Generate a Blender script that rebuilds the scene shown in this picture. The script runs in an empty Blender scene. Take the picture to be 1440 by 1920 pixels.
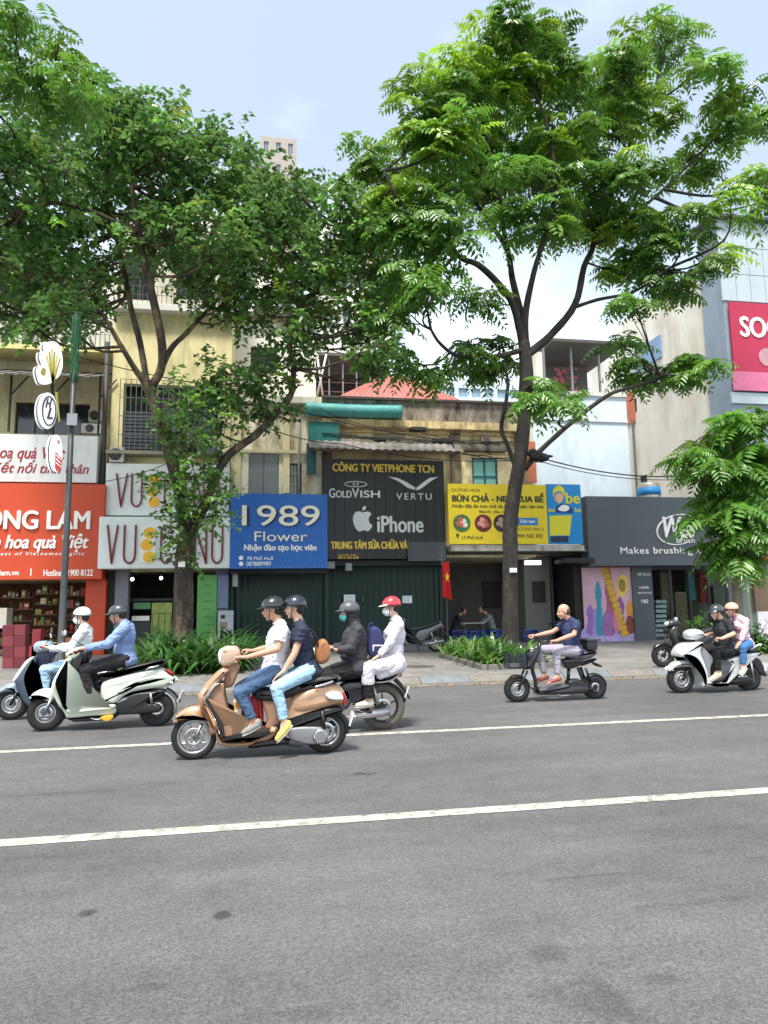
import bpy, bmesh, math, random
import numpy as np
from mathutils import Vector, Matrix, noise as mnoise
random.seed(7); np.random.seed(7)
R = math.radians
scene = bpy.context.scene
# ---------------------------------------------------------------- camera
CAM_H, FPX, PITCH, ROLL, YAW = 1.60, 1280.0, R(7.56), R(0.87), R(9.8)
fw = Vector((math.sin(YAW)*math.cos(PITCH), math.cos(YAW)*math.cos(PITCH), math.sin(PITCH)))
rt0 = Vector((math.cos(YAW), -math.sin(YAW), 0))
up0 = rt0.cross(fw)
rt = (rt0*math.cos(ROLL) - up0*math.sin(ROLL)).normalized()
up = rt.cross(fw).normalized()
CAM = Vector((0, 0, CAM_H))
cam_d = bpy.data.cameras.new('camera'); cam = bpy.data.objects.new('camera', cam_d)
scene.collection.objects.link(cam); scene.camera = cam
cam.matrix_world = Matrix(((rt.x, up.x, -fw.x, 0), (rt.y, up.y, -fw.y, 0), (rt.z, up.z, -fw.z, CAM_H), (0, 0, 0, 1)))
cam_d.sensor_fit = 'HORIZONTAL'; cam_d.sensor_width = 36; cam_d.lens = FPX/1440*36
cam_d.clip_end = 2000; cam_d.clip_start = .05
def ray(px, py):
    return fw + rt*((px-720)/FPX) + up*((960-py)/FPX)
def onY(px, py, Y):
    d = ray(px, py); t = Y/d.y; return CAM + d*t
def onZ(px, py, z=0.0):
    d = ray(px, py); t = (z-CAM_H)/d.z; return CAM + d*t
def XZ(px, py, Y):
    p = onY(px, py, Y); return p.x, p.z
def RX(x0, y0, x1, y1, Y):
    """pixel rectangle -> upright rectangle X0,X1,Z0,Z1 on the facade plane at distance Y"""
    mx, my = (x0+x1)/2, (y0+y1)/2
    return onY(x0, my, Y).x, onY(x1, my, Y).x, onY(mx, y1, Y).z, onY(mx, y0, Y).z
# ---------------------------------------------------------------- world, sun, exposure
SUN_EL, SUN_AZ = R(64), R(205)      # azimuth clockwise from +Y
world = bpy.data.worlds.new('World'); scene.world = world; world.use_nodes = True
wn = world.node_tree.nodes; wl = world.node_tree.links
bg = wn['Background']; bg.inputs['Strength'].default_value = 0.138
sky = wn.new('ShaderNodeTexSky'); sky.sky_type = 'NISHITA'; sky.sun_disc = False
sky.sun_elevation = SUN_EL; sky.sun_rotation = SUN_AZ; sky.air_density = 1.0; sky.dust_density = 3.2; sky.ozone_density = .4
# thin bright cloud veil, thicker towards the horizon
tc = wn.new('ShaderNodeTexCoord'); sp = wn.new('ShaderNodeSeparateXYZ'); wl.new(tc.outputs['Generated'], sp.inputs[0])
nz = wn.new('ShaderNodeTexNoise'); nz.inputs['Scale'].default_value = 2.2; nz.inputs['Detail'].default_value = 5; nz.inputs['Roughness'].default_value = .55
mpg = wn.new('ShaderNodeMapping'); mpg.inputs['Scale'].default_value = (1, 1, 2.6)
wl.new(tc.outputs['Generated'], mpg.inputs[0]); wl.new(mpg.outputs[0], nz.inputs['Vector'])
m1 = wn.new('ShaderNodeMath'); m1.operation = 'MULTIPLY_ADD'; m1.inputs[1].default_value = -2.2; m1.inputs[2].default_value = 1.15
wl.new(sp.outputs['Z'], m1.inputs[0])
m2 = wn.new('ShaderNodeMath'); m2.operation = 'MULTIPLY_ADD'; m2.inputs[1].default_value = 1.9; m2.inputs[2].default_value = -.88
wl.new(nz.outputs['Fac'], m2.inputs[0])
m3 = wn.new('ShaderNodeMath'); m3.operation = 'ADD'; m3.use_clamp = True
wl.new(m1.outputs[0], m3.inputs[0]); wl.new(m2.outputs[0], m3.inputs[1])
m4 = wn.new('ShaderNodeMapRange'); m4.inputs['To Min'].default_value = .27; m4.inputs['To Max'].default_value = 1
wl.new(m3.outputs[0], m4.inputs['Value'])
mx = wn.new('ShaderNodeMix'); mx.data_type = 'RGBA'
wl.new(m4.outputs[0], mx.inputs['Factor']); wl.new(sky.outputs[0], mx.inputs['A'])
CLOUD = (6.2, 7.0, 7.3, 1)
mx.inputs['B'].default_value = CLOUD
wl.new(mx.outputs['Result'], bg.inputs['Color'])
sun_d = bpy.data.lights.new('sun', 'SUN'); sun_d.energy = 2.9; sun_d.angle = R(10); sun_d.color = (1, .965, .9)
sun = bpy.data.objects.new('sun', sun_d); scene.collection.objects.link(sun)
sd = Vector((math.sin(SUN_AZ)*math.cos(SUN_EL), math.cos(SUN_AZ)*math.cos(SUN_EL), math.sin(SUN_EL)))
sun.rotation_euler = sd.to_track_quat('Z', 'Y').to_euler(); sun.location = (0, -10, 30)
scene.render.engine = 'CYCLES'
scene.view_settings.view_transform = 'Standard'; scene.view_settings.look = 'None'
scene.view_settings.gamma = 1; scene.view_settings.use_curve_mapping = False
scene.view_settings.exposure = 0.92
scene.cycles.max_bounces = 6; scene.cycles.transparent_max_bounces = 8
scene.cycles.use_denoising = True
# ---------------------------------------------------------------- materials
def lin(c):
    if isinstance(c, str):
        c = [int(c[i:i+2], 16)/255 for i in (0, 2, 4)]
    return tuple(((v/12.92) if v <= .04045 else ((v+.055)/1.055)**2.4) for v in c[:3]) + (1,)
MATS = {}
def mat(name, col='808080', rough=.6, metal=0, coat=0, var=0.0, vscale=3.0, bump=0.0, bscale=40.0, dirt=None, dscale=1.2, damt=.5, tint=False,
        transl=0, stripes=None, alpha=1, emis=0, spec=.5):
    """col: sRGB hex; var: brightness variation; dirt: hex of blotchy stains"""
    if name in MATS: return MATS[name]
    m = bpy.data.materials.new(name); m.use_nodes = True; MATS[name] = m
    n = m.node_tree.nodes; l = m.node_tree.links; b = n['Principled BSDF']
    c = lin(col); b.inputs['Base Color'].default_value = c; b.inputs['Roughness'].default_value = rough
    b.inputs['Metallic'].default_value = metal; b.inputs['Coat Weight'].default_value = coat; b.inputs['Coat Roughness'].default_value = .08
    b.inputs['Specular IOR Level'].default_value = spec
    out = None
    tcn = n.new('ShaderNodeTexCoord')
    def rgb(sock_or_col, node_in):
        if isinstance(sock_or_col, tuple): node_in.default_value = sock_or_col
        else: l.new(sock_or_col, node_in)
    cur = c
    if tint:
        a = n.new('ShaderNodeVertexColor'); a.layer_name = 'tint'
        mm = n.new('ShaderNodeMix'); mm.data_type = 'RGBA'; mm.blend_type = 'MULTIPLY'; mm.inputs['Factor'].default_value = 1
        rgb(cur, mm.inputs['A']); l.new(a.outputs['Color'], mm.inputs['B']); cur = mm.outputs['Result']
    if dirt:
        t = n.new('ShaderNodeTexNoise'); t.inputs['Scale'].default_value = dscale; t.inputs['Detail'].default_value = 8; t.inputs['Roughness'].default_value = .68
        mpp = n.new('ShaderNodeMapping'); mpp.inputs['Scale'].default_value = (1, 1, .32); l.new(tcn.outputs['Object'], mpp.inputs[0]); l.new(mpp.outputs[0], t.inputs['Vector'])
        r = n.new('ShaderNodeMapRange'); r.inputs['From Min'].default_value = .62-.3*damt; r.inputs['From Max'].default_value = .80-.2*damt; r.inputs['To Max'].default_value = min(1, damt*1.5)
        l.new(t.outputs['Fac'], r.inputs['Value'])
        mm = n.new('ShaderNodeMix'); mm.data_type = 'RGBA'; l.new(r.outputs[0], mm.inputs['Factor'])
        rgb(cur, mm.inputs['A']); mm.inputs['B'].default_value = lin(dirt); cur = mm.outputs['Result']
    if var:
        t = n.new('ShaderNodeTexNoise'); t.inputs['Scale'].default_value = vscale; t.inputs['Detail'].default_value = 6; t.inputs['Roughness'].default_value = .65
        l.new(tcn.outputs['Object'], t.inputs['Vector'])
        r = n.new('ShaderNodeMapRange'); r.inputs['From Min'].default_value = .3; r.inputs['From Max'].default_value = .7; r.inputs['To Min'].default_value = 1-var; r.inputs['To Max'].default_value = 1+var
        l.new(t.outputs['Fac'], r.inputs['Value'])
        mm = n.new('ShaderNodeMix'); mm.data_type = 'RGBA'; mm.blend_type = 'MULTIPLY'; mm.inputs['Factor'].default_value = 1
        rgb(cur, mm.inputs['A']); l.new(r.outputs[0], mm.inputs['B']); cur = mm.outputs['Result']
    if not isinstance(cur, tuple): l.new(cur, b.inputs['Base Color'])
    if bump:
        t = n.new('ShaderNodeTexNoise'); t.inputs['Scale'].default_value = bscale; t.inputs['Detail'].default_value = 5
        l.new(tcn.outputs['Object'], t.inputs['Vector'])
        bp = n.new('ShaderNodeBump'); bp.inputs['Strength'].default_value = bump; bp.inputs['Distance'].default_value = .02
        l.new(t.outputs['Fac'], bp.inputs['Height']); l.new(bp.outputs[0], b.inputs['Normal'])
    if alpha < 1:
        b.inputs['Alpha'].default_value = alpha
    if emis:
        b.inputs['Emission Color'].default_value = c; b.inputs['Emission Strength'].default_value = emis
    if transl:
        tr = n.new('ShaderNodeBsdfTranslucent'); ms = n.new('ShaderNodeMixShader'); ms.inputs[0].default_value = transl
        hs = n.new('ShaderNodeHueSaturation'); hs.inputs['Hue'].default_value = .495; hs.inputs['Saturation'].default_value = 1.0; hs.inputs['Value'].default_value = 1.7
        rgb(cur, hs.inputs['Color']); l.new(hs.outputs[0], tr.inputs['Color'])
        o = n['Material Output']; l.new(b.outputs[0], ms.inputs[1]); l.new(tr.outputs[0], ms.inputs[2]); l.new(ms.outputs[0], o.inputs['Surface'])
    return m
# ---------------------------------------------------------------- objects
COL = scene.collection
def link(name, me, parent=None, loc=None, m=None, kind=None):
    o = bpy.data.objects.new(name, me); COL.objects.link(o)
    if m is not None: me.materials.append(m)
    if parent is not None: o.parent = parent
    if loc is not None: o.location = loc
    if kind: o['kind'] = kind
    return o
def tag(o, label, cat, group=None):
    o['label'] = label; o['category'] = cat
    if group: o['group'] = group
    return o
def thing(name, label, cat, loc=(0, 0, 0), rz=0, group=None):
    o = bpy.data.objects.new(name, None); COL.objects.link(o); o.location = loc; o.rotation_euler = (0, 0, rz)
    o.empty_display_size = .2
    return tag(o, label, cat, group)
class MB:
    """mesh builder; all coordinates in the space of the later parent"""
    def __init__(s): s.v = []; s.f = []; s.sm = []
    def add(s, vs, fs, smooth=False):
        k = len(s.v); s.v += [tuple(v) for v in vs]; s.f += [tuple(k+i for i in f) for f in fs]; s.sm += [smooth]*len(fs); return s
    def box(s, x0, x1, y0, y1, z0, z1, M=None):
        if x0 > x1: x0, x1 = x1, x0
        if y0 > y1: y0, y1 = y1, y0
        if z0 > z1: z0, z1 = z1, z0
        vs = [Vector((x, y, z)) for z in (z0, z1) for y in (y0, y1) for x in (x0, x1)]
        if M is not None: vs = [M @ v for v in vs]
        return s.add(vs, [(0, 2, 3, 1), (4, 5, 7, 6), (0, 1, 5, 4), (2, 6, 7, 3), (0, 4, 6, 2), (1, 3, 7, 5)])
    def tube(s, pts, rad, n=8, cap=True, smooth=True, flat=1.0):
        pts = [Vector(p) for p in pts]; rs = rad if isinstance(rad, (list, tuple)) else [rad]*len(pts)
        rings = []; prev = None
        for i, p in enumerate(pts):
            d = (pts[min(i+1, len(pts)-1)] - pts[max(i-1, 0)]).normalized()
            if prev is None:
                a = d.orthogonal().normalized()
                if abs(d.z) < .95: a = d.cross(Vector((0, 0, 1))).normalized()
            else:
                a = (prev - d*prev.dot(d)).normalized()
            prev = a; b = d.cross(a)
            rings.append([p + a*(math.cos(t)*rs[i]) + b*(math.sin(t)*rs[i]*flat) for t in [2*math.pi*k/n for k in range(n)]])
        vs = [v for r in rings for v in r]; fs = []
        for i in range(len(rings)-1):
            for k in range(n):
                fs.append((i*n+k, i*n+(k+1) % n, (i+1)*n+(k+1) % n, (i+1)*n+k))
        s.add(vs, fs, smooth)
        if cap:
            k = len(s.v)-len(vs)
            s.f.append(tuple(k+i for i in reversed(range(n)))); s.f.append(tuple(k+(len(rings)-1)*n+i for i in range(n))); s.sm += [False, False]
        return s
    def ell(s, c, r, M=None, nu=14, nv=9, smooth=True):
        c = Vector(c); r = (r, r, r) if not isinstance(r, (tuple, list)) else r
        vs = []; fs = []
        for j in range(1, nv):
            th = math.pi*j/nv
            for i in range(nu):
                ph = 2*math.pi*i/nu
                v = Vector((r[0]*math.sin(th)*math.cos(ph), r[1]*math.sin(th)*math.sin(ph), r[2]*math.cos(th)))
                if M is not None: v = M @ v
                vs.append(c+v)
        t = Vector((0, 0, r[2])); 
        if M is not None: t = M @ t
        vs += [c+t, c-t]; T = len(vs)-2; B = T+1
        for j in range(nv-2):
            for i in range(nu):
                fs.append((j*nu+i, (j+1)*nu+i, (j+1)*nu+(i+1) % nu, j*nu+(i+1) % nu))
        for i in range(nu):
            fs.append((T, i, (i+1) % nu)); fs.append((B, (nv-2)*nu+(i+1) % nu, (nv-2)*nu+i))
        return s.add(vs, fs, smooth)
    def rcone(s, a, b, ra, rb, n=12, flata=False, flatb=False):
        """closed round cone (capsule with two radii); flat ends if asked"""
        a = Vector(a); b = Vector(b); d = (b-a); L = d.length
        if L < 1e-6: return s.ell(a, max(ra, rb))
        d /= L
        pts = []; rs = []
        K = [1, .8, .5, .2] 
        if flata: pts += [a]; rs += [ra]
        else:
            for t in (85, 60, 30): pts.append(a - d*ra*math.sin(R(t))); rs.append(ra*math.cos(R(t)))
            pts.append(a); rs.append(ra)
        pts.append(b); rs.append(rb)
        if not flatb:
            for t in (30, 60, 85): pts.append(b + d*rb*math.sin(R(t))); rs.append(rb*math.cos(R(t)))
        return s.tube(pts, rs, n)
    def poly(s, pts, smooth=False):
        return s.add(pts, [tuple(range(len(pts)))], smooth)
    def prism(s, outline, axis_dir, depth):
        """outline: list of 3D points (closed), extruded along vector*depth"""
        o = [Vector(p) for p in outline]; e = Vector(axis_dir)*depth; n = len(o)
        return s.add(o + [p+e for p in o], [tuple(range(n)), tuple(reversed(range(n, 2*n)))] + [(i, i+n, (i+1) % n+n, (i+1) % n) for i in range(n)])
    def mesh(s, name='mesh'):
        me = bpy.data.meshes.new(name); me.from_pydata(s.v, [], s.f); me.validate(clean_customdata=False)
        if len(me.polygons) == len(s.sm): me.polygons.foreach_set('use_smooth', s.sm)
        bm = bmesh.new(); bm.from_mesh(me); bmesh.ops.recalc_face_normals(bm, faces=bm.faces); bm.to_mesh(me); bm.free()
        return me
    def build(s, name, m, parent=None, loc=None, bevel=0, kind=None, seg=2):
        me = s.mesh(name)
        if bevel:
            bm = bmesh.new(); bm.from_mesh(me)
            es = [e for e in bm.edges if len(e.link_faces) == 2 and e.calc_face_angle(0) > .5]
            bmesh.ops.bevel(bm, geom=es, offset=bevel, segments=seg, profile=.7, affect='EDGES', clamp_overlap=True)
            bm.to_mesh(me); bm.free()
        return link(name, me, parent, loc, m, kind)
def BX(name, x0, x1, y0, y1, z0, z1, m, parent=None, bevel=0, kind=None):
    return MB().box(x0, x1, y0, y1, z0, z1).build(name, m, parent, bevel=bevel, kind=kind)
def fbox(name, px, Y, depth, m, parent=None, bevel=0, mb=None):
    """upright box whose front covers the pixel rectangle px at distance Y and which reaches depth further back"""
    X0, X1, Z0, Z1 = RX(*px, Y)
    if mb is not None: return mb.box(X0, X1, Y, Y+depth, Z0, Z1)
    return BX(name, X0, X1, Y, Y+depth, Z0, Z1, m, parent, bevel)
def smooth_closed(P, sub=4):
    """Catmull-Rom through closed 2D outline"""
    n = len(P); out = []
    for i in range(n):
        p0, p1, p2, p3 = [np.array(P[(i+k-1) % n], float) for k in range(4)]
        for j in range(sub):
            t = j/sub
            out.append(tuple(.5*((2*p1)+(-p0+p2)*t+(2*p0-5*p1+4*p2-p3)*t*t+(-p0+3*p1-3*p2+p3)*t**3)))
    return out
def smooth_open(P, sub=4):
    P = [np.array(p, float) for p in P]; n = len(P); out = []
    for i in range(n-1):
        p0 = P[max(i-1, 0)]; p1 = P[i]; p2 = P[i+1]; p3 = P[min(i+2, n-1)]
        for j in range(sub):
            t = j/sub
            out.append(.5*((2*p1)+(-p0+p2)*t+(2*p0-5*p1+4*p2-p3)*t*t+(-p0+3*p1-3*p2+p3)*t**3))
    out.append(P[-1]); return [tuple(p) for p in out]
def area2(P): return sum(P[i][0]*P[(i+1) % len(P)][1]-P[(i+1) % len(P)][0]*P[i][1] for i in range(len(P)))/2
def puff(P, w, r=.03, y0=0.0, wf=None, sub=3, steps=4, one=False):
    """rounded slab: closed side outline P (x,z), half width w, edge rounding r; wf(x,z) scales the width; returns MB"""
    if sub > 1: P = smooth_closed(P, sub)
    if area2(P) < 0: P = P[::-1]
    n = len(P); N = []
    for i in range(n):
        a = np.array(P[i-1]); b = np.array(P[(i+1) % n]); d = b-a; L = np.hypot(*d) or 1; N.append((d[1]/L, -d[0]/L))
    rings = []
    lay = [(1-math.cos(R(90)*k/steps), math.sin(R(90)*k/steps)) for k in range(steps+1)]   # inset, outward
    seq = [(-1, i, o) for i, o in reversed(lay)] + [(1, i, o) for i, o in lay]
    for sgn, ins, outw in seq:
        ring = []
        for (x, z), (nx, nz_) in zip(P, N):
            f = wf(x, z) if wf else 1.0
            ww = max(w*f, .002); rr = min(r, ww)
            ring.append((x-nx*r*ins, y0+sgn*((ww-rr)+rr*outw), z-nz_*r*ins))
        rings.append(ring)
    mb = MB(); vs = [v for q in rings for v in q]; fs = []
    for j in range(len(rings)-1):
        for i in range(n): fs.append((j*n+i, j*n+(i+1) % n, (j+1)*n+(i+1) % n, (j+1)*n+i))
    mb.add(vs, fs, True)
    k = len(rings)-1
    mb.f.append(tuple(range(n))); mb.f.append(tuple(k*n+i for i in reversed(range(n)))); mb.sm += [True, True]
    return mb
def text(s, x0, x1, z0, z1, y, m, parent, name='lettering', bold=0.0, shear=0, depth=.012, flat_fit=True, backing=None, bo=.02, space=1.0):
    """lettering scaled to fill the rectangle, facing -Y"""
    cu = bpy.data.curves.new('t', 'FONT'); cu.body = s; cu.size = 1; cu.extrude = 0; cu.shear = shear; cu.space_character = space
    cu.resolution_u = 4; cu.fill_mode = 'BOTH'; cu.extrude = .02
    ob = bpy.data.objects.new('t', cu); COL.objects.link(ob)
    bpy.context.view_layer.update()
    dg = bpy.context.evaluated_depsgraph_get(); me = bpy.data.meshes.new_from_object(ob.evaluated_get(dg))
    bpy.data.objects.remove(ob); bpy.data.curves.remove(cu)
    nv = len(me.vertices)
    if not nv: return None
    co = np.empty(nv*3); me.vertices.foreach_get('co', co); co = co.reshape(-1, 3)
    mn = co.min(0); mxx = co.max(0)
    q = np.empty_like(co)
    q[:, 0] = x0+(co[:, 0]-mn[0])/(mxx[0]-mn[0])*(x1-x0)
    q[:, 2] = z0+(co[:, 1]-mn[1])/(mxx[1]-mn[1])*(z1-z0)
    q[:, 1] = y-(co[:, 2]-mn[2])/(mxx[2]-mn[2]+1e-9)*depth
    me.vertices.foreach_set('co', q.ravel()); me.materials.clear()
    bm = bmesh.new(); bm.from_mesh(me); bmesh.ops.recalc_face_normals(bm, faces=bm.faces); bm.to_mesh(me)
    if bold > 0:      # heavier strokes: the same letters laid a little apart, each pass a hair further out
        e = bold*(z1-z0)*1.15
        for k_, (dx, dz) in enumerate(((e, 0), (-e, 0), (0, e*.6), (0, -e*.6))):
            b2 = bmesh.new(); b2.from_mesh(me); bmesh.ops.translate(b2, verts=b2.verts, vec=(dx, -.0012*(k_+1), dz)); tmp = bpy.data.meshes.new('tmp'); b2.to_mesh(tmp); b2.free(); bm.from_mesh(tmp); bpy.data.meshes.remove(tmp)
        bm.to_mesh(me)
    bm.free()
    me.name = name
    return link(name, me, parent, None, m)
def ptext(s, px, Y, m, parent, **k):
    X0, X1, Z0, Z1 = RX(*px, Y); return text(s, X0, X1, Z0, Z1, Y, m, parent, **k)
def copy_tree(o, parent=None):
    c = o.copy(); COL.objects.link(c); c.parent = parent
    for ch in list(o.children): copy_tree(ch, c)
    return c
# ================================================================ ground, road, kerb, pavement
KY = 13.35; PZ = .13; FY = 22.8
def asphalt():
    m = bpy.data.materials.new('asphalt'); m.use_nodes = True; n = m.node_tree.nodes; l = m.node_tree.links; b = n['Principled BSDF']
    tcn = n.new('ShaderNodeTexCoord'); P = tcn.outputs['Object']
    def noise(sc, det=6, ro=.6, stretch=None):
        t = n.new('ShaderNodeTexNoise'); t.inputs['Scale'].default_value = sc; t.inputs['Detail'].default_value = det; t.inputs['Roughness'].default_value = ro
        if stretch:
            mp = n.new('ShaderNodeMapping'); mp.inputs['Scale'].default_value = stretch; l.new(P, mp.inputs[0]); l.new(mp.outputs[0], t.inputs['Vector'])
        else: l.new(P, t.inputs['Vector'])
        return t.outputs['Fac']
    def mr(s, a, b_, c, d):
        r = n.new('ShaderNodeMapRange'); r.inputs['From Min'].default_value = a; r.inputs['From Max'].default_value = b_; r.inputs['To Min'].default_value = c; r.inputs['To Max'].default_value = d
        l.new(s, r.inputs['Value']); return r.outputs[0]
    def mul(a, c):
        q = n.new('ShaderNodeMath'); q.operation = 'MULTIPLY'; l.new(a, q.inputs[0]); l.new(c, q.inputs[1]); return q.outputs[0]
    v = mul(mr(noise(.35, 6, .6), .3, .7, .8, 1.2), mr(noise(1.1, 6, .65, (.22, 1.6, 1)), .3, .7, .84, 1.14)); v = mul(v, mr(noise(3.5, 7, .75, (.8, 1.2, 1)), .35, .65, .9, 1.1))       # long wear bands along the road
    v = mul(v, mr(noise(38, 4, .75), .32, .68, .82, 1.18))                                                          # aggregate
    vo = n.new('ShaderNodeTexVoronoi'); vo.inputs['Scale'].default_value = 115; l.new(P, vo.inputs['Vector'])
    sepc = n.new('ShaderNodeSeparateColor'); l.new(vo.outputs['Color'], sepc.inputs[0])
    v = mul(v, mr(sepc.outputs[0], 0, 1, .7, 1.3))
    v = mul(v, mr(noise(2.3, 4, .55), .67, .76, 1, .55))                                                           # oil spots
    v = mul(v, mr(noise(.9, 7, .7), .60, .72, 1, .78))
    wp_ = n.new('ShaderNodeTexNoise'); wp_.inputs['Scale'].default_value = 6; wp_.inputs['Detail'].default_value = 5; l.new(P, wp_.inputs['Vector'])
    for sx, sy, rx, ry, dk_ in ((165, 1711, .045, .04, .45), (418, 1714, .035, .05, .4), (680, 1451, .11, .05, .5), (1030, 1785, .10, .07, .72), (1110, 1880, .16, .20, .72), (1245, 1835, .12, .04, .75), (290, 1850, .20, .03, .78), (120, 1487, .55, .05, .8), (1330, 1690, .35, .03, .8), (1085, 1644, .25, .02, .72), (1270, 1560, .5, .1, .88), (60, 1610, .4, .05, .88), (520, 1905, .25, .05, .85)):
        c = onZ(sx, sy); vs_ = n.new('ShaderNodeVectorMath'); vs_.operation = 'SUBTRACT'; l.new(P, vs_.inputs[0]); vs_.inputs[1].default_value = (c.x, c.y, 0)
        vm_ = n.new('ShaderNodeVectorMath'); vm_.operation = 'MULTIPLY'; l.new(vs_.outputs[0], vm_.inputs[0]); vm_.inputs[1].default_value = (1/rx, 1/ry, 0)
        vl_ = n.new('ShaderNodeVectorMath'); vl_.operation = 'LENGTH'; l.new(vm_.outputs[0], vl_.inputs[0])
        ad = n.new('ShaderNodeMath'); ad.operation = 'MULTIPLY_ADD'; l.new(wp_.outputs['Fac'], ad.inputs[0]); ad.inputs[1].default_value = 3.2; l.new(vl_.outputs['Value'], ad.inputs[2])
        v = mul(v, mr(ad.outputs[0], 2.1, 2.9, dk_, 1))
    mm = n.new('ShaderNodeMix'); mm.data_type = 'RGBA'; mm.blend_type = 'MULTIPLY'; mm.inputs['Factor'].default_value = 1
    mm.inputs['A'].default_value = (.114, .112, .111, 1); l.new(v, mm.inputs['B']); l.new(mm.outputs['Result'], b.inputs['Base Color'])
    b.inputs['Roughness'].default_value = .82; b.inputs['Specular IOR Level'].default_value = .35
    bp = n.new('ShaderNodeBump'); bp.inputs['Strength'].default_value = .5; bp.inputs['Distance'].default_value = .006; l.new(vo.outputs['Distance'], bp.inputs['Height']); l.new(bp.outputs[0], b.inputs['Normal'])
    return m
def sheet(name, x0, x1, y0, y1, z, m, nx=1, ny=1):
    mb = MB(); 
    for i in range(nx):
        for j in range(ny):
            a, b = x0+(x1-x0)*i/nx, x0+(x1-x0)*(i+1)/nx; c, d = y0+(y1-y0)*j/ny, y0+(y1-y0)*(j+1)/ny
            mb.add([(a, c, z), (b, c, z), (b, d, z), (a, d, z)], [(0, 1, 2, 3)])
    return mb.build(name, m, kind='structure')
sheet('ground', -600, 600, -600, 600, -.03, mat('earth', '6a665c', .9, var=.2, vscale=.2))
sheet('road', -200, 250, -14, KY+.02, 0, asphalt())
def paint(name, col):
    m = mat(name, col, .7, var=.14, vscale=9, dirt='6b6964', dscale=9, damt=.72, bump=.3, bscale=300)
    return m
pm = paint('road_paint', 'cbc8b8')
def line(y0, y1, name='lane_line'):
    mb = MB(); xs = np.arange(-120, 160, 1.5)
    prev = None
    for x in xs:   # slightly worn, uneven edges
        a = y0+random.uniform(-.006, .006); b = y1+random.uniform(-.006, .006)
        if prev: mb.add([(prev[0], prev[1], .004), (x, a, .004), (x, b, .004), (prev[0], prev[2], .004)], [(0, 1, 2, 3)])
        prev = (x, a, b)
    return mb.build(name, pm, kind='structure')
line(5.245, 5.395); line(8.51, 8.65)
# gutter and pavement
sheet('gutter', -200, 250, KY-.32, KY+.02, .004, mat('gutter_concrete', '7a7268', .85, var=.2, vscale=3, dirt='6a5d4e', dscale=2.5, damt=.5))
def pavement_mat():
    m = bpy.data.materials.new('paving'); m.use_nodes = True; n = m.node_tree.nodes; l = m.node_tree.links; b = n['Principled BSDF']
    tcn = n.new('ShaderNodeTexCoord'); br = n.new('ShaderNodeTexBrick'); br.offset = .5
    br.inputs['Scale'].default_value = 1; br.inputs['Brick Width'].default_value = .6; br.inputs['Row Height'].default_value = .4; br.inputs['Mortar Size'].default_value = .008
    br.inputs['Color1'].default_value = lin('82807c'); br.inputs['Color2'].default_value = lin('777571'); br.inputs['Mortar'].default_value = lin('5c5a56')
    l.new(tcn.outputs['Object'], br.inputs['Vector'])
    t = n.new('ShaderNodeTexNoise'); t.inputs['Scale'].default_value = .8; t.inputs['Detail'].default_value = 8; t.inputs['Roughness'].default_value = .7; l.new(tcn.outputs['Object'], t.inputs['Vector'])
    r = n.new('ShaderNodeMapRange'); r.inputs['From Min'].default_value = .3; r.inputs['From Max'].default_value = .7; r.inputs['To Min'].default_value = .7; r.inputs['To Max'].default_value = 1.2; l.new(t.outputs['Fac'], r.inputs['Value'])
    mm = n.new('ShaderNodeMix'); mm.data_type = 'RGBA'; mm.blend_type = 'MULTIPLY'; mm.inputs['Factor'].default_value = 1
    l.new(br.outputs['Color'], mm.inputs['A']); l.new(r.outputs[0], mm.inputs['B']); l.new(mm.outputs['Result'], b.inputs['Base Color'])
    b.inputs['Roughness'].default_value = .8
    bp = n.new('ShaderNodeBump'); bp.inputs['Strength'].default_value = .6; bp.inputs['Distance'].default_value = .01; bp.invert = True; l.new(br.outputs['Fac'], bp.inputs['Height']); l.new(bp.outputs[0], b.inputs['Normal'])
    return m
pav = BX('pavement', -200, 250, KY+.32, FY+9, -.02, PZ, pavement_mat(), kind='structure')
kerb = thing('kerb', 'long pale kerb between road and pavement', 'kerb', (0, KY, 0)); kerb['kind'] = 'structure'
del kerb['category']
ks = [mat('kerb_stone_a', '70767a', .8, var=.15, vscale=6, dirt='5f5b53', dscale=4, damt=.5), mat('kerb_stone_b', '75726a', .8, var=.18, vscale=5, dirt='6b655a', dscale=4, damt=.6)]
def kstone(L):
    mb = MB(); mb.prism([(0, 0, -.02), (0, 0, .02), (0, .17, .125), (0, .32, PZ+.006), (0, .32, -.02)], (1, 0, 0), L)
    return mb.mesh('kerb_stone')
kms = []
for m in ks:
    me = kstone(.985); me.materials.append(m); kms.append(me)
for i in range(-14, 32):
    o = link('kerb_stone', kms[0 if (i*7 % 5) < 3 else 1], kerb, (i*1.0, random.uniform(-.008, .008), random.uniform(-.004, .002)))
for a, L in ((-200, 186), (32, 218)):
    o = link('kerb_stone', kstone(L), kerb, (a, 0, 0), ks[0])
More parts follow.
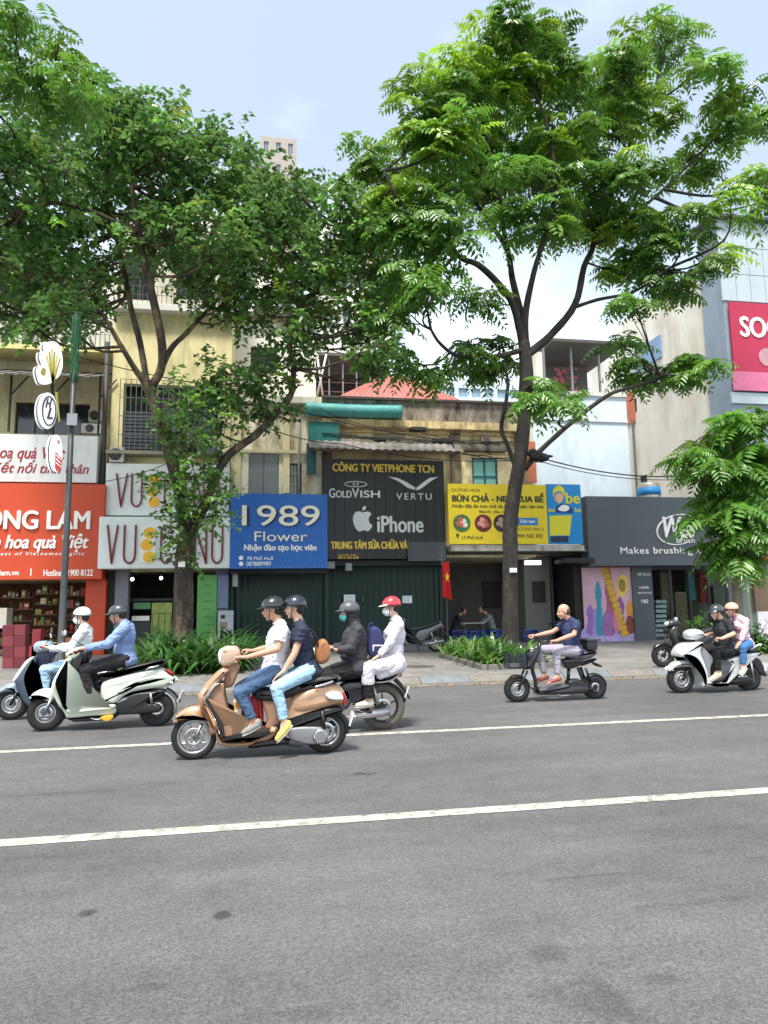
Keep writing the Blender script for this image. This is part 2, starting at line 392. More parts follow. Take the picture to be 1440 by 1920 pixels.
# rough dusty patch of worn concrete and a manhole in the pavement behind the kerb
def disc(name, c, r, z0, z1, m, n=28, kind=None, parent=None):
    vs = [(c[0]+r*math.cos(2*math.pi*k/n), c[1]+r*math.sin(2*math.pi*k/n)) for k in range(n)]
    mb = MB(); mb.prism([(x, y, z0) for x, y in vs], (0, 0, 1), z1-z0); return mb.build(name, m, parent, kind=kind)
mp_ = onZ(1010*.0+785, 1250, PZ)
tag(disc('manhole_cover', (mp_.x, mp_.y), .38, PZ, PZ+.008, mat('cast_iron', '5c5850', .7, .3, var=.3, vscale=30)), 'round iron manhole cover in the pavement near the kerb', 'manhole cover')
def settle(root, base=None):
    """moves the Empty to the foot of its parts (parts were built in world space)"""
    bpy.context.view_layer.update()
    if base is None:
        lo = Vector((1e9,)*3); hi = Vector((-1e9,)*3)
        for o in root.children_recursive:
            if o.type != 'MESH': continue
            for c in o.bound_box:
                w = o.matrix_world @ Vector(c)
                for k in range(3): lo[k] = min(lo[k], w[k]); hi[k] = max(hi[k], w[k])
        base = Vector(((lo.x+hi.x)/2, (lo.y+hi.y)/2, lo.z))
    base = Vector(base); root.location = base
    for c in root.children: c.location = c.location - base
    return root
# ================================================================ buildings
def wall_holes(x0, x1, z0, z1, holes, Y, th):
    """upright wall slab facing -Y with real rectangular openings (with reveals)"""
    xs = sorted({x0, x1, *[v for h in holes for v in h[:2]]}); zs = sorted({z0, z1, *[v for h in holes for v in h[2:]]})
    xs = [x for x in xs if x0 <= x <= x1]; zs = [z for z in zs if z0 <= z <= z1]
    def solid(i, j):
        if i < 0 or j < 0 or i >= len(xs)-1 or j >= len(zs)-1: return False
        cx, cz = (xs[i]+xs[i+1])/2, (zs[j]+zs[j+1])/2
        return not any(h[0] < cx < h[1] and h[2] < cz < h[3] for h in holes)
    mb = MB()
    for i in range(len(xs)-1):
        for j in range(len(zs)-1):
            if not solid(i, j): continue
            a, b, c, d = xs[i], xs[i+1], zs[j], zs[j+1]
            mb.add([(a, Y, c), (b, Y, c), (b, Y, d), (a, Y, d)], [(0, 1, 2, 3)]); mb.add([(a, Y+th, c), (b, Y+th, c), (b, Y+th, d), (a, Y+th, d)], [(3, 2, 1, 0)])
            if not solid(i-1, j): mb.add([(a, Y, c), (a, Y+th, c), (a, Y+th, d), (a, Y, d)], [(3, 2, 1, 0)])
            if not solid(i+1, j): mb.add([(b, Y, c), (b, Y+th, c), (b, Y+th, d), (b, Y, d)], [(0, 1, 2, 3)])
            if not solid(i, j-1): mb.add([(a, Y, c), (b, Y, c), (b, Y+th, c), (a, Y+th, c)], [(3, 2, 1, 0)])
            if not solid(i, j+1): mb.add([(a, Y, d), (b, Y, d), (b, Y+th, d), (a, Y+th, d)], [(0, 1, 2, 3)])
    return mb
glass_dark = mat('window_glass_dark', '1c2226', .12, spec=.8)
glass_teal = mat('window_glass_teal', '6f9f9c', .15, spec=.8)
black = mat('black_paint', '17181a', .5)
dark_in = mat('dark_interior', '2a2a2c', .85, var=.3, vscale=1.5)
white_p = mat('white_plaster', 'd9d8d0', .8, var=.06, vscale=2, dirt='9a968a', dscale=1.1, damt=.45)
def window(root, h, Y, fm, nx=2, nz=1, pm_=None, fw_=.05, name='window', dy=.12):
    """frame mesh in an opening h=(x0,x1,z0,z1) with panes as its children"""
    x0, x1, z0, z1 = h; mb = MB(); t = fw_
    mb.box(x0, x1, Y+dy, Y+dy+.06, z0, z0+t); mb.box(x0, x1, Y+dy, Y+dy+.06, z1-t, z1)
    for i in range(nx+1):
        x = x0+(x1-x0-t)*i/nx; mb.box(x, x+t, Y+dy+.002, Y+dy+.058, z0+t, z1-t)
    for j in range(1, nz):
        z = z0+(z1-z0-t)*j/nz
        for i in range(nx):
            a = x0+(x1-x0-t)*i/nx+t; b = x0+(x1-x0-t)*(i+1)/nx; mb.box(a, b, Y+dy+.004, Y+dy+.056, z, z+t)
    f = mb.build(name, fm, root)
    for i in range(nx):
        for j in range(nz):
            a = x0+(x1-x0-t)*i/nx+t; b = x0+(x1-x0-t)*(i+1)/nx; c = z0+(z1-z0-t)*j/nz+t; d = z0+(z1-z0-t)*(j+1)/nz
            BX('pane', a, b, Y+dy+.02, Y+dy+.03, c, d, pm_ or glass_dark, f)
    return f
def railing(root, x0, x1, z0, z1, Y, m, step=.12, name='window_grille', hz=3, r=.009):
    mb = MB(); n = max(2, int((x1-x0)/step))
    for i in range(n+1):
        x = x0+(x1-x0)*i/n; mb.box(x-r, x+r, Y-r, Y+r, z0, z1)
    for j in range(hz+1):
        z = z0+(z1-z0)*j/hz; mb.box(x0, x1, Y-r-.004, Y-r, z-r, z+r)
    return mb.build(name, m, root)
def ac_unit(px, Y, label, group=None):
    X0, X1, Z0, Z1 = RX(*px, Y); t = thing('air_conditioner', label, 'air conditioner', group=group)
    BX('casing', X0, X1, Y, Y+.3, Z0, Z1, mat('ac_white', 'c9c7bf', .6, var=.08, dirt='8d8878', dscale=3, damt=.5), t, bevel=.015)
    cx, cz, r = X0+(X1-X0)*.42, (Z0+Z1)/2, (Z1-Z0)*.4
    mb = MB(); 
    for k in range(5):
        rr = r*(k+1)/5; mb.tube([(cx+rr*math.cos(a), Y-.015, cz+rr*math.sin(a)) for a in np.linspace(0, 2*math.pi, 17)], .006, 4, cap=False)
    for a in np.linspace(0, math.pi, 5)[:-1]: mb.tube([(cx-r*math.cos(a), Y-.012, cz-r*math.sin(a)), (cx+r*math.cos(a), Y-.012, cz+r*math.sin(a))], .006, 4)
    mb.build('fan_grille', mat('grille_grey', '6c6c68', .5), t)
    MB().tube([(cx, Y-.001, cz), (cx, Y-.004, cz)], r*.95, 20).build('fan_opening', black, t)
    return settle(t)
yellow_w = mat('yellow_wall', 'e6daa6', .85, var=.07, vscale=1.5, dirt='9c9068', dscale=1.5, damt=.55)
ochre_w = mat('ochre_stained_wall', 'f0dcae', .88, var=.12, vscale=2.5, dirt='8a7654', dscale=2.6, damt=.52, bump=.2, bscale=12)
cream_w = mat('cream_wall', 'd8cfae', .85, var=.07, vscale=2, dirt='a1936f', dscale=1.4, damt=.5)
moss = mat('stained_concrete', 'a39a8c', .9, var=.25, vscale=4, dirt='3d3832', dscale=2.2, damt=.8, bump=.3, bscale=14)
wood_d = mat('dark_wood', '33302c', .6)
metal_g = mat('grey_metal', '8a8d90', .45, .6, var=.1)
orange = mat('orange_panel', 'c0431c', .5, var=.04, vscale=1)
# ---------- A: confectionery shop, far left
A = thing('shop_building', 'cream building with veranda over the orange gift shop at far left', 'building')
xa0, xa1 = onY(-150, 900, FY).x, onY(199, 900, FY).x
Zs = lambda y, x=100, Y=FY: onY(x, y, Y).z
zt = Zs(1085)
BX('side_wall', xa0-.2, xa0, FY, FY+8, PZ, zt, cream_w, A); BX('party_wall', xa1-.12, xa1, FY+.3, FY+8, PZ, zt-.003, cream_w, A)
BX('back_wall', xa0, xa1-.12, FY+4.5, FY+4.7, PZ, zt, mat('shop_back', '6b4a34', .8, var=.3), A)
BX('floor_slab', xa0-.2, xa1, FY+.2, FY+8, zt, Zs(812), cream_w, A)
c = RX(158, 1086, 203, 1236, FY-.05); BX('column', c[0], c[1]-.1, FY-.05, FY+.5, PZ, c[3], orange, A, bevel=.01)
# first floor veranda
za, zb = Zs(812), Zs(655)
wb = wall_holes(xa0-.2, xa1, za, zb+.1, [RX(28, 752, 168, 812, FY+1.6)[:2]+(za+.02, Zs(755, 90, FY+1.6))], FY+1.6, .2); wb.build('wall', mat('old_cream', 'dbd2ac', .85, var=.1, dirt='8d835f', dscale=1.3, damt=.5), A)
hx = RX(28, 752, 168, 812, FY+1.6); window(A, (hx[0], hx[1], za+.02, Zs(755, 90, FY+1.6)), FY+1.6, wood_d, 4, 1)
BX('room_block', xa0-.2, xa1, FY+1.85, FY+8, za, zb+.1, cream_w, A)
aw = MB()
n = 26
for i in range(n):   # sagging awning of corrugated sheets
    xA = xa0-.2+(xa1-xa0)*i/n; xB = xA+(xa1-xa0)/n*.96; h = .03 if i % 2 else 0
    aw.add([(xA, FY-.9, Zs(722)+h), (xB, FY-.9, Zs(722)+h), (xB, FY+1.6, Zs(668)+h), (xA, FY+1.6, Zs(668)+h), (xA, FY-.9, Zs(722)+h+.02), (xB, FY-.9, Zs(722)+h+.02), (xB, FY+1.6, Zs(668)+h+.02), (xA, FY+1.6, Zs(668)+h+.02)],
           [(0, 1, 2, 3), (7, 6, 5, 4), (0, 4, 5, 1), (1, 5, 6, 2), (2, 6, 7, 3), (3, 7, 4, 0)])
aw.build('awning', mat('weathered_sheet', '7a7a78', .7, .2, var=.2, dirt='4b453c', dscale=1.5, damt=.6), A)
for px in (18, 96, 186):
    X = onY(px, 760, FY-.1).x; BX('post', X-.03, X+.03, FY-.1, FY-.04, za, Zs(700), wood_d, A)
for px in (18, 96, 186):
    X = onY(px, 760, FY-.1).x; MB().tube([(X, FY-.07, Zs(745)), (X+.5, FY-.07, Zs(708))], .025, 6).build('brace', wood_d, A)
# upper floor
z2, z3 = zb+.1, Zs(500)
BX('band', xa0-.2, xa1, FY+.35, FY+1.3, z2, Zs(640), mat('yellow_band', 'd9cd8c', .8, var=.05), A)
holes = [RX(a, 520, b, 618, FY+.6) for a, b in ((-60, -10), (18, 68), (95, 150))]
wall_holes(xa0-.2, xa1, Zs(640), z3, holes, FY+.6, .2).build('upper_wall', white_p, A)
for h in holes: window(A, h, FY+.6, mat('shutter_green_grey', '8fa0a0', .6), 2, 3, mat('shutter_leaf', '9aabab', .6))
BX('upper_block', xa0-.2, xa1, FY+.85, FY+8, z2+.003, z3, cream_w, A)
railing(A, xa0, xa1, Zs(640)+.01, Zs(590), FY+.4, mat('rail_metal', '50504a', .5), .15, 'balcony_railing', 2)
# tiled roof: tile rows as parts
tm = mat('roof_tile', '8c7a6b', .8, var=.3, vscale=8, dirt='4b4640', dscale=4, damt=.6)
roof = BX('roof', xa0-.5, onY(45, 480, FY).x, FY+.1, FY+6, z3+.002, z3+.1, moss, A)
tb = MB(); tb.tube([(0, 0, 0), (0, .36, .26)], .085, 8); tme = tb.mesh('tile'); tme.materials.append(tm)
for r_ in range(8):
    for q in range(12):
        X = onY(45, 480, FY).x-.1-q*.17
        link('tile', tme, roof, (X, FY+.05+r_*.3, z3+.12+r_*.215))
A_roofback = MB().prism([(xa0-.5, FY+.1, z3+.1), (xa0-.5, FY+2.6, z3+1.85), (xa0-.5, FY+6, z3+.1)], (1, 0, 0), onY(45, 480, FY).x-xa0+.5).build('roof_slope', moss, A)
settle(A)
# signs of A
def signboard(name, label, px, Y, depth, m, group=None, bevel=.01, edge=None):
    t = thing(name, label, 'sign', group=group)
    X0, X1, Z0, Z1 = RX(*px, Y); BX('panel', X0, X1, Y, Y+depth, Z0, Z1, m, t, bevel=bevel)
    return t
wl_ = mat('white_letter', 'f0efe9', .5); red_l = mat('maroon_letter', 'a0222c', .5)
S = signboard('shop_sign', 'orange shop sign with big white lettering and hotline below, far left', (-150, 906, 194, 1087), FY-.6, .55, orange)
Y = FY-.6
ptext('HỒNG LAM', (-58, 938, 169, 992), Y, wl_, S, bold=.02, depth=.05)
ptext('Tinh hoa quà Việt', (-50, 1001, 166, 1036), Y, wl_, S, bold=.02, shear=.25, depth=.03)
ptext('The finest of Vietnamese gifts', (-48, 1035, 158, 1043), Y, wl_, S, bold=.01, shear=.25, space=1.3, depth=.004)
ptext('honglam.vn', (-30, 1069, 35, 1082), Y, wl_, S, bold=.02, depth=.004)
ptext('|', (57, 1066, 59, 1080), Y, wl_, S, depth=.004)
ptext('Hotline : 1900 8122', (82, 1068, 174, 1080), Y, wl_, S, bold=.02, depth=.004)
settle(S)
S = signboard('shop_sign', 'white signboard with slanted maroon lettering above the orange sign', (-150, 814, 182, 903), FY-.45, .3, mat('white_board', 'd8dcda', .5, var=.03, dirt='a7a69c', dscale=2, damt=.4))
Y = FY-.45
ptext('Tinh hoa quà Việt', (-66, 835, 122, 866), Y, red_l, S, bold=.01, shear=.3, depth=.01)
ptext('Kết nối tình thân', (-16, 863, 167, 887), Y, red_l, S, bold=.01, shear=.3, depth=.01)
settle(S)
ac_unit((152, 794, 190, 812), FY-.1, 'white air conditioner on top of the white signboard at the left')
ac_unit((166, 768, 192, 790), FY+1.2, 'air conditioner mounted on the veranda wall behind the white signboard')
X = onY(198, 760, FY-.1).x
o = MB().tube([(X, FY-.15, Zs(1085)), (X, FY-.15, Zs(640))], .08, 8).build('drain_pipe', mat('pipe_dark', '3a3a3a', .6), None); tag(o, 'dark vertical pipe between the cream and the yellow house', 'pipe')
# ---------- B: narrow yellow house
B_ = thing('narrow_house', 'narrow yellow house with caged window behind the left tree', 'building')
xb0, xb1 = onY(203, 900, FY).x, onY(431, 900, FY).x
zg = Zs(1068, 315)
BX('left_pier', xb0+.004, onY(216, 1100, FY).x, FY+.3, FY+8, PZ, zg, mat('dark_pier', '3d4a42', .8, var=.2), B_)
BX('pier', onY(216, 1100, FY).x, onY(240, 1100, FY).x, FY, FY+.35, PZ, zg, mat('grey_pier', '7c7b85', .8, var=.08), B_)
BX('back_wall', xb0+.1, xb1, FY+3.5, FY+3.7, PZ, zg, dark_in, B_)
BX('right_pier', onY(404, 1100, FY).x, xb1, FY, FY+3.5, PZ, zg, mat('bluish_pier', '6f7590', .8, var=.12), B_)
h1 = RX(230, 722, 412, 850, FY)
wall_holes(xb0, xb1, zg, Zs(590, 315), [h1], FY, .3).build('wall', yellow_w, B_)
window(B_, h1, FY, mat('pale_frame', 'aeb0a6', .6), 3, 2, glass_dark, .06)
hl = (h1[0]+.02, h1[0]+(h1[1]-h1[0])*.34, h1[2]+.02, h1[2]+(h1[3]-h1[2])*.62)
sl = MB()
for k in range(12):
    z = hl[2]+(hl[3]-hl[2])*k/12; sl.box(hl[0], hl[1], FY+.07, FY+.09, z, z+(hl[3]-hl[2])/12*.7)
sl.build('louvre_shutter', mat('slate_shutter', '4c525c', .6), B_)
railing(B_, h1[0]-.05, h1[1]+.05, h1[2]-.1, h1[3]+.05, FY-.28, mat('cage_metal', '6b6a62', .5), .16, 'window_cage', 4, .011)
BX('cornice', xb0-.05, xb1+.05, FY-.35, FY+.3, Zs(590, 315), Zs(578, 315), white_p, B_, bevel=.02)
hh = [RX(a, 470, b, 560, FY) for a, b in ((232, 290), (330, 395))]
wall_holes(xb0, xb1, Zs(578, 315), Zs(400, 315), hh, FY+.1, .3).build('upper_wall', mat('upper_plaster', 'cfcbb8', .85, var=.08, dirt='99927c', damt=.5), B_)
for h in hh: window(B_, h, FY+.1, wood_d, 2, 2)
BX('house_block', xb0, xb1, FY+.45, FY+8, zg+.003, Zs(400, 315), cream_w, B_)
railing(B_, xb0, xb1, Zs(578, 315)+.01, Zs(545, 315), FY-.25, mat('rail_metal', '50504a', .5), .15, 'balcony_railing', 2)
BX('ledge', xb0, xb1, FY-.5, FY, Zs(858, 315), Zs(852, 315), mat('ledge_concrete', '9a9482', .85, var=.15), B_)
settle(B_)
ac_unit((205, 838, 232, 866), FY-.45, 'air conditioner with dark fan beside the caged window of the yellow house')
juice_w = mat('juice_board', 'dfe5e2', .5, var=.03, dirt='b6bab4', dscale=1.5, damt=.35); maroon = mat('maroon_tube', '7c1c2e', .4)
lemon = mat('lemon_disc', 'f2b416', .5); leafprint = mat('print_green', '5e9a36', .6)
def letters(S, Y, px, defs, w):
    """tall thin tubular letters from strokes; px=(x0,y0,x1,y1)"""
    pass
def stroke_sign(S, Y, glyphs, y0, y1, r):
    for g, x0, x1 in glyphs:
        X0, X1, Z0, Z1 = RX(x0, y0, x1, y1, Y); W = X1-X0; H = Z1-Z0; mb = MB()
        P = lambda u, v: (X0+W*u, Y-.04, Z0+H*v)
        if g == 'V': L = [[P(0, 1), P(.5, 0), P(1, 1)]]
        elif g == 'U': L = [[P(0, 1), P(0, .25)]+[P(.5-.5*math.cos(a), .22-.22*math.sin(a)) for a in np.linspace(0, math.pi, 9)]+[P(1, .25), P(1, 1)]]
        elif g == 'C': L = [[P(.5+.5*math.cos(a), .22-.22*math.sin(a)) for a in np.linspace(0.1, math.pi, 9)]+[P(.5-.5*math.cos(a), .78+.22*math.sin(a)) for a in np.linspace(0, math.pi-.1, 9)]]
        elif g == 'A': L = [[P(0, 0), P(.5, 1), P(1, 0)], [P(.2, .35), P(.8, .35)]]
        elif g == 'N': L = [[P(0, 0), P(0, 1), P(1, 0), P(1, 1)]]
        for l_ in L:
            for a, b in zip(l_[:-1], l_[1:]): mb.rcone(a, b, r, r, 6)
        mb.build('letter', maroon, S)
def lemons(S, Y, px):
    X0, X1, Z0, Z1 = RX(*px, Y)
    BX('picture_plate', X0, X1, Y-.03, Y-.004, Z0, Z1, mat('plate_white', 'e9e6da', .5), S, bevel=.01)
    for k in range(3):
        r = (Z1-Z0)/6*.95; z = Z1-(Z1-Z0)*(k+.5)/3
        disc_x = (X0+X1)/2+(.04 if k != 1 else -.04)
        MB().tube([(disc_x, Y-.03, z), (disc_x, Y-.05, z)], r, 20).build('fruit_slice', lemon, S)
        for a in range(6):
            an = a*math.pi/3; MB().tube([(disc_x+math.cos(an)*r*.15, Y-.052, z+math.sin(an)*r*.15), (disc_x+math.cos(an)*r*.75, Y-.052, z+math.sin(an)*r*.75)], .006, 4).build('segment_line', mat('lemon_pale', 'f7d45c', .5), S) if k else None
S = signboard('shop_sign', 'lower white signboard with tall maroon letters and three orange slices', (184, 969, 432, 1066), FY-.75, .5, juice_w, bevel=.05)
stroke_sign(S, FY-.75, [('V', 201, 220), ('U', 233, 254), ('C', 302, 322), ('A', 333, 352), ('N', 366, 387), ('U', 398, 417)], 986, 1056, .032)
lemons(S, FY-.75, (264, 988, 292, 1056)); settle(S)
S = signboard('shop_sign', 'upper white signboard with maroon letters half hidden behind the trunk', (197, 870, 430, 967), FY-.4, .3, juice_w, bevel=.05)
stroke_sign(S, FY-.4, [('V', 218, 238), ('U', 247, 266), ('C', 309, 326), ('A', 336, 354), ('N', 364, 382), ('U', 392, 410)], 889, 950, .028)
lemons(S, FY-.4, (276, 890, 298, 952)); settle(S)
# ---------- C: cream house behind the blue sign
C_ = thing('cream_house', 'old cream house with grey louvred shutters above the blue sign', 'building')
xc0, xc1 = onY(432, 900, FY).x, onY(603, 900, FY).x
zs1 = Zs(1066, 520)
h1 = RX(466, 850, 523, 928, FY); h2 = RX(541, 868, 566, 928, FY)
wall_holes(xc0+.003, xc1, zs1, Zs(745, 520), [h1, h2], FY+.02, .3).build('wall', mat('cream_old', 'efe6ca', .85, var=.1, vscale=2.5, dirt='8a7a58', dscale=2.4, damt=.66), C_)
for s in (0, 1):
    a = h1[0]+.01+(h1[1]-h1[0])/2*s; b = a+(h1[1]-h1[0])/2-.02
    sh = BX('shutter', a, b, FY+.06, FY+.085, h1[2]+.01, h1[3]-.01, mat('grey_shutter', '85898a', .6), C_)
    mb = MB()
    for k in range(16):
        z = h1[2]+.08+(h1[3]-h1[2]-.16)*k/16; mb.box(a+.05, b-.05, FY+.045, FY+.059, z, z+.045)
    mb.build('louvres', mat('grey_louvre', '8c9192', .6), sh)
window(C_, h2, FY+.02, wood_d, 1, 1); railing(C_, h2[0], h2[1], h2[2], h2[3], FY+.06, mat('bar_pale', 'b0aea2', .5), .1, hz=3)
BX('house_block', xc0+.003, xc1, FY+.35, FY+8, zs1, Zs(745, 520)-.004, cream_w, C_)
BX('ledge', xc0, xc1, FY-.12, FY+.1, Zs(852, 520)+.02, Zs(846, 520)+.02, cream_w, C_, bevel=.01)
BX('cornice', xc0, xc1, FY-.22, FY+.3, Zs(758, 520), Zs(745, 520), mat('cornice_pale', 'ded8c4', .8, var=.1, dirt='8d8878', damt=.5), C_, bevel=.02)
for px in (440, 531): 
    c = RX(px, 760, px+12, 925, FY); BX('pilaster', c[0], c[1], FY-.06, FY+.018, c[2], c[3], mat('pilaster_cream', 'e0d5a8', .8, var=.08), C_)
X0, X1 = onY(432, 700, FY+2.2).x, onY(592, 700, FY+2.2).x
hz_ = [RX(470, 650, 520, 700, FY+2.2)]
wall_holes(X0, X1, Zs(745, 520), Zs(600, 520, FY+2.2), hz_, FY+2.2, .25).build('top_wall', mat('bright_plaster', 'e6e3da', .8, var=.05, dirt='b8b2a2', damt=.4), C_)
window(C_, hz_[0], FY+2.2, wood_d, 2, 1)
BX('top_block', X0, X1, FY+2.5, FY+8, Zs(745, 520), Zs(600, 520, FY+2.2), white_p, C_)
BX('roof_edge', X0-.2, X1+.2, FY+1.9, FY+2.3, Zs(600, 520, FY+2.2)+.002, Zs(592, 520, FY+2.2), moss, C_)
c = RX(560, 830, 566, 930, FY); MB().tube([(c[0], FY-.12, c[2]), (c[0], FY-.12, Zs(780, 560))], .045, 8).build('downpipe', mat('pipe_grey', '9b9a92', .6), C_)
settle(C_)
# ---------- green folding shutter of C and D ground floor
G = thing('folding_shutter', 'dark green folding metal shutter closed under the blue and black signs', 'shutter')
gm = mat('dark_green_metal', '0b2823', .55, var=.12, vscale=4, dirt='102a26', dscale=2, damt=.4)
xg0, xg1 = onY(431, 1150, FY).x, onY(836, 1150, FY).x
ztop = Zs(1045, 640)
npan = 34
pw = (xg1-xg0)/npan
pan = MB(); pan.add([(0, 0, 0), (pw*.5, .05, 0), (pw, 0, 0), (0, 0, ztop-PZ-.05), (pw*.5, .05, ztop-PZ-.05), (pw, 0, ztop-PZ-.05), (0, .07, 0), (pw*.5, .09, 0), (pw, .07, 0), (0, .07, ztop-PZ-.05), (pw*.5, .09, ztop-PZ-.05), (pw, .07, ztop-PZ-.05)],
                   [(0, 1, 4, 3), (1, 2, 5, 4), (6, 9, 10, 7), (7, 10, 11, 8), (3, 4, 10, 9), (4, 5, 11, 10), (0, 3, 9, 6), (2, 8, 11, 5)])
pme = pan.mesh('panel'); pme.materials.append(gm)
for i in range(npan): link('panel', pme, G, (xg0+i*pw, FY+.1, PZ+.03))
BX('track', xg0, xg1, FY+.04, FY+.22, PZ+.001, PZ+.03, metal_g, G)
for px in (432, 610, 826):
    c = onY(px, 1150, FY).x; BX('post', c, c+.09, FY+.03, FY+.09, PZ+.031, ztop-.02, gm, G)
MB().tube([(onY(681, 1135, FY).x, FY+.07, Zs(1117, 681)), (onY(681, 1135, FY).x, FY+.07, Zs(1130, 681))], .012, 6).build('handle', metal_g, G)
settle(G)
notice_m = mat('paper', 'dfe3e6', .8)
for px, lb in (((645, 1115, 666, 1132), 'white paper notice on the green shutter behind the grey capped rider'), ((755, 1117, 773, 1131), 'white paper notice on the green shutter beside the red helmet')):
    X0, X1, Z0, Z1 = RX(*px, FY+.04); o = BX('paper_notice', X0, X1, FY+.07, FY+.082, Z0, Z1, notice_m); tag(o, lb, 'notice')
    t_ = MB()
    for k in range(5): t_.box(X0+.03, X1-.05-.03*(k % 2), FY+.067, FY+.0695, Z1-.06-k*.045, Z1-.05-k*.045)
    t_.build('text_line', mat('faint_print', '9aa0a6', .8), o)
# ---------- D: old ochre house
D = thing('ochre_house', 'old ochre house with stained parapet behind the black sign', 'building')
xd0, xd1 = onY(603, 900, FY).x, onY(1000, 900, FY).x
zd0, zd1 = Zs(1045, 800), Zs(800, 800)
hw = RX(886, 858, 934, 912, FY)
wall_holes(xd0+.003, xd1, zd0, zd1, [hw], FY+.05, .3).build('wall', ochre_w, D)
tealf = mat('teal_frame', '1f5f6c', .5)
w_ = window(D, hw, FY+.05, tealf, 2, 1, mat('teal_pane', '7fc0b4', .3), .07, dy=.03)
BX('transom', hw[0]+.02, hw[1]-.02, FY+.075, FY+.0795, hw[2]+(hw[3]-hw[2])*.3, hw[2]+(hw[3]-hw[2])*.38, tealf, w_)
BX('house_block', xd0+.003, xd1, FY+.4, FY+8, zd0, zd1-.004, cream_w, D)
c = RX(868, 838, 948, 848, FY); BX('window_hood', c[0], c[1], FY-.2, FY+.04, c[2], c[3], moss, D, bevel=.02)
c = RX(880, 830, 936, 838, FY); BX('window_hood', c[0], c[1], FY-.12, FY+.04, c[2]+.003, c[3], moss, D, bevel=.02)
c = RX(900, 820, 918, 832, FY); BX('keystone', c[0], c[1], FY-.16, FY+.04, c[2]+.006, c[3], moss, D, bevel=.03)
for px in (603, 846, 968):
    c = RX(px, 808, px+19, 1000, FY); BX('pilaster', c[0]+.005, c[1], FY-.06, FY+.045, c[2], c[3], mat('pilaster_grey', '8b7f66', .88, var=.25, vscale=4, dirt='4a4438', dscale=3, damt=.7), D)
    BX('capital', c[0]-.05, c[1]+.06, FY-.1, FY+.04, c[3]+.001, c[3]+.14, moss, D, bevel=.02)
c = RX(575, 792, 972, 806, FY); BX('cornice', xd0, c[1], FY-.25, FY+.3, c[2], c[3], mat('cornice_stained', 'dfc894', .88, var=.2, vscale=5, dirt='6a5a42', dscale=3, damt=.58), D, bevel=.02)
c = RX(752, 757, 972, 792, FY); BX('parapet', xd0, c[1], FY-.05, FY+.3, c[2]+.002, c[3], moss, D)
BX('parapet_cap', xd0, c[1]+.1, FY-.16, FY+.36, c[3]+.002, c[3]+.09, mat('black_stain_concrete', '4d4740', .9, var=.3, vscale=5), D, bevel=.01)
c = RX(985, 828, 1000, 905, FY-.01); BX('brick_quoin', c[0], c[1]+.1, FY-.03, FY+.04, c[2], c[3], mat('salmon_render', 'c9775a', .85, var=.15, vscale=5), D)
# balcony slab stripes / small stored things
c = RX(700, 806, 760, 826, FY); BX('plaster_patch', c[0], c[1], FY+.03, FY+.047, c[2], c[3], mat('patch_grey', 'a59c86', .9, var=.2), D)
# teal boards
tealp = mat('teal_board', '2a7670', .6, var=.08, vscale=2, dirt='1d504e', damt=.4)
c = RX(578, 791, 636, 829, FY-.3); BX('teal_board', c[0], c[1], FY-.3, FY-.26, c[2], c[3], tealp, D)
c = RX(575, 831, 593, 890, FY-.3); BX('teal_board', c[0], c[1], FY-.3, FY-.26, c[2], c[3], mat('teal_board_dark', '1b5358', .6, var=.1), D)
# ground floor: restaurant room
xr0, xr1 = onY(838, 1150, FY).x, onY(1096, 1150, FY).x
gz = Zs(1040, 960)
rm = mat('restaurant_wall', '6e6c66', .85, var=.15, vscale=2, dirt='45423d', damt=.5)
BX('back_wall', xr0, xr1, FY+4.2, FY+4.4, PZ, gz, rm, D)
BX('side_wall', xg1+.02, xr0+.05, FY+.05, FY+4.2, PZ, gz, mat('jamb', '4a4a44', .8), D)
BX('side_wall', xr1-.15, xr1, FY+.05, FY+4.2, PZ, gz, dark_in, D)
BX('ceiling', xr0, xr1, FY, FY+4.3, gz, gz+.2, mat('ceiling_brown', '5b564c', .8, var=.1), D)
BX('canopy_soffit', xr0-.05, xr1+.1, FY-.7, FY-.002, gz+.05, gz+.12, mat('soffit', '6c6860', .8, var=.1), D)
c = RX(985, 1062, 1035, 1208, FY+1.5); BX('inner_pier', c[0], c[1], FY+1.5, FY+4.2, PZ, gz-.003, mat('grey_room', '7d7b75', .85, var=.1), D)
c = RX(1035, 1062, 1078, 1208, FY+.6); BX('door_frame', c[0], c[0]+.08, FY+.6, FY+.7, PZ, gz-.003, black, D); BX('door_frame', c[1], c[1]+.08, FY+.6, FY+.7, PZ, gz-.003, black, D)
c = RX(1078, 1050, 1100, 1206, FY-.02); BX('pier', c[0], c[1], FY-.02, FY+.3, PZ, gz-.006, mat('pier_black', '26241f', .8, var=.2), D)
c = RX(905, 1090, 955, 1140, FY+4.19); BX('wall_picture', c[0], c[1], FY+4.15, FY+4.19, c[2], c[3], wood_d, D)
c = RX(998, 1090, 1022, 1130, FY+1.49); BX('wall_picture', c[0], c[1], FY+1.46, FY+1.495, c[2], c[3], wood_d, D)
for k, (px, dp) in enumerate((((605, 806, 968, 809), .14), ((605, 812, 968, 814), .06), ((605, 846, 866, 849), .05), ((866, 850, 968, 852), .05))):
    c = RX(*px, FY); BX('moulding', xd0+.03, c[1]-.05, FY-dp, FY+.044, c[2], c[3], mat('cornice_stained'), D) if k else None
for px in ((770, 800, 800, 806), (812, 822, 850, 830), (700, 824, 724, 829)):
    c = RX(*px, FY-.3); BX('ledge_junk', c[0], c[1], FY-.3, FY-.02, c[2], c[3], mat('dark_wood'), D, bevel=.01)
settle(D)
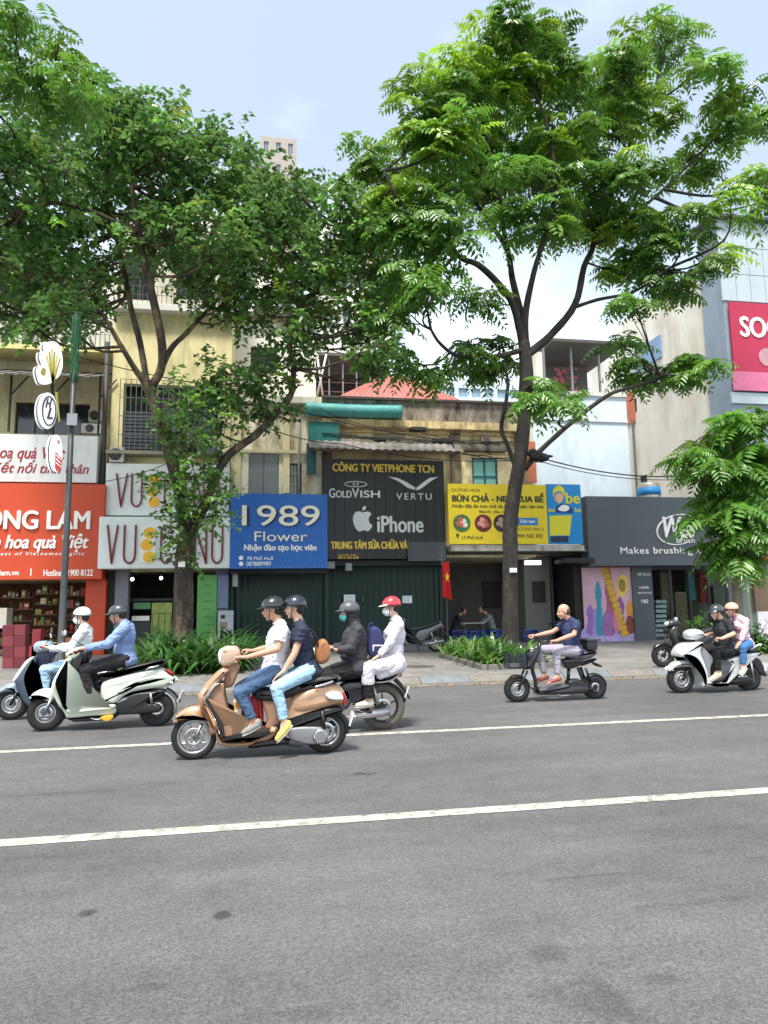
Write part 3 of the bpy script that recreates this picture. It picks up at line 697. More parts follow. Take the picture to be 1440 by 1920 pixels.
# corrugated canopy
K = thing('corrugated_canopy', 'grey corrugated sheet canopy jutting out above the black sign', 'canopy')
x0, x1 = onY(580, 835, FY-.8).x, onY(852, 835, FY-.8).x; zf, zbk = Zs(842, 700, FY-.9), Zs(822, 700, FY)
n = 72; top = []; 
for i in range(n+1):
    x = x0+(x1-x0)*i/n; h = .022*math.sin(i*math.pi/2); top.append((x, h))
mb = MB(); vs = [(x, FY-.9, zf+h) for x, h in top]+[(x, FY, zbk+h) for x, h in top]+[(x, FY-.9, zf+h-.012) for x, h in top]+[(x, FY, zbk+h-.012) for x, h in top]
N = n+1; fs = []
for i in range(n): fs += [(i, i+1, N+i+1, N+i), (2*N+i, 3*N+i, 3*N+i+1, 2*N+i+1), (i, 2*N+i, 2*N+i+1, i+1)]
mb.add(vs, fs); mb.build('corrugated_sheet', mat('sheet_grey', '9a9890', .6, .3, var=.25, vscale=3, dirt='5b5348', dscale=2, damt=.6), K)
for k in range(5):
    x = x0+.1+(x1-x0-.2)*k/4; MB().tube([(x, FY-.85, zf-.03), (x, FY+.03, zbk-.45)], .02, 6).build('bracket', wood_d, K)
BX('beam', x0, x1, FY-.88, FY-.82, zf-.09, zf-.035, mat('old_wood', '5a4a3a', .8, var=.3), K)
settle(K)
# teal tarpaulin roll
x0, x1 = onY(572, 768, FY-.3).x, onY(753, 768, FY-.3).x; zc = Zs(769, 660, FY-.3); mb = MB(); pts = []; rs = []
for k in range(25):
    x = x0+(x1-x0)*k/24; pts.append((x, FY-.3, zc-.03*math.sin(math.pi*k/24))); rs.append(.225+.004*math.sin(k*1.1))
mb.tube(pts, rs, 16)
o = mb.build('tarpaulin_roll', mat('teal_tarp', '4f9c98', .5, var=.1, vscale=3, bump=.4, bscale=10, dirt='2d6a68', damt=.4)); tag(o, 'rolled teal tarpaulin lying along the parapet above the canopy', 'tarpaulin')
# ---------- blue 1989 sign
blue = mat('blue_board', '1560b4', .5, var=.05, vscale=3, dirt='154a8c', dscale=1, damt=.35)
S = signboard('shop_sign', 'blue flower shop sign with large white number', (432, 926, 614, 1066), FY-.8, .45, blue)
Y = FY-.8; sh = mat('letter_shadow_navy', '0d2c58', .6)
cream_l = mat('cream_letter', 'ece6d2', .5)
ptext('1989', (459, 951, 601, 987), Y-.001, sh, S, bold=.015, depth=.03, name='lettering_backing'); ptext('1989', (454, 948, 599, 986), Y-.03, cream_l, S, bold=.008, depth=.04)
ptext('Flower', (477, 997, 576, 1015), Y, cream_l, S, bold=.0, depth=.03)
ptext('Nhận đào tạo học viên', (458, 1020, 593, 1035), Y, wl_, S, bold=.03, depth=.01)
ptext('78 Phố Huế', (463, 1042, 512, 1050), Y, wl_, S, bold=.01, depth=.006)
ptext('0878889989', (462, 1053, 508, 1061), Y, wl_, S, bold=.01, depth=.006)
for y in (1046, 1057):
    p = onY(452, y, Y); MB().tube([(p.x, Y-.001, p.z), (p.x, Y-.012, p.z)], .07, 14).build('round_icon', wl_, S)
mb = MB()
for k in range(26):
    x = RX(432, 926, 614, 1066, Y); mb.ell((x[0]+(x[1]-x[0])*(k+.5)/26, Y-.01, x[2]+.03), .012, nu=6, nv=4)
mb.build('bulb_row', mat('bulb', 'c9d6e6', .3), S)
settle(S)
# ---------- black phone sign
blk = mat('black_board', '0d0e11', .45, var=.15, vscale=2, dirt='1d1f25', dscale=1.5, damt=.4)
S = thing('shop_sign', 'tall black phone repair sign with gold and silver lettering', 'sign')
Y = FY-.55
X0, X1, Z0, Z1 = RX(608, 862, 834, 1048, Y); npl = 12
for k in range(npl):
    a = X0+(X1-X0)*k/npl; b = X0+(X1-X0)*(k+1)/npl
    zlow = Z0 if b < onY(775, 1000, Y).x else Z0+.1
    BX('plank', a+.004, b-.004, Y, Y+.05, zlow, Z1, blk, S, bevel=.004)
BX('backing', X0, X1, Y+.055, Y+.4, Z0+.1, Z1-.02, black, S)
gold = mat('gold_letter', 'd9b63c', .45); silver = mat('silver_letter', 'c6c8c8', .4)
ptext('CÔNG TY VIETPHONE TCN', (624, 867, 813, 885), Y, gold, S, bold=.035, depth=.01)
ptext('G', (617, 916, 628, 933), Y, silver, S, bold=.02, depth=.01); ptext('OLD', (630, 920, 659, 933), Y, silver, S, bold=.03, depth=.01)
ptext('V', (660, 916, 673, 933), Y, silver, S, bold=.02, depth=.01); ptext('ISH', (676, 920, 712, 933), Y, silver, S, bold=.03, depth=.01)
p = onY(667, 908, Y); mb = MB(); mb.tube([(p.x+.37*math.cos(a), Y-.012, p.z+.09*math.sin(a)) for a in np.linspace(0, 2*math.pi, 33)], .014, 5, cap=False); mb.build('oval_emblem', silver, S)
ptext('v.v', (661, 905, 673, 911), Y, silver, S, depth=.01)
ptext('VERTU', (743, 925, 809, 937), Y, silver, S, bold=.01, space=1.3, depth=.01)
# winged V emblem
def shape(name, pts, Y, m, S, depth=.015):
    q = [onY(x, y, Y) for x, y in pts]; MB().prism([(a.x, Y-.001, a.z) for a in q], (0, -1, 0), depth).build(name, m, S)
shape('wing', [(728, 894), (745, 896), (762, 904), (778, 914), (779, 919), (765, 915), (748, 903)], Y, silver, S)
shape('wing', [(822, 894), (806, 896), (794, 904), (781, 914), (780, 920), (790, 916), (808, 902)], Y, silver, S)
# fruit emblem
q = smooth_closed([(681, 961), (674, 959), (666, 961), (662, 969), (662, 978), (666, 989), (672, 996), (677, 996), (682, 994), (688, 996), (693, 994), (698, 986), (693, 981), (691, 974), (693, 968), (696, 964), (690, 959)], 3)
shape('fruit_emblem', q, Y, silver, S); shape('fruit_leaf', smooth_closed([(680, 957), (680, 951), (685, 949), (686, 952), (684, 956)], 3), Y, silver, S)
ptext('iPhone', (708, 968, 793, 998), Y, silver, S, bold=.03, depth=.012)
ptext('TRUNG TÂM SỬA CHỮA VÀ', (621, 1011, 764, 1029), Y, gold, S, bold=.04, depth=.01)
ptext('78 PHỐ HUẾ', (634, 1038, 667, 1042), Y, gold, S, bold=.02, depth=.005); ptext('0912 345 678', (634, 1043, 672, 1048), Y, gold, S, bold=.02, depth=.005)
settle(S)
o = fbox('cover_board', (765, 1016, 836, 1052), FY-.62, .04, mat('grey_cover', '4b4d52', .7, var=.25, vscale=3)); tag(o, 'grey board covering the lower right corner of the black sign', 'board')
# debris strip under signs
o = fbox('sign_beam', (432, 1067, 612, 1075), FY-.55, .3, mat('beam_dark', '2c2e30', .8, var=.2)); tag(o, 'dark beam carrying the blue sign from below', 'beam')
o = fbox('sign_beam', (625, 1050, 838, 1060), FY-.3, .3, mat('beam_dark', '2c2e30', .8)); tag(o, 'dark beam under the black sign above the shutter', 'beam')
# ---------- yellow restaurant sign
yel = mat('yellow_board', 'e3c81c', .5, var=.05, vscale=2, dirt='c9a818', dscale=1.5, damt=.35)
S = signboard('shop_sign', 'yellow restaurant signboard with round dish photos behind the right trunk', (841, 908, 1026, 1020), FY-.85, .12, yel)
Y = FY-.85; dk = mat('dark_green_letter', '2c3a24', .6); bl = mat('blue_button', '2b7bbd', .5)
ptext('QUỲNH HOA', (846, 914, 900, 923), Y, dk, S, bold=.0, depth=.006)
ptext('BÚN CHẢ - NEM CUA BỂ', (848, 923, 1019, 941), Y, dk, S, bold=.035, depth=.01)
ptext('Nhận đặt ăn bún chả vỉa hè, đặt tiệc tận nhà', (848, 946, 1019, 954), Y, dk, S, bold=.02, depth=.005)
ptext('Bánh đa nem', (899, 957, 960, 962), Y, dk, S, bold=.01, depth=.005)
ptext('17 Phố Huế', (867, 1003, 905, 1011), Y, dk, S, bold=.01, depth=.005)
ptext('0904 562 303', (965, 1001, 1017, 1008), Y, dk, S, bold=.01, depth=.005); ptext('HOTLINE: 0904 56', (968, 989, 1020, 995), Y, mat('grey_letter', '8d8a3c', .6), S, bold=.01, depth=.005)
c = RX(968, 971, 1008, 985, Y); BX('button_plate', c[0], c[1], Y-.012, Y-.001, c[2], c[3], bl, S); ptext('Đặt bàn', (975, 974, 1003, 982), Y-.013, wl_, S, bold=.02, depth=.004)
dish = [('ded8c8', '4a7a34'), ('b0604a', '6b2a20'), ('7e5a4a', '463024'), ('c8a05a', '5c4028')]
for k, x in enumerate((866, 906, 941, 973)):
    if k == 3: continue
    p = onY(x, 981, Y); r = .30
    d_ = MB().tube([(p.x, Y-.001, p.z), (p.x, Y-.01, p.z)], r, 24).build('dish_photo', mat('dish_rim%d' % k, ['3f6b3a', '6a241c', '3c2a22', '5a4028'][k], .6, var=.5, vscale=9), S)
    for q in range(7):
        an = q*2.4; rr = .17*math.sqrt(q/7); MB().tube([(p.x+rr*math.cos(an), Y-.011, p.z+rr*math.sin(an)*.8), (p.x+rr*math.cos(an), Y-.014-.001*q, p.z+rr*math.sin(an)*.8)], .085, 9).build('food_print', mat('food%d%d' % (k, q % 2), dish[k][0] if q % 2 else ['c45a40', 'd9958a', 'a88a7a', '888888'][k], .6, var=.3, vscale=15), d_)
p = onY(858, 1005, Y); MB().prism([(p.x-.05, Y-.001, p.z+.03), (p.x, Y-.001, p.z-.1), (p.x+.05, Y-.001, p.z+.03), (p.x+.03, Y-.001, p.z+.08), (p.x-.03, Y-.001, p.z+.08)], (0, -1, 0), .006).build('map_pin', dk, S)
settle(S)
S = signboard('shop_sign', 'blue and yellow delivery banner with a helmeted rider beside the yellow sign', (1027, 908, 1091, 1020), FY-.85, .1, mat('sky_blue_board', '0f86c8', .5, var=.05, vscale=2))
sy = mat('banner_yellow', 'd9cf2c', .5); skin_p = mat('print_skin', 'dfb08c', .6)
shape('printed_panel', [(1030, 967), (1072, 966), (1068, 1004), (1031, 1004)], Y, sy, S, .006)
shape('printed_panel', [(1032, 1006), (1066, 1005), (1065, 1017), (1033, 1017)], Y, mat('print_navy', '1e2a42', .6), S, .006)
shape('printed_jacket', [(1041, 961), (1043, 950), (1052, 945), (1064, 946), (1073, 953), (1075, 962)], Y, mat('print_blue_dark', '1c3c6c', .6), S, .008)
shape('printed_face', smooth_closed([(1040, 930), (1041, 938), (1048, 944), (1055, 938), (1056, 928), (1048, 924)], 2), Y, skin_p, S, .010)
shape('printed_helmet', smooth_closed([(1037, 932), (1037, 918), (1048, 910), (1058, 918), (1058, 932), (1055, 924), (1048, 921), (1040, 924)], 2), Y, sy, S, .012)
shape('printed_hand', smooth_closed([(1046, 956), (1052, 948), (1062, 947), (1068, 953), (1060, 959)], 2), Y, wl_, S, .012)
ptext('be', (1061, 924, 1086, 944), Y, sy, S, bold=.04, depth=.012)
ptext('beFood', (1028, 953, 1040, 960), Y, sy, S, bold=.03, depth=.004); ptext('be', (1078, 952, 1089, 960), Y, sy, S, bold=.03, depth=.004)
settle(S)
o = fbox('canopy_edge', (846, 1022, 1096, 1033), FY-.8, .8, mat('canopy_white', 'b9b6ac', .7, var=.2, vscale=4, dirt='6a6458', dscale=3, damt=.6)); tag(o, 'dirty white canopy edge under the yellow signboard', 'canopy')
o = fbox('round_awning', (1060, 1046, 1116, 1056), FY-1.0, .9, black, bevel=.04); tag(o, 'small dark awning between restaurant and brush shop', 'awning')
# ---------- E: pale blue wall
E_ = thing('pale_house', 'pale blue rendered wall of a house above the blue banner', 'building')
pb = mat('pale_blue_render', 'd3dfe9', .85, var=.05, vscale=1.2, dirt='9ca4aa', dscale=.9, damt=.45)
YE = FY+2.5; X0, X1 = onY(1002, 850, YE).x, onY(1180, 850, YE).x
BX('wall', X0, X1, YE, YE+7, PZ, Zs(742, 1080, YE), pb, E_)
BX('wall_ledge', X0-.02, X1, YE-.06, YE-.002, Zs(790, 1080, YE), Zs(787, 1080, YE), pb, E_)
BX('parapet', X0-.05, X1, YE-.08, YE+.1, Zs(742, 1080, YE)+.002, Zs(735, 1080, YE), white_p, E_)
x0, x1 = onY(1022, 700, YE+1).x, onY(1132, 700, YE+1).x; z0, z1 = Zs(742, 1080, YE+1), Zs(664, 1080, YE+1)
BX('terrace_roof', x0-.2, x1+.4, YE-.3, YE+4, z1, z1+.12, mat('roof_sheet_dark', '55504c', .7, var=.2), E_)
for px in (1024, 1076, 1128):
    X = onY(px, 700, YE).x; BX('post', X-.04, X+.04, YE+.15, YE+.23, Zs(735, 1080, YE), z1-.002, metal_g, E_)
BX('terrace_wall', x0, x1, YE+2.5, YE+2.7, Zs(735, 1080, YE), z1-.002, mat('terrace_grey', '6f6a64', .8, var=.2), E_)
mb = MB()
for k in range(40): mb.ell((random.uniform(x0+.2, x0+1.2), YE+.5, Zs(735, 1080, YE)+random.uniform(.1, 1.2)), random.uniform(.04, .1), nu=6, nv=4)
mb.build('flower_bush', mat('pink_flower', 'a85a66', .8), E_)
c = RX(1006, 660, 1022, 735, YE+.6); BX('chimney_block', c[0], c[1], YE+.6, YE+1.6, Zs(735, 1080, YE), c[3], white_p, E_)
settle(E_)
# ---------- red roof, loft, far buildings
Rf = thing('red_roof_building', 'low building with a red metal hipped roof behind the parapet', 'building')
YR = FY+5; x0, x1 = onY(625, 745, YR).x, onY(880, 745, YR).x; ze, za_ = Zs(752, 740, YR), Zs(702, 735, YR+2)
xm = onY(738, 720, YR+2).x
redm = mat('red_sheet_roof', 'b0675c', .55, var=.08, vscale=1, dirt='8a3a32', damt=.35)
mb = MB(); a, b, c_, d = (x0, YR, ze), (x1, YR, ze), (x1, YR+6, ze), (x0, YR+6, ze); t1, t2 = (xm-.2, YR+3, za_+.35), (xm+.5, YR+3, za_+.35)
mb.add([a, b, c_, d, t1, t2], [(0, 1, 5, 4), (1, 2, 5), (2, 3, 4, 5), (3, 0, 4), (3, 2, 1, 0)]); mb.build('roof', redm, Rf)
mb = MB()
for k in range(22):   # standing seams
    f = (k+.5)/22; xx = x0+(x1-x0)*f; tx = xm-.2+.7*f; mb.tube([(xx, YR-.01, ze+.005), (tx, YR+3, za_+.355)], .012, 4)
mb.build('seam', redm, Rf)
BX('wall', x0+.3, x1-.3, YR+.3, YR+5.7, PZ, ze-.003, cream_w, Rf); settle(Rf)
Lf = thing('loft_building', 'dark open rooftop loft with steel posts behind the red roof', 'building')
YL = FY+9; x0, x1 = onY(590, 700, YL).x, onY(722, 700, YL).x; z0, z1 = Zs(760, 650, YL), Zs(672, 650, YL)
BX('wall', x0, x1, YL, YL+6, PZ, z0, white_p, Lf); BX('back_wall', x0, x1, YL+3, YL+3.2, z0, z1-.002, mat('loft_dark', '3b3530', .8, var=.2), Lf)
BX('roof', x0-.3, x1+.2, YL-.3, YL+5, z1, z1+.15, mat('roof_sheet_dark', '55504c', .7), Lf)
for k in range(6):
    X = x0+(x1-x0-.1)*k/5; BX('post', X, X+.07, YL+.05, YL+.12, z0, z1-.002, metal_g, Lf)
mb = MB()
for k in range(5): z = z0+(z1-z0)*(k+.5)/5; mb.tube([(x0, YL+.2, z), (x1, YL+.2, z)], .03, 5)
mb.build('rail', mat('rail_brown', '5a4438', .6), Lf)
MB().tube([(onY(592, 700, YL-.4).x, YL-.4, z0), (onY(612, 700, YL-.4).x, YL-.4, z1)], .05, 6).build('pole', white_p, Lf); MB().tube([(onY(606, 700, YL-.4).x, YL-.5, z0), (onY(594, 700, YL-.4).x, YL-.5, z1)], .05, 6).build('pole', white_p, Lf)
settle(Lf)
def far_block(label, px, Y, depth, m, wins, name='far_building', wm=None):
    t = thing(name, label, 'building'); X0, X1, Z0, Z1 = RX(*px, Y)
    hs = []
    nx, nz, mg = wins
    for i in range(nx):
        for j in range(nz):
            a = X0+(X1-X0)*(i+.5-mg/2)/nx; b = X0+(X1-X0)*(i+.5+mg/2)/nx; c = Z0+(Z1-Z0)*(j+.3)/nz; d = Z0+(Z1-Z0)*(j+.78)/nz; hs.append((a, b, c, d))
    wall_holes(X0, X1, -.02, Z1, hs, Y, .25).build('wall', m, t)
    for h in hs: window(t, h, Y, mat('far_frame', '9aa0a4', .6), 2, 1, wm or mat('far_glass', '5f7078', .2), .06)
    BX('block', X0, X1, Y+.3, Y+depth, -.02, Z1+.2, m, t)
    settle(t); return t
far_block('pale blue office block far behind the red roof', (832, 722, 1000, 756), FY+24, 10, mat('far_blue_white', 'bcc9d2', .7), (7, 1, .7), wm=mat('far_glass_blue', '7d9cb4', .2))
far_block('tall brownish tower peeking over the left tree', (486, 258, 556, 640), FY+45, 10, mat('far_brown', 'a39a92', .85, var=.1), (3, 9, .4))
far_block('white house behind the crown of the left tree', (600, 420, 700, 640), FY+14, 8, mat('far_white', 'd5d2ca', .85, var=.05, dirt='a29c90', damt=.4), (3, 3, .45))
far_block('pale apartment block glimpsed between the two tree crowns', (250, 400, 520, 600), FY+18, 8, mat('far_white2', 'cfccc4', .85, var=.05, dirt='9a9488', damt=.4), (6, 3, .45))
# ---------- F: tall beige side wall and H: glazed tower at far right
F = thing('corner_building', 'tall beige building with stained blind side wall at the right', 'building')
XF = onY(1330, 700, FY+.4).x; YB = FY+10.0
zF = Zs(520, 1330, FY+.4)
bm_ = mat('beige_stained', 'e6e1d5', .88, var=.07, vscale=1, dirt='aea08a', dscale=.5, damt=.5)
mb = MB(); mb.prism([(XF, FY+.4, PZ), (XF, FY+.4, zF), (XF, FY+5.2, zF+.9), (XF, YB, zF-.6), (XF, YB, PZ)], (1, 0, 0), 12); mb.build('side_wall', bm_, F)
for px, py, py2 in ((1169, 752, 770), (1180, 897, 910)):
    Yw = (FY+.4)*831/(px-499); p = onY(px, (py+py2)/2, Yw); BX('vent_window', XF-.02, XF+.3, Yw-.25, Yw+.25, p.z-.3, p.z+.3, black, F); BX('vent_frame', XF-.05, XF-.021, Yw-.33, Yw+.33, p.z+.3, p.z+.36, white_p, F)
Yw = (FY+.4)*831/(1156-499); p = onY(1156, 762, Yw); BX('red_patch', XF-.05, XF-.003, Yw-.7, Yw+.5, p.z-.9, p.z+.6, mat('salmon_render', 'c9775a'), F)
mb = MB(); mb.tube([(XF-.06, (FY+.4)*831/(1167-499), PZ), (XF-.06, (FY+.4)*831/(1167-499), Zs(775, 1167, 28))], .05, 6); mb.build('drain_pipe', mat('pipe_dark', '3a3a3a'), F)
mb = MB(); mb.box(XF-.08, XF-.005, FY+3.4, FY+5.6, zF-2.2, zF-1.2); mb.build('blue_window', mat('blue_window', '7f9cc0', .3), F)
settle(F)
H = thing('clad_tower', 'white metal clad building with a red poster at far right', 'building')
YH = FY-.9; x0 = onY(1367, 700, YH).x; x1 = x0+9
zc = [Zs(y, 1400, YH) for y in (416, 566, 737, 757)]
wm_ = mat('white_cladding', 'b4c0c5', .45, .1, var=.05, vscale=2, dirt='98a2a6', dscale=1, damt=.4); gs = mat('blue_grey_side', '8f9cab', .7, var=.05, dirt='79838f', damt=.4)
BX('core', x0+.04, x1, YH+.05, FY+.38, zc[2]-3, zc[0]-.02, gs, H)
for r_ in range(3):
    for q in range(7):
        a = x0+q*.62; z0 = zc[1]+(zc[0]-zc[1])*r_/3; BX('cladding_panel', a, a+.6, YH, YH+.045, z0+.015, z0+(zc[0]-zc[1])/3-.01, wm_, H)
nf = 12
for q in range(nf): 
    yy = YH+.06+q*.075; BX('side_slat', x0, x0+.038, yy, yy+.06, zc[1]+(zc[0]-zc[1])*.35, zc[0]-.5, mat('side_slat', '8e9599', .5), H) 
BX('roof', x0-.35, x1, YH-.25, FY+.5, zc[0], zc[0]+.1, mat('roof_edge_dark', '4a4e52', .6), H)
BX('band', x0, x1, YH-.05, YH+.045, zc[3], zc[2], wm_, H); 
gl = mat('teal_curtain_glass', '7fa9ab', .15, spec=.8, var=.08, vscale=.6)
for r_ in range(3):
    for q in range(5):
        a = onY(1384, 850, YH+.3).x+q*1.15; zt_, zb_ = Zs(760, 1400, YH), Zs(1045, 1400, YH); z0 = zb_+(zt_-zb_)*r_/3
        BX('glass_panel', a, a+1.1, YH+.3, YH+.34, z0+.02, z0+(zt_-zb_)/3-.02, gl, H)
BX('lower_core', onY(1384, 850, YH+.3).x-.02, x1, YH+.36, FY+.39, Zs(1055, 1400, YH), zc[2]-3.003, mat('mullion_dark', '3c484c', .6), H)
BX('side_core', x0+.04, x1, FY+.2, FY+.39, PZ, Zs(1055, 1400, YH), gs, H)
settle(H)
S = thing('shop_sign', 'large red poster sign with white lettering high on the clad building', 'sign')
X0, X1, Z0, Z1 = RX(1374, 572, 1560, 735, YH-.12); 
BX('panel', X0, X1, YH-.12, YH-.05, Z0, Z1, mat('crimson_board', 'b02448', .5, var=.08, vscale=.6), S)
ptext('SOC', (1388, 596, 1462, 633), YH-.12, wl_, S, bold=.03, depth=.03)
c = RX(1374, 700, 1560, 735, YH-.13); BX('lower_band', c[0]+.01, c[1], YH-.13, YH-.121, c[2], c[3], mat('pink_band', 'cf6d92', .5, var=.1), S)
p = onY(1438, 670, YH-.12); MB().tube([(p.x, YH-.122, p.z), (p.x, YH-.14, p.z)], .35, 24).build('round_print', mat('print_grey', 'b98a94', .6, var=.3, vscale=6), S)
settle(S)
# ---------- brush shop
W = thing('brush_shop', 'single storey grey brush shop with glass door at the right', 'building')
x0, x1 = onY(1100, 1130, FY-.2).x, onY(1412, 1130, FY-.2).x; zt = Zs(1062, 1250, FY-.2)
sg = mat('slate_grey_board', '50565d', .55, var=.04, vscale=1.5)
YW = FY-.1
BX('poster_wall', x0-.05, onY(1190, 1130, YW).x, YW+.05, YW+.3, PZ, zt, sg, W)
c = RX(1188, 1062, 1226, 1206, YW-.06); BX('pillar', c[0], c[1], YW-.06, YW+.3, PZ, zt, mat('pillar_slate', '454b53', .5), W)
c2 = RX(1226, 1062, 1370, 1206, YW)
fr = mat('door_frame_dark', '2e3236', .4, .5)
gls = bpy.data.materials.new('clear_glass'); gls.use_nodes = True; g_ = gls.node_tree.nodes['Principled BSDF']; g_.inputs['Transmission Weight'].default_value = 1; g_.inputs['Roughness'].default_value = .02; g_.inputs['IOR'].default_value = 1.05; g_.inputs['Base Color'].default_value = (.85, .95, .93, 1)
for k in range(4):
    a = c2[0]+(c2[1]-c2[0])*k/4; b = c2[0]+(c2[1]-c2[0])*(k+1)/4
    mb = MB(); t = .04
    mb.box(a+.003, b-.003, YW+.1, YW+.15, PZ, PZ+.12); mb.box(a+.003, b-.003, YW+.1, YW+.15, zt-.1, zt); mb.box(a+.003, a+t, YW+.102, YW+.148, PZ+.12, zt-.1); mb.box(b-t, b-.003, YW+.102, YW+.148, PZ+.12, zt-.1)
    d_ = mb.build('door' if k in (1, 2) else 'shop_window', fr, W); BX('pane', a+t+.002, b-t-.002, YW+.12, YW+.13, PZ+.121, zt-.101, gls, d_)
BX('floor', x0, x1, FY+.15, FY+5, PZ+.002, PZ+.03, mat('shop_floor', '8c8880', .4), W)
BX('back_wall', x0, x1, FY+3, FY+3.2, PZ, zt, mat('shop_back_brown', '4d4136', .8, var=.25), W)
BX('side_wall', x1-.25, x1, YW+.05, FY+3, PZ, zt, mat('grey_pier', '7c7b85'), W)
BX('roof', x0, x1, YW+.31, FY+5, zt+.002, zt+.25, moss, W)
c = RX(1368, 1060, 1400, 1206, YW-.1); BX('pillar', c[0], c[1], YW-.1, YW+.04, PZ, zt, mat('grey_stone_pillar', '77797c', .7, var=.1), W)
for k, (px, col) in enumerate((((1240, 1072, 1262, 1150), '6b5a42'), ((1290, 1075, 1303, 1125), '3f8f94'), ((1312, 1070, 1328, 1130), 'a03e38'), ((1268, 1110, 1290, 1190), '7a6a50'), ((1335, 1100, 1360, 1190), '504840'))):
    c = RX(*px, FY+1.2); BX('display_stand', c[0], c[1], FY+1.2, FY+1.35, c[2], c[3], mat('stand%d' % k, col, .7, var=.4, vscale=8), W, bevel=.02)
for k in range(9):
    c = RX(1230, 1125+k*9, 1250, 1131+k*9, FY+.5); BX('shelf_goods', c[0], c[1], FY+.5, FY+.8, c[2], c[3], mat('goods_grey', 'a9b2b6', .6, var=.3, vscale=12), W)
settle(W)
S = signboard('shop_sign', 'dark slate brush shop sign with white script logo in a ring', (1102, 932, 1410, 1060), FY-.75, .6, sg)
Y = FY-.75
ptext('Wet', (1243, 970, 1300, 1008), Y, wl_, S, bold=.025, shear=.25, depth=.05); ptext('brush', (1268, 1008, 1302, 1018), Y, wl_, S, bold=.0, depth=.02)
p = onY(1272, 993, Y); mb = MB(); mb.tube([(p.x+.85*math.cos(a), Y-.02, p.z+.53*math.sin(a)+.1*math.cos(a)) for a in np.linspace(.6, 5.2, 40)], [.012+.022*math.sin(math.pi*k/39) for k in range(40)], 6); mb.build('ring_swoosh', wl_, S)
ptext('Makes brushing a joy', (1163, 1026, 1345, 1042), Y, wl_, S, bold=.012, space=1.1, depth=.03)
settle(S)
# poster of colourful brushes
S = thing('wall_poster', 'large pink poster of colourful hair brushes on the brush shop wall', 'poster')
YP = YW-.0; X0, X1, Z0, Z1 = RX(1094, 1064, 1189, 1203, YP)
BX('panel', X0, X1, YP, YP+.04, Z0, Z1, mat('poster_pink', 'c99fae', .5, var=.12, vscale=1.5), S)
U = lambda u, v: (X0+(X1-X0)*u, YP-.001, Z0+(Z1-Z0)*v)
def psh(pts, col, d, nm):
    P = smooth_closed(pts, 3); MB().prism([U(a, b) for a, b in P], (0, -1, 0), d).build('printed_'+nm, mat('poster_'+nm+col, col, .5, var=.25, vscale=5), S)
psh([(0, 0), (1, 0), (1, .14), (.7, .2), (.4, .17), (0, .2)], 'a898cc', .002, 'floor')
for cx_, w_2, hh_, col in ((.12, .09, .5, '8a63b0'), (.3, .08, .82, '2f8aa8'), (.5, .09, .86, 'a84c80'), (.24, .1, .45, '9a7fc0'), (.72, .09, .6, '7a4a90'), (.9, .09, .55, 'cf8a2c')):
    psh([(cx_-w_2, .12), (cx_+w_2, .12), (cx_+w_2*.6, hh_*.6), (cx_+w_2*.9, hh_*.8), (cx_, hh_), (cx_-w_2*.8, hh_*.8), (cx_-w_2*.5, hh_*.6)], col, .004+.002*cx_, 'brush')
psh([(.42, 1), (.55, 1), (.6, .75), (.68, .5), (.78, .25), (.86, .08), (.7, .08), (.62, .25), (.52, .5), (.46, .75)], '8a6a20', .009, 'braid')
for k in range(12):
    t = k/11; psh([(.44+.32*t-.05, .98-.86*t), (.44+.32*t+.07, 1-.86*t), (.44+.32*t+.09, .94-.86*t), (.44+.32*t-.02, .92-.86*t)], 'c99a28', .011, 'strand')
psh([(.72, .62), (.8, .6), (.9, .72), (.88, .86), (.78, .9), (.7, .84), (.68, .72)], 'd8b83c', .010, 'paddle')
psh([(.73, .68), (.83, .68), (.85, .8), (.78, .84), (.72, .8)], '8f6f28', .012, 'bristles')
psh([(.35, .1), (.5, .1), (.55, .3), (.45, .42), (.36, .3)], '8e5f9e', .010, 'handle'); psh([(.58, .16), (.68, .14), (.7, .34), (.62, .42), (.57, .3)], 'c7788c', .010, 'handle'); psh([(.8, .12), (.97, .12), (.97, .3), (.85, .33)], '7a2e2c', .010, 'handle')
settle(S)
# pillar lettering
S = thing('pillar_lettering', 'small white lettering on the slate pillar beside the pink poster', 'lettering')
Yp = YW-.062
for s_, y0, y1, x0_, x1_ in (('WET BRUSH', 1074, 1080, 1195, 1219), ('HAIR', 1099, 1104, 1199, 1217), ('BRUSHES', 1110, 1113, 1196, 1222), ('1983', 1124, 1131, 1202, 1215)):
    ptext(s_, (x0_, y0, x1_, y1), Yp, wl_, S, bold=.01, depth=.004)
settle(S)
# water tank on brush shop roof
Tk = thing('water_tank', 'round steel and blue water tank on the roof of the brush shop', 'water tank')
p = onY(1217, 925, FY+1); zb_ = Zs(1062, 1250, FY-.2)+.26; ztp = Zs(906, 1217, FY+1)
mb = MB(); mb.tube([(p.x, FY+1, zb_+1.2), (p.x, FY+1, ztp-.1), (p.x, FY+1, ztp), (p.x, FY+1, ztp+.03)], [.42, .42, .36, .1], 24); mb.build('tank', mat('steel_tank', 'b4ab9c', .35, .6, var=.1), Tk)
mb = MB(); mb.tube([(p.x, FY+1, ztp-.5), (p.x, FY+1, ztp-.2)], .428, 24); mb.build('blue_band', mat('tank_blue', '2f8fd0', .5), Tk)
for a in range(4): an = a*math.pi/2+.8; MB().tube([(p.x+.34*math.cos(an), FY+1+.34*math.sin(an), zb_), (p.x+.34*math.cos(an), FY+1+.34*math.sin(an), zb_+1.2)], .03, 6).build('leg', metal_g, Tk)
settle(Tk)
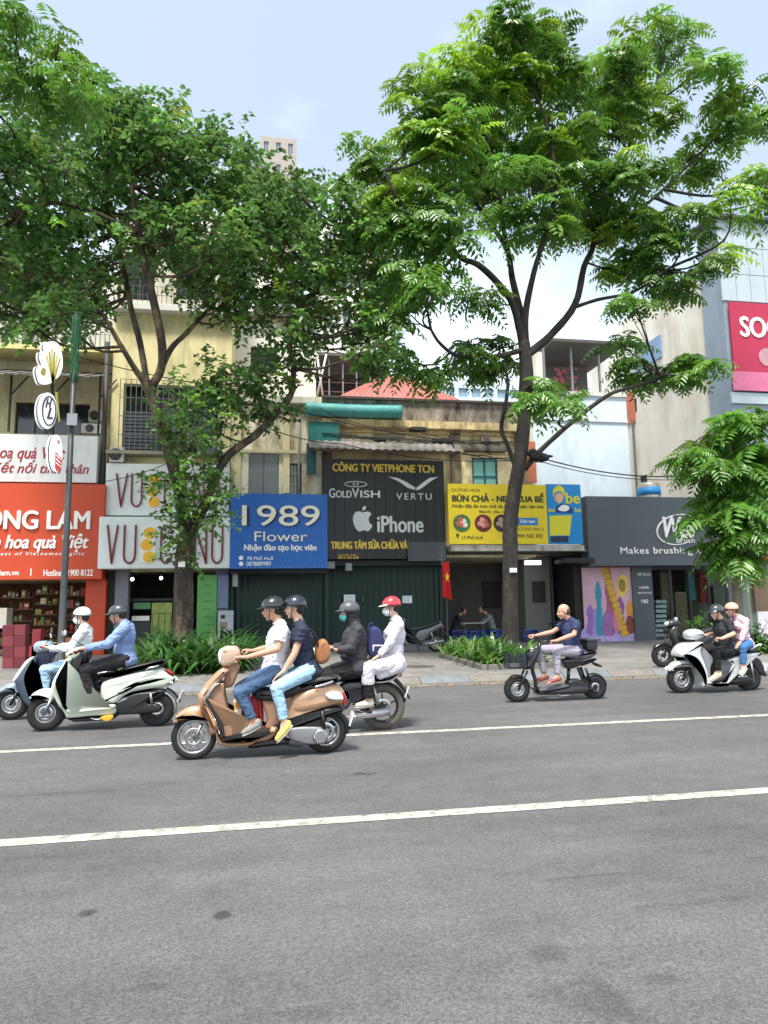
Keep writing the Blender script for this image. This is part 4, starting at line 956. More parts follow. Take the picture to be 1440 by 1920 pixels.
# far right: brown shop front and white poster
o = fbox('brown_board', (1414, 1052, 1560, 1146), FY-.9, .1, mat('brown_board', '6e5a48', .6, var=.1)); tag(o, 'brown board of the shop front at the right edge', 'board')
o = fbox('white_poster', (1424, 1146, 1500, 1225), FY-1.6, .06, mat('poster_lilac', 'd9d5df', .6, var=.04)); tag(o, 'white standing poster at the right edge of the picture', 'poster')
o = fbox('red_board', (1434, 1030, 1560, 1050), FY-1.0, .1, mat('red_board', 'b32b30', .6)); tag(o, 'narrow red board above the brown board at the right edge', 'board')
o = fbox('column_block', (1403, 1040, 1422, 1200), FY-.5, .3, mat('pale_green_column', 'aebcae', .7)); tag(o, 'pale green column left of the brown board', 'column')
# ---------- wires
cab = mat('cable_black', '1c1c1e', .6)
def wire(label, pts, r=.014, sag=.25):
    P = [onY(*q) for q in pts]; out = []
    for a, b in zip(P[:-1], P[1:]):
        for k in range(12):
            t = k/12; v = a.lerp(b, t); v.z -= sag*4*t*(1-t); out.append(v)
    out.append(P[-1]); o = MB().tube(out, r, 5).build('cable', cab); tag(o, label, 'cable')
wire('upper black cable crossing the yellow house and the left tree', [(-60, 600, 20.5), (430, 728, 20.5), (860, 828, 21.8)], .016)
wire('black cable running from the cream house to the ochre house', [(430, 768, 21), (640, 832, 21.6), (980, 862, 21.6)], .016)
wire('lower black cable along the stained parapet', [(600, 765, 21.4), (760, 800, 21.4), (990, 832, 21.4)], .012)
wire('black cable running right from the tree across the pale wall', [(985, 850, 18), (1290, 892, 20), (1500, 900, 21)], .02)
wire('thin cable below the one crossing the pale wall', [(985, 857, 18), (1290, 898, 20.2), (1500, 910, 21)], .014)
wire('thin cable slanting down over the upper white signboard', [(180, 905, 20), (330, 862, 20), (470, 820, 20.5)], .012, .1)
# ================================================================ people and vehicles: generators
class V:
    """local frame of a vehicle: origin on the ground between its wheels, x to the rear, y away from the street camera, z up"""
    def __init__(s, cx, cy, yaw=0, z0=0.0, off=(0, 0), zoom=1.0):
        s.o = onZ(cx, cy, z0); s.yaw = R(yaw); s.d = Vector((math.cos(s.yaw), math.sin(s.yaw), 0)); s.n = Vector((-s.d.y, s.d.x, 0)); s.off = off; s.zoom = zoom
    def P(s, x, y):
        x = s.off[0]+x/s.zoom; y = s.off[1]+y/s.zoom
        r = ray(x, y); t = (s.o-CAM).dot(s.n)/r.dot(s.n); q = CAM+r*t-s.o
        return (q.dot(s.d), q.z)
    def O(s, pts): return [s.P(*p) for p in pts]
    def L(s, a, b): return abs(s.P(*a)[0]-s.P(*b)[0])
    def root(s, name, label, cat, group=None, dy=0): 
        return thing(name, label, cat, tuple(s.o), s.yaw, group)
def remeshed(mb, name, m, parent, vox=.008, smooth=6, wrinkle=0, wscale=14, ratio=.5):
    me = mb.mesh(); o = bpy.data.objects.new('tmp', me); COL.objects.link(o)
    r = o.modifiers.new('r', 'REMESH'); r.mode = 'VOXEL'; r.voxel_size = vox
    s = o.modifiers.new('s', 'SMOOTH'); s.factor = .5; s.iterations = smooth
    dg = bpy.context.evaluated_depsgraph_get(); dg.update()
    me2 = bpy.data.meshes.new_from_object(o.evaluated_get(dg)); bpy.data.objects.remove(o)
    if wrinkle:
        n = len(me2.vertices); co = np.empty(n*3); me2.vertices.foreach_get('co', co); co = co.reshape(-1, 3)
        no = np.empty(n*3); me2.vertex_normals.foreach_get('vector', no); no = no.reshape(-1, 3)
        d = np.array([mnoise.fractal(Vector((c[0]*wscale, c[1]*wscale*.6, c[2]*wscale*1.3)), .7, 2.0, 3) for c in co])
        d = -np.abs(d)*1.4+.5
        co += no*(d*wrinkle)[:, None]; me2.vertices.foreach_set('co', co.ravel())
    if ratio < 1:
        o = bpy.data.objects.new('tmp', me2); COL.objects.link(o); q = o.modifiers.new('d', 'DECIMATE'); q.ratio = ratio
        dg = bpy.context.evaluated_depsgraph_get(); dg.update(); me3 = bpy.data.meshes.new_from_object(o.evaluated_get(dg)); bpy.data.objects.remove(o); me2 = me3
    me2.polygons.foreach_set('use_smooth', [True]*len(me2.polygons)); me2.materials.clear(); me2.name = name
    return link(name, me2, parent, None, m)
def V3(p, y): return Vector((p[0], y, p[1]))
skin_m = mat('skin', 'c4957a', .55, var=.06, vscale=9); skin_l = mat('skin_light', 'd2a78e', .55, var=.05, vscale=9)
hair_m = mat('black_hair', '1b1715', .5)
def hand(mb, w, g, side, mode, k=1.0):
    """palm and five fingers; w wrist, g centre of the grip; side -1 near, +1 far"""
    w = Vector(w); g = Vector(g); f = (g-w); f.y *= .3; L = f.length
    f = f.normalized() if L > 1e-4 else Vector((-1, 0, 0))
    if mode == 'grip':
        for dy in (-.024, 0, .024): mb.rcone(w+Vector((0, dy*.6, 0)), g+Vector((.012, dy, .022)), .022*k, .017*k, 8)
        for q, dy in enumerate((-.034, -.012, .011, .033)):
            rr = .031-.002*abs(q-1.4); pts = [g+Vector((.012, dy, .026)), g+Vector((-rr*.75, dy, .022)), g+Vector((-rr, dy, -.006)), g+Vector((-rr*.4, dy, -.028)), g+Vector((.004, dy, -.026))]
            for a, b in zip(pts[:-1], pts[1:]): mb.rcone(a, b, .0092, .0085, 8)
        t = -side; mb.rcone(w*.5+g*.5+Vector((0, t*.02, 0)), g+Vector((.012, t*.05, -.012)), .013, .010, 8); mb.rcone(g+Vector((.012, t*.05, -.012)), g+Vector((-.018, t*.048, -.024)), .010, .008, 8)
    else:
        up_ = Vector((0, 0, 1)); kn = w+f*.085
        for dy in (-.024, 0, .024): mb.rcone(w+Vector((0, dy*.5, 0)), kn+Vector((0, dy, 0)), .02*k, .014*k, 8)
        for q, dy in enumerate((-.034, -.012, .011, .033)):
            l_ = (.062, .074, .07, .052)[q]; a = kn+Vector((0, dy, 0)); b = a+f*l_*.5+Vector((0, dy*.1, -.006)); c = b+f*l_*.5+Vector((0, 0, -.016))
            mb.rcone(a, b, .0092, .0086, 8); mb.rcone(b, c, .0086, .0075, 8)
        t = -side; a = w+f*.03+Vector((0, t*.028, 0)); b = a+f*.035+Vector((0, t*.02, -.006)); mb.rcone(a, b, .0125, .010, 8); mb.rcone(b, b+f*.028, .010, .008, 8)
def person(v, label, J, skin=None, top=None, legs=None, shoe=None, sleeve=.55, helmet=None, visor=True, mask=None, hair='short', male=True, fat=1.0, s=1.0,
           hands='grip', tunic=False, long_coat=0, vox=.008, yaw_head=0, group=None, hood=None, far=None, hip_w=.088, knee_w=(.17, .17), foot_w=(.13, .13), arm_w=.29, collar=None, shoe_open=False, ankle_r=.05, y0=0.0, pilot=None):
    """J: pixel joints of the near side in the crop of v; far: overrides for the far side"""
    skin = skin or skin_m; t = v.root('person', label, 'person', group)
    q = {k: v.P(*p) for k, p in J.items()}; qf = dict(q); qf.update({k: v.P(*p) for k, p in (far or {}).items()})
    S_ = s; mbb = MB(); hip = V3(q['hip'], 0); sh = V3(q['sh'], 0); neck = V3(q['neck'], 0); hd = V3(q['head'], 0)
    sp = (sh-hip); ax = sp.normalized(); fwd = Vector((-ax.z, 0, ax.x))
    if fwd.x > 0: fwd = -fwd
    Mt = Matrix(((fwd.x, 0, ax.x), (0, 1, 0), (fwd.z, 0, ax.z)))      # columns: forward, side, up of the torso
    belly = hip.lerp(sh, .33)+fwd*.02; chest = hip.lerp(sh, .68)+fwd*.012; bend = -fwd*.0
    shw = (.185 if male else .155)*S_
    def torso(mb, g, low=True):
        mb.ell(hip+ax*.01, ((.128+g)*S_*fat, (.150+g)*S_*fat, (.115+g)*S_), Mt)
        mb.ell(belly, ((.112+g)*S_*fat, (.132+g)*S_*fat, (.15+g)*S_), Mt)
        mb.ell(chest, ((.118+g)*S_*(fat*.5+.5), (.152+g)*S_, (.175+g)*S_), Mt)
        if not male:
            for s_ in (-1, 1): mb.ell(chest+fwd*.075*S_+Vector((0, s_*.06*S_, 0))+ax*.02, (.05+g, .055+g, .055+g), Mt)
        for s_ in (-1, 1):
            mb.rcone(sh-ax*.045+Vector((0, s_*.06, 0)), sh-ax*.03+Vector((0, s_*shw, 0)), (.062+g)*S_, (.056+g)*S_)
            mb.rcone(sh.lerp(neck, .45)+Vector((0, s_*.03, 0)), sh-ax*.02+Vector((0, s_*shw*.8, 0)), .04+g, .045+g)
    torso(mbb, 0)
    hdir = (hd-neck).normalized(); mbb.rcone(sh-ax*.02, hd-hdir*.03, .058*S_, .052*S_)
    arms = []; legs_ = []
    for s_, Q in ((-1, q), (1, qf)):
        a = sh-ax*.03+Vector((0, s_*shw, 0)); e = V3(Q['elbow'], s_*(shw+arm_w)/1.9); w = V3(Q['wrist'], s_*arm_w); g = V3(Q['hand'], s_*arm_w)
        mbb.rcone(a, e, .047*S_, .038*S_); mbb.rcone(e, e.lerp(w, .35), .037*S_, .038*S_); mbb.rcone(e.lerp(w, .35), w, .038*S_, .024*S_); hand(mbb, w, g, s_, hands if isinstance(hands, str) else hands[0 if s_ < 0 else 1])
        arms.append((a, e, w))
        h_ = hip+Vector((0, s_*hip_w, 0)); kn = V3(Q['knee'], s_*knee_w[0 if s_ < 0 else 1]); an = V3(Q['ankle'], s_*foot_w[0 if s_ < 0 else 1]); toe = V3(Q['toe'], s_*(foot_w[0 if s_ < 0 else 1]+.01))
        mbb.rcone(h_, kn, .082*S_*fat, .052*S_); mbb.rcone(kn, kn.lerp(an, .3), .051*S_, .053*S_); mbb.rcone(kn.lerp(an, .3), an, .053*S_, .036*S_)
        heel = an+(an-kn).normalized()*.05+Vector((.025, 0, 0)); mbb.rcone(an, heel, .037*S_, .034*S_); mbb.rcone(heel, toe-(toe-heel).normalized()*.03, .032*S_, .022*S_); mbb.rcone(an, heel.lerp(toe, .55), .034*S_, .026*S_)
        if shoe_open:
            for k in range(5): mbb.rcone(heel.lerp(toe, .75)+Vector((0, (k-2)*.016, 0)), toe+Vector((0, (k-2)*.016, 0))+Vector((.004*k, 0, 0)), .012, .010 if k else .013, 6)
        legs_.append((h_, kn, an, heel, toe))
    # head
    ha = yaw_head; cz, sz = math.cos(R(ha)), math.sin(R(ha)); hz_ = (hd-neck).normalized(); hz_ = (hz_*.4+Vector((0, 0, 1))).normalized()
    hx = Vector((-1, 0, 0)); hx = (hx-hz_*hx.dot(hz_)).normalized(); hy = hz_.cross(hx)
    hx2 = hx*cz+hy*sz; hy2 = hz_.cross(hx2); MH = Matrix(((hx2.x, hy2.x, hz_.x), (hx2.y, hy2.y, hz_.y), (hx2.z, hy2.z, hz_.z)))
    H = lambda f, l, u: hd+MH @ (Vector((f, l, u))*S_)
    E = lambda mb, c, r: mb.ell(H(*c), tuple(x*S_ for x in r), MH, 16, 11)
    E(mbb, (-.012, 0, .035), (.096, .076, .088)); E(mbb, (.035, 0, -.03), (.056, .056, .083)); E(mbb, (.022, 0, -.055), (.055, .05, .052)); E(mbb, (.062, 0, -.098), (.024, .026, .02))
    for l in (-1, 1):
        E(mbb, (-.004, l*.077, -.005), (.02, .012, .033)); E(mbb, (.074, l*.03, .026), (.018, .024, .012)); E(mbb, (.062, l*.036, -.03), (.026, .024, .024))
    mbb.rcone(H(.09, 0, .008), H(.112, 0, -.028), .009, .0135); mbb.rcone(H(.098, -.012, -.032), H(.098, .012, -.032), .009, .009)
    E(mbb, (.093, 0, -.058), (.012, .024, .006)); E(mbb, (.091, 0, -.069), (.012, .021, .007))
    if male and not helmet: pass
    body = remeshed(mbb, 'body', skin, t, vox, 5, ratio=.5)
    em = mat('eye_white', 'd8d4ce', .3); im = mat('iris_dark', '1a1210', .2)
    if mask != 'full':
        for l in (-1, 1):
            e_ = MB().ell(H(.078, l*.031, .006), .0125*S_, nu=8, nv=6).build('eye', em, t); MB().ell(H(.088, l*.032, .006), .006, nu=6, nv=5).build('iris', im, e_)
            MB().tube([H(.091, l*.014, .026), H(.091, l*.032, .031), H(.078, l*.050, .026)], [.003, .0045, .002], 5).build('eyebrow', hair_m, t)
        if not mask: MB().tube([H(.105, -.018, -.0635), H(.1075, 0, -.063), H(.105, .018, -.0635)], [.002, .004, .002], 5).build('lips', mat('lip', '9a5a4c', .5), t)
    # hair
    if hair == 'short':
        mh = MB(); E(mh, (-.03, 0, .035), (.088, .083, .088)); E(mh, (-.05, 0, -.03), (.055, .07, .06)); remeshed(mh, 'hair', hair_m, t, .009, 2, .004, 40)
    elif hair == 'balding':
        mh = MB(); E(mh, (-.045, 0, .005), (.07, .0815, .06)); E(mh, (-.055, 0, -.03), (.05, .07, .05)); remeshed(mh, 'hair', mat('grey_hair', '4b4038', .6), t, .009, 2, .003, 40)
    elif hair == 'tail':
        mh = MB(); E(mh, (-.03, 0, .035), (.09, .084, .09)); mh.rcone(H(-.08, 0, -.04), H(-.10, 0, -.16), .035, .02); remeshed(mh, 'hair', hair_m, t, .009, 2, .004, 40)
    # clothes
    if top is not None:
        mt = MB(); torso(mt, .018); g = .016 if male else .013
        if collar is not None or True: mt.rcone(sh-ax*.04, sh.lerp(neck, .55), .075*S_, .068*S_, flatb=True)
        for a, e, w in arms:
            if sleeve <= 1: mt.rcone(a, a.lerp(e, sleeve), (.06+g*.8)*S_, (.056+g)*S_, flatb=True)
            else:
                mt.rcone(a, e, (.056+g)*S_, (.048+g)*S_); mt.rcone(e, e.lerp(w, sleeve-1), (.046+g)*S_, (.034+g*.6)*S_, flatb=True)
        # loose hem around the hips
        mt.ell(hip-ax*.02-fwd*.01, ((.14+.012)*S_*fat, .172*S_*fat, .10*S_), Mt)
        if tunic:
            for (h_, kn, an, heel, toe) in legs_:
                mt.rcone(h_+Vector((0, 0, .02)), kn+Vector((.0, 0, .015)), .125*S_, .085*S_); mt.rcone(kn+Vector((0, 0, .01)), kn.lerp(an, .48), .085*S_, .085*S_, flatb=True)
            mt.rcone(hip+Vector((0, -.05, 0)), hip.lerp(V3(q['knee'], 0), .8), .14*S_, .10*S_)
            mt.rcone(hip+Vector((.0, -.12, -.02)), hip.lerp(V3(q['knee'], -.17), .55)+Vector((0, -.03, -.10)), .10*S_, .06*S_)
        cc = sh.lerp(neck, .5); MB().tube([tuple(cc+Matrix(Mt) @ Vector((.068*S_*math.cos(a_)+.006, .066*S_*math.sin(a_), -.012*math.cos(a_)))) for a_ in np.linspace(0, 2*math.pi, 21)], .011, 6, cap=False).build('collar', top, t)
        remeshed(mt, 'dress' if tunic else 'shirt', top, t, vox*1.05, 4, .012*S_ if not tunic else .008, 11 if not tunic else 7, ratio=.5)
    if legs is not None:
        ml = MB(); ml.ell(hip-ax*.01, (.132*S_*fat, .163*S_*fat, .115*S_), Mt)
        for (h_, kn, an, heel, toe) in legs_:
            ml.rcone(h_, kn, .098*S_*fat, .070*S_); end = kn.lerp(an, .93)
            ml.rcone(kn, end, .068*S_, ankle_r*S_, flatb=True)
        remeshed(ml, 'trousers', legs, t, vox*1.05, 4, .010*S_, 9, ratio=.5)
    if shoe is not None:
        for (h_, kn, an, heel, toe) in legs_:
            f = (toe-heel).normalized(); ms = MB(); ms.rcone(heel+Vector((0, 0, -.002)), heel.lerp(toe, .6), .043*S_, .040*S_); ms.rcone(heel.lerp(toe, .6), toe-f*.03, .040*S_, .030*S_)
            if not shoe_open: ms.rcone(heel+Vector((0, 0, .02)), heel.lerp(toe, .35)+Vector((0, 0, .012)), .041*S_, .036*S_)
            so = remeshed(ms, 'shoe', shoe, t, .008, 3, ratio=.5)
            dn = Vector((f.z, 0, -f.x)); 
            if dn.z > 0: dn = -dn
            MB().tube([heel+dn*.036-f*.035, heel+dn*.036, heel.lerp(toe, .5)+dn*.034, toe+dn*.026-f*.02, toe+dn*.022+f*.01], [.018, .030, .032, .028, .01], 10, flat=.45).build('sole', mat('sole_pale', 'b9b2a2', .7), so)
    if helmet is not None:
        mb = MB(); nu, nv = 28, 10; vs = []; fs = []
        for lay, gr in ((0, 1.0), (1, .88)):
            for j in range(nv+1):
                for i in range(nu):
                    ph = 2*math.pi*i/nu; c = math.cos(ph); lim = R(86+26*(1-c)/2+6*math.sin(ph)**2)
                    th = lim*j/nv
                    vs.append(H(-.012+.128*gr*math.sin(th)*math.cos(ph), .105*gr*math.sin(th)*math.sin(ph), .035+.107*gr*math.cos(th)))
        K = (nv+1)*nu
        for j in range(nv):
            for i in range(nu):
                a, b, c, d = j*nu+i, j*nu+(i+1) % nu, (j+1)*nu+(i+1) % nu, (j+1)*nu+i
                fs += [(a, b, c, d), (K+d, K+c, K+b, K+a)]
        for i in range(nu): fs.append((nv*nu+i, nv*nu+(i+1) % nu, K+nv*nu+(i+1) % nu, K+nv*nu+i))
        mb.add(vs, fs, True); hm = mb.build('helmet', helmet, t)
        if visor:
            mb = MB(); n = 10; vs = []
            for k in range(n+1):
                ph = R(-62+124*k/n); vs.append(H(-.012+.124*math.cos(ph), .103*math.sin(ph), .045)); 
            for k in range(n+1):
                ph = R(-62+124*k/n); ex = .055*max(0, math.cos(ph))**.7; vs.append(H(-.012+(.126+ex)*math.cos(ph*.9), .106*math.sin(ph), .03))
            vs += [v_-hz_*.006 for v_ in vs]; m_ = 2*(n+1)
            fs = []
            for k in range(n): fs += [(k, k+1, n+2+k, n+1+k), (m_+k+1, m_+k, m_+n+1+k, m_+n+2+k), (n+1+k, n+2+k, m_+n+2+k, m_+n+1+k)]
            mb.add(vs, fs, True); mb.build('visor', pilot or helmet, hm)
        mb = MB(); mb.tube([H(.03, .098, .01), H(.045, .075, -.06), H(.055, .03, -.125), H(.055, -.03, -.125), H(.045, -.075, -.06), H(.03, -.098, .01)], .0055, 5)
        mb.tube([H(-.06, -.095, .0), H(.0, -.09, -.035), H(.045, -.073, -.06)], .005, 5); mb.build('chin_strap', black, hm)
        mb = MB(); mb.tube([H(-.012+.129*math.cos(a)*1.0, .106*math.sin(a), .035-.107*math.sin(R(26*(1-math.cos(a))/2+6*math.sin(a)**2-4))) for a in np.linspace(0, 2*math.pi, 29)], .005, 5, cap=False); mb.build('rim_trim', black, hm)
    if mask:
        mm = MB(); col = pilot_mask if mask is True else mask
        mm.ell(H(.055, 0, -.055), (.062*S_, .064*S_, .058*S_), MH); mm.rcone(H(.075, 0, -.02), H(.098, 0, -.05), .03*S_, .03*S_)
        o = remeshed(mm, 'face_mask', col, t, .008, 3, ratio=.5)
        MB().tube([H(.04, -.062, -.03), H(-.005, -.082, -.005)], .0025, 4).build('ear_loop', col, o)
    if hood is not None:
        mo = MB(); mo.rcone(sh, hd-hz_*.06-hx2*.02, .085, .088); E(mo, (-.03, 0, -.02), (.10, .096, .10)); remeshed(mo, 'hood', hood, t, .01, 3, .006, 20, ratio=.5)
    return t
# ---------------------------------------------------------------- vehicle parts
tyre_m = mat('tyre', '1c1c1d', .85, bump=.3, bscale=120); tyre_d = mat('dusty_tyre', '5a544c', .9, var=.15, vscale=6)
alu = mat('aluminium', 'a9aaac', .35, .9); alu_d = mat('dark_alloy', '3a3b3e', .4, .8); chrome = mat('chrome', 'd0d2d4', .12, 1); plas = mat('black_plastic', '1b1c1e', .45, var=.1, vscale=20)
red_g = mat('red_lens', 'b0181c', .15, coat=1); clear_g = mat('lamp_lens', 'd9dde0', .08, coat=1, spec=.8); amber_g = mat('amber_lens', 'd9822a', .2); seat_m = mat('seat_vinyl', '1f2022', .5, bump=.15, bscale=150); rub = mat('rubber', '222223', .8)
def ringmesh(c, y, R_, w, h, n=40, m=10, sq=1.0):
    """torus with oval section: R_ outer radius, w half width, h radial half height"""
    vs = []; fs = []; rc = R_-h
    for i in range(n):
        a = 2*math.pi*i/n
        for j in range(m):
            b = 2*math.pi*j/m; cb, sb = math.cos(b), math.sin(b); cb = math.copysign(abs(cb)**sq, cb); sb = math.copysign(abs(sb)**sq, sb)
            r = rc+h*cb; vs.append((c[0]+r*math.cos(a), y+w*sb, c[1]+r*math.sin(a)))
    for i in range(n):
        for j in range(m): fs.append((i*m+j, i*m+(j+1) % m, ((i+1) % n)*m+(j+1) % m, ((i+1) % n)*m+j))
    return MB().add(vs, fs, True)
def wheel(t, c, R_, w=.05, spokes=5, rimm=None, tyre=None, prof=.055, disc_=True, spoke_w=.016, y=0, split=False):
    c = (c[0], R_) if c[1] is None else c; rimm = rimm or alu
    tw = ringmesh(c, y, R_, w, prof, 44, 12, .8).build('wheel', tyre or tyre_m, t)
    mt = MB()   # tread blocks
    for k in range(44):
        a = 2*math.pi*k/44
        for s_ in (-1, 1):
            cx, cz = c[0]+(R_-.001)*math.cos(a), c[1]+(R_-.001)*math.sin(a); M = Matrix.Translation((cx, y+s_*w*.45, cz)) @ Matrix.Rotation(-a, 4, 'Y'); mt.box(-.006, .003, -w*.28, w*.28, -.012, .012, M)
    mt.build('tread', tyre or tyre_m, tw, kind='stuff')
    rr = R_-prof*1.75+.006
    ringmesh(c, y, rr+.008, w*.92, .018, 40, 8, .6).build('rim', rimm, tw)
    ms = MB(); 
    for k in range(spokes):
        a0 = 2*math.pi*k/spokes+.35
        for d in ((-.12, .12) if split else (0,)):
            a = a0+d; p0 = Vector((c[0]+.03*math.cos(a0), y, c[1]+.03*math.sin(a0))); p1 = Vector((c[0]+(rr-.004)*math.cos(a), y, c[1]+(rr-.004)*math.sin(a))); ms.rcone(p0, p1, spoke_w, spoke_w*.7, 8)
    ms.build('spokes', rimm, tw, kind='stuff')
    MB().tube([(c[0], y-.055, c[1]), (c[0], y+.055, c[1])], .036, 16).build('hub', rimm, tw)
    MB().tube([(c[0], y-.075, c[1]), (c[0], y+.075, c[1])], .012, 8).build('axle', alu_d, tw)
    if disc_:
        d_ = ringmesh(c, y-.045, min(.1, rr*.75), .003, .02, 32, 6, .5); d_.build('brake_disc', chrome, tw)
    return tw
def pf(v, t, name, pts, w, m, r=.03, wf=None, y0=0, sub=3, kind=None):
    return puff(v.O(pts), w, r, y0, wf, sub).build(name, m, t, kind=kind)
def tb(v, t, name, pts, ys, rad, m, n=8, smooth_=True):
    ys = ys if isinstance(ys, (list, tuple)) else [ys]*len(pts)
    P = [tuple(V3(v.P(*p), y)) for p, y in zip(pts, ys)]
    if smooth_ and len(P) > 2 and not isinstance(rad, list): P = smooth_open(P, 4)
    return MB().tube(P, rad, n).build(name, m, t)
def plate(v, t, p, txt, y=0):
    c = V3(v.P(*p), y); mb = MB(); mb.box(-.006, .006, -.095, .095, -.07, .07, Matrix.Translation(c) @ Matrix.Rotation(R(20), 4, 'Y')); return mb.build('licence_plate', mat('plate_white2', 'd8d8d4', .5), t)
def arc_px(v, c, Rm, a0, a1, n=10):
    return [(c[0]+Rm*math.cos(R(a)), c[1]+Rm*math.sin(R(a))) for a in np.linspace(a0, a1, n)]
def fender(t, c, Rm, a0, a1, w, m, name='rear_fender', th=.008):
    """curved mudguard round a wheel, angles in the x-z plane"""
    n = 14; vs = []; fs = []; mm = 5
    for lay in (0, 1):
        for k in range(n+1):
            a = R(a0+(a1-a0)*k/n)
            for j in range(mm+1):
                b = (j/mm-.5)*2; r = Rm-.03*b*b-lay*th; vs.append((c[0]+r*math.cos(a), b*w, c[1]+r*math.sin(a)))
    K = (n+1)*(mm+1)
    for k in range(n):
        for j in range(mm):
            a = k*(mm+1)+j; fs += [(a, a+1, a+mm+2, a+mm+1), (K+a+mm+1, K+a+mm+2, K+a+1, K+a)]
    for k in range(n):
        a = k*(mm+1); fs.append((a, a+mm+1, K+a+mm+1, K+a)); b = a+mm; fs.append((b, K+b, K+b+mm+1, b+mm+1))
    for a in (0, n*(mm+1)):
        for j in range(mm): fs.append((a+j, a+j+1, K+a+j+1, K+a+j))
    return MB().add(vs, fs, True).build(name, m, t)
def mirrors(v, t, p, top, side=(-1, 1), m=None):
    for s_ in side:
        a = V3(v.P(*p), s_*.2); b = V3(v.P(*top), s_*.3); st = MB().tube([a, a.lerp(b, .6)+Vector((.02, 0, 0)), b], .006, 6).build('mirror', plas, t)
        mb = MB(); mb.ell(b+Vector((0, 0, .03)), (.012, .06, .042), nu=14, nv=8); mb.build('mirror_head', m or plas, st)
def handlebar(v, t, p, half=.33, grip=.12, back=.03, z=0, m=None):
    c = V3(v.P(*p), 0); mb = MB(); mb.tube([c+Vector((back, -half, z)), c+Vector((0, -half*.5, 0)), c, c+Vector((0, half*.5, 0)), c+Vector((back, half, z))], .012, 8); h = mb.build('handlebar', alu_d, t)
    for s_ in (-1, 1):
        MB().tube([c+Vector((back, s_*half, z)), c+Vector((back*.6, s_*(half-grip), z*.6))], .018, 10).build('grip', rub, h)
        MB().tube([c+Vector((back-.06, s_*(half-.01), z+.005)), c+Vector((-.045, s_*(half-grip-.03), 0))], .007, 6).build('brake_lever', alu, h)
    return c
GB = 'motorbikes riding left along the road'
# ================================================================ beige scooter with two riders (nearest)
v = V(488.5, 1417, 0, off=(300, 1090), zoom=2.88)
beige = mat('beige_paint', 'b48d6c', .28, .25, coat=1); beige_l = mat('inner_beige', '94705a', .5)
t = v.root('motor_scooter', 'metallic beige retro scooter carrying two riders, nearest to the camera', 'scooter', GB)
fr_c = v.P(185, 853); R1 = .232; wheel(t, (fr_c[0], R1), R1, .05, 8, alu, spoke_w=.011, prof=.036)
rr_c = v.P(893, 805); R2 = .225; wheel(t, (rr_c[0], R2), R2, .055, 6, alu, prof=.045)
pf(v, t, 'front_fender', [(72, 752), (105, 705), (165, 672), (225, 668), (262, 700), (288, 760), (302, 825), (284, 800), (258, 768), (215, 750), (160, 744), (112, 750), (80, 760)], .085, beige, .05)
for s_ in (-1, 1): tb(v, t, 'fork', [(225, 770), (190, 850)], s_*.075, .018, alu)
pf(v, t, 'leg_shield', [(338, 464), (368, 468), (378, 480), (350, 508), (305, 560), (262, 625), (292, 690), (330, 772), (352, 832), (420, 838), (500, 830), (560, 800), (612, 768), (640, 790), (600, 842), (520, 862), (480, 880), (370, 884), (318, 872), (304, 825), (286, 745), (252, 682), (222, 660), (212, 612), (238, 562), (290, 502)], .19, beige, .05, lambda x, z: .72 if z < .30 else (1.0 if z < .75 else .85))
pf(v, t, 'inner_panel', [(262, 628), (300, 565), (348, 542), (352, 600), (372, 700), (400, 815), (352, 828), (334, 775), (295, 690)], .155, beige_l, .02)
pf(v, t, 'side_strip', [(252, 630), (266, 618), (300, 680), (345, 760), (352, 822), (338, 818), (322, 768), (288, 692)], .193, plas, .01)
pf(v, t, 'chrome_strip', [(258, 604), (300, 548), (332, 540), (300, 566), (266, 618)], .192, chrome, .008)
pf(v, t, 'steering_column', [(345, 560), (360, 470), (385, 440), (432, 450), (420, 500), (395, 560), (370, 572)], .07, beige_l, .03)
pf(v, t, 'handlebar_cowl', [(316, 402), (332, 360), (382, 343), (420, 352), (438, 385), (425, 425), (390, 452), (350, 455), (322, 440)], .12, mat('cowl_pale', 'c2a48e', .3, .15, coat=.8), .05, lambda x, z: .75 if x < -.42 else 1)
pf(v, t, 'dashboard', [(372, 343), (402, 344), (432, 368), (436, 384), (405, 362)], .09, plas, .015)
pf(v, t, 'headlight', [(316, 385), (330, 362), (350, 372), (352, 410), (340, 440), (320, 432)], .085, clear_g, .03, y0=0)
handlebar(v, t, (425, 402), .32)
pf(v, t, 'floorboard', [(350, 818), (560, 790), (640, 750), (650, 762), (600, 800), (540, 826), (350, 836)], .155, rub, .008)
pf(v, t, 'under_seat', [(560, 620), (700, 600), (710, 700), (660, 760), (600, 812), (560, 806), (580, 740), (560, 680)], .12, beige_l, .04)
pf(v, t, 'rear_body', [(688, 655), (718, 612), (800, 572), (880, 548), (940, 545), (982, 575), (1002, 620), (1000, 655), (930, 670), (850, 688), (760, 706), (704, 716), (670, 760), (640, 740), (660, 690)], .155, beige, .07, lambda x, z: 1 if x < .5 else max(.5, 1-(x-.5)*1.2))
pf(v, t, 'engine_housing', [(700, 715), (860, 688), (960, 670), (985, 700), (900, 730), (870, 800), (760, 830), (690, 800), (640, 830), (610, 820), (660, 760)], .10, plas, .03)
pf(v, t, 'lower_skirt', [(480, 878), (600, 842), (690, 850), (680, 872), (560, 884), (500, 892)], .12, plas, .02)
pf(v, t, 'seat', [(500, 592), (560, 574), (640, 578), (700, 566), (760, 540), (830, 512), (920, 505), (968, 520), (952, 542), (870, 556), (790, 580), (720, 612), (640, 640), (560, 640), (508, 622)], .15, seat_m, .05, lambda x, z: 1.0 if x < .4 else .85)
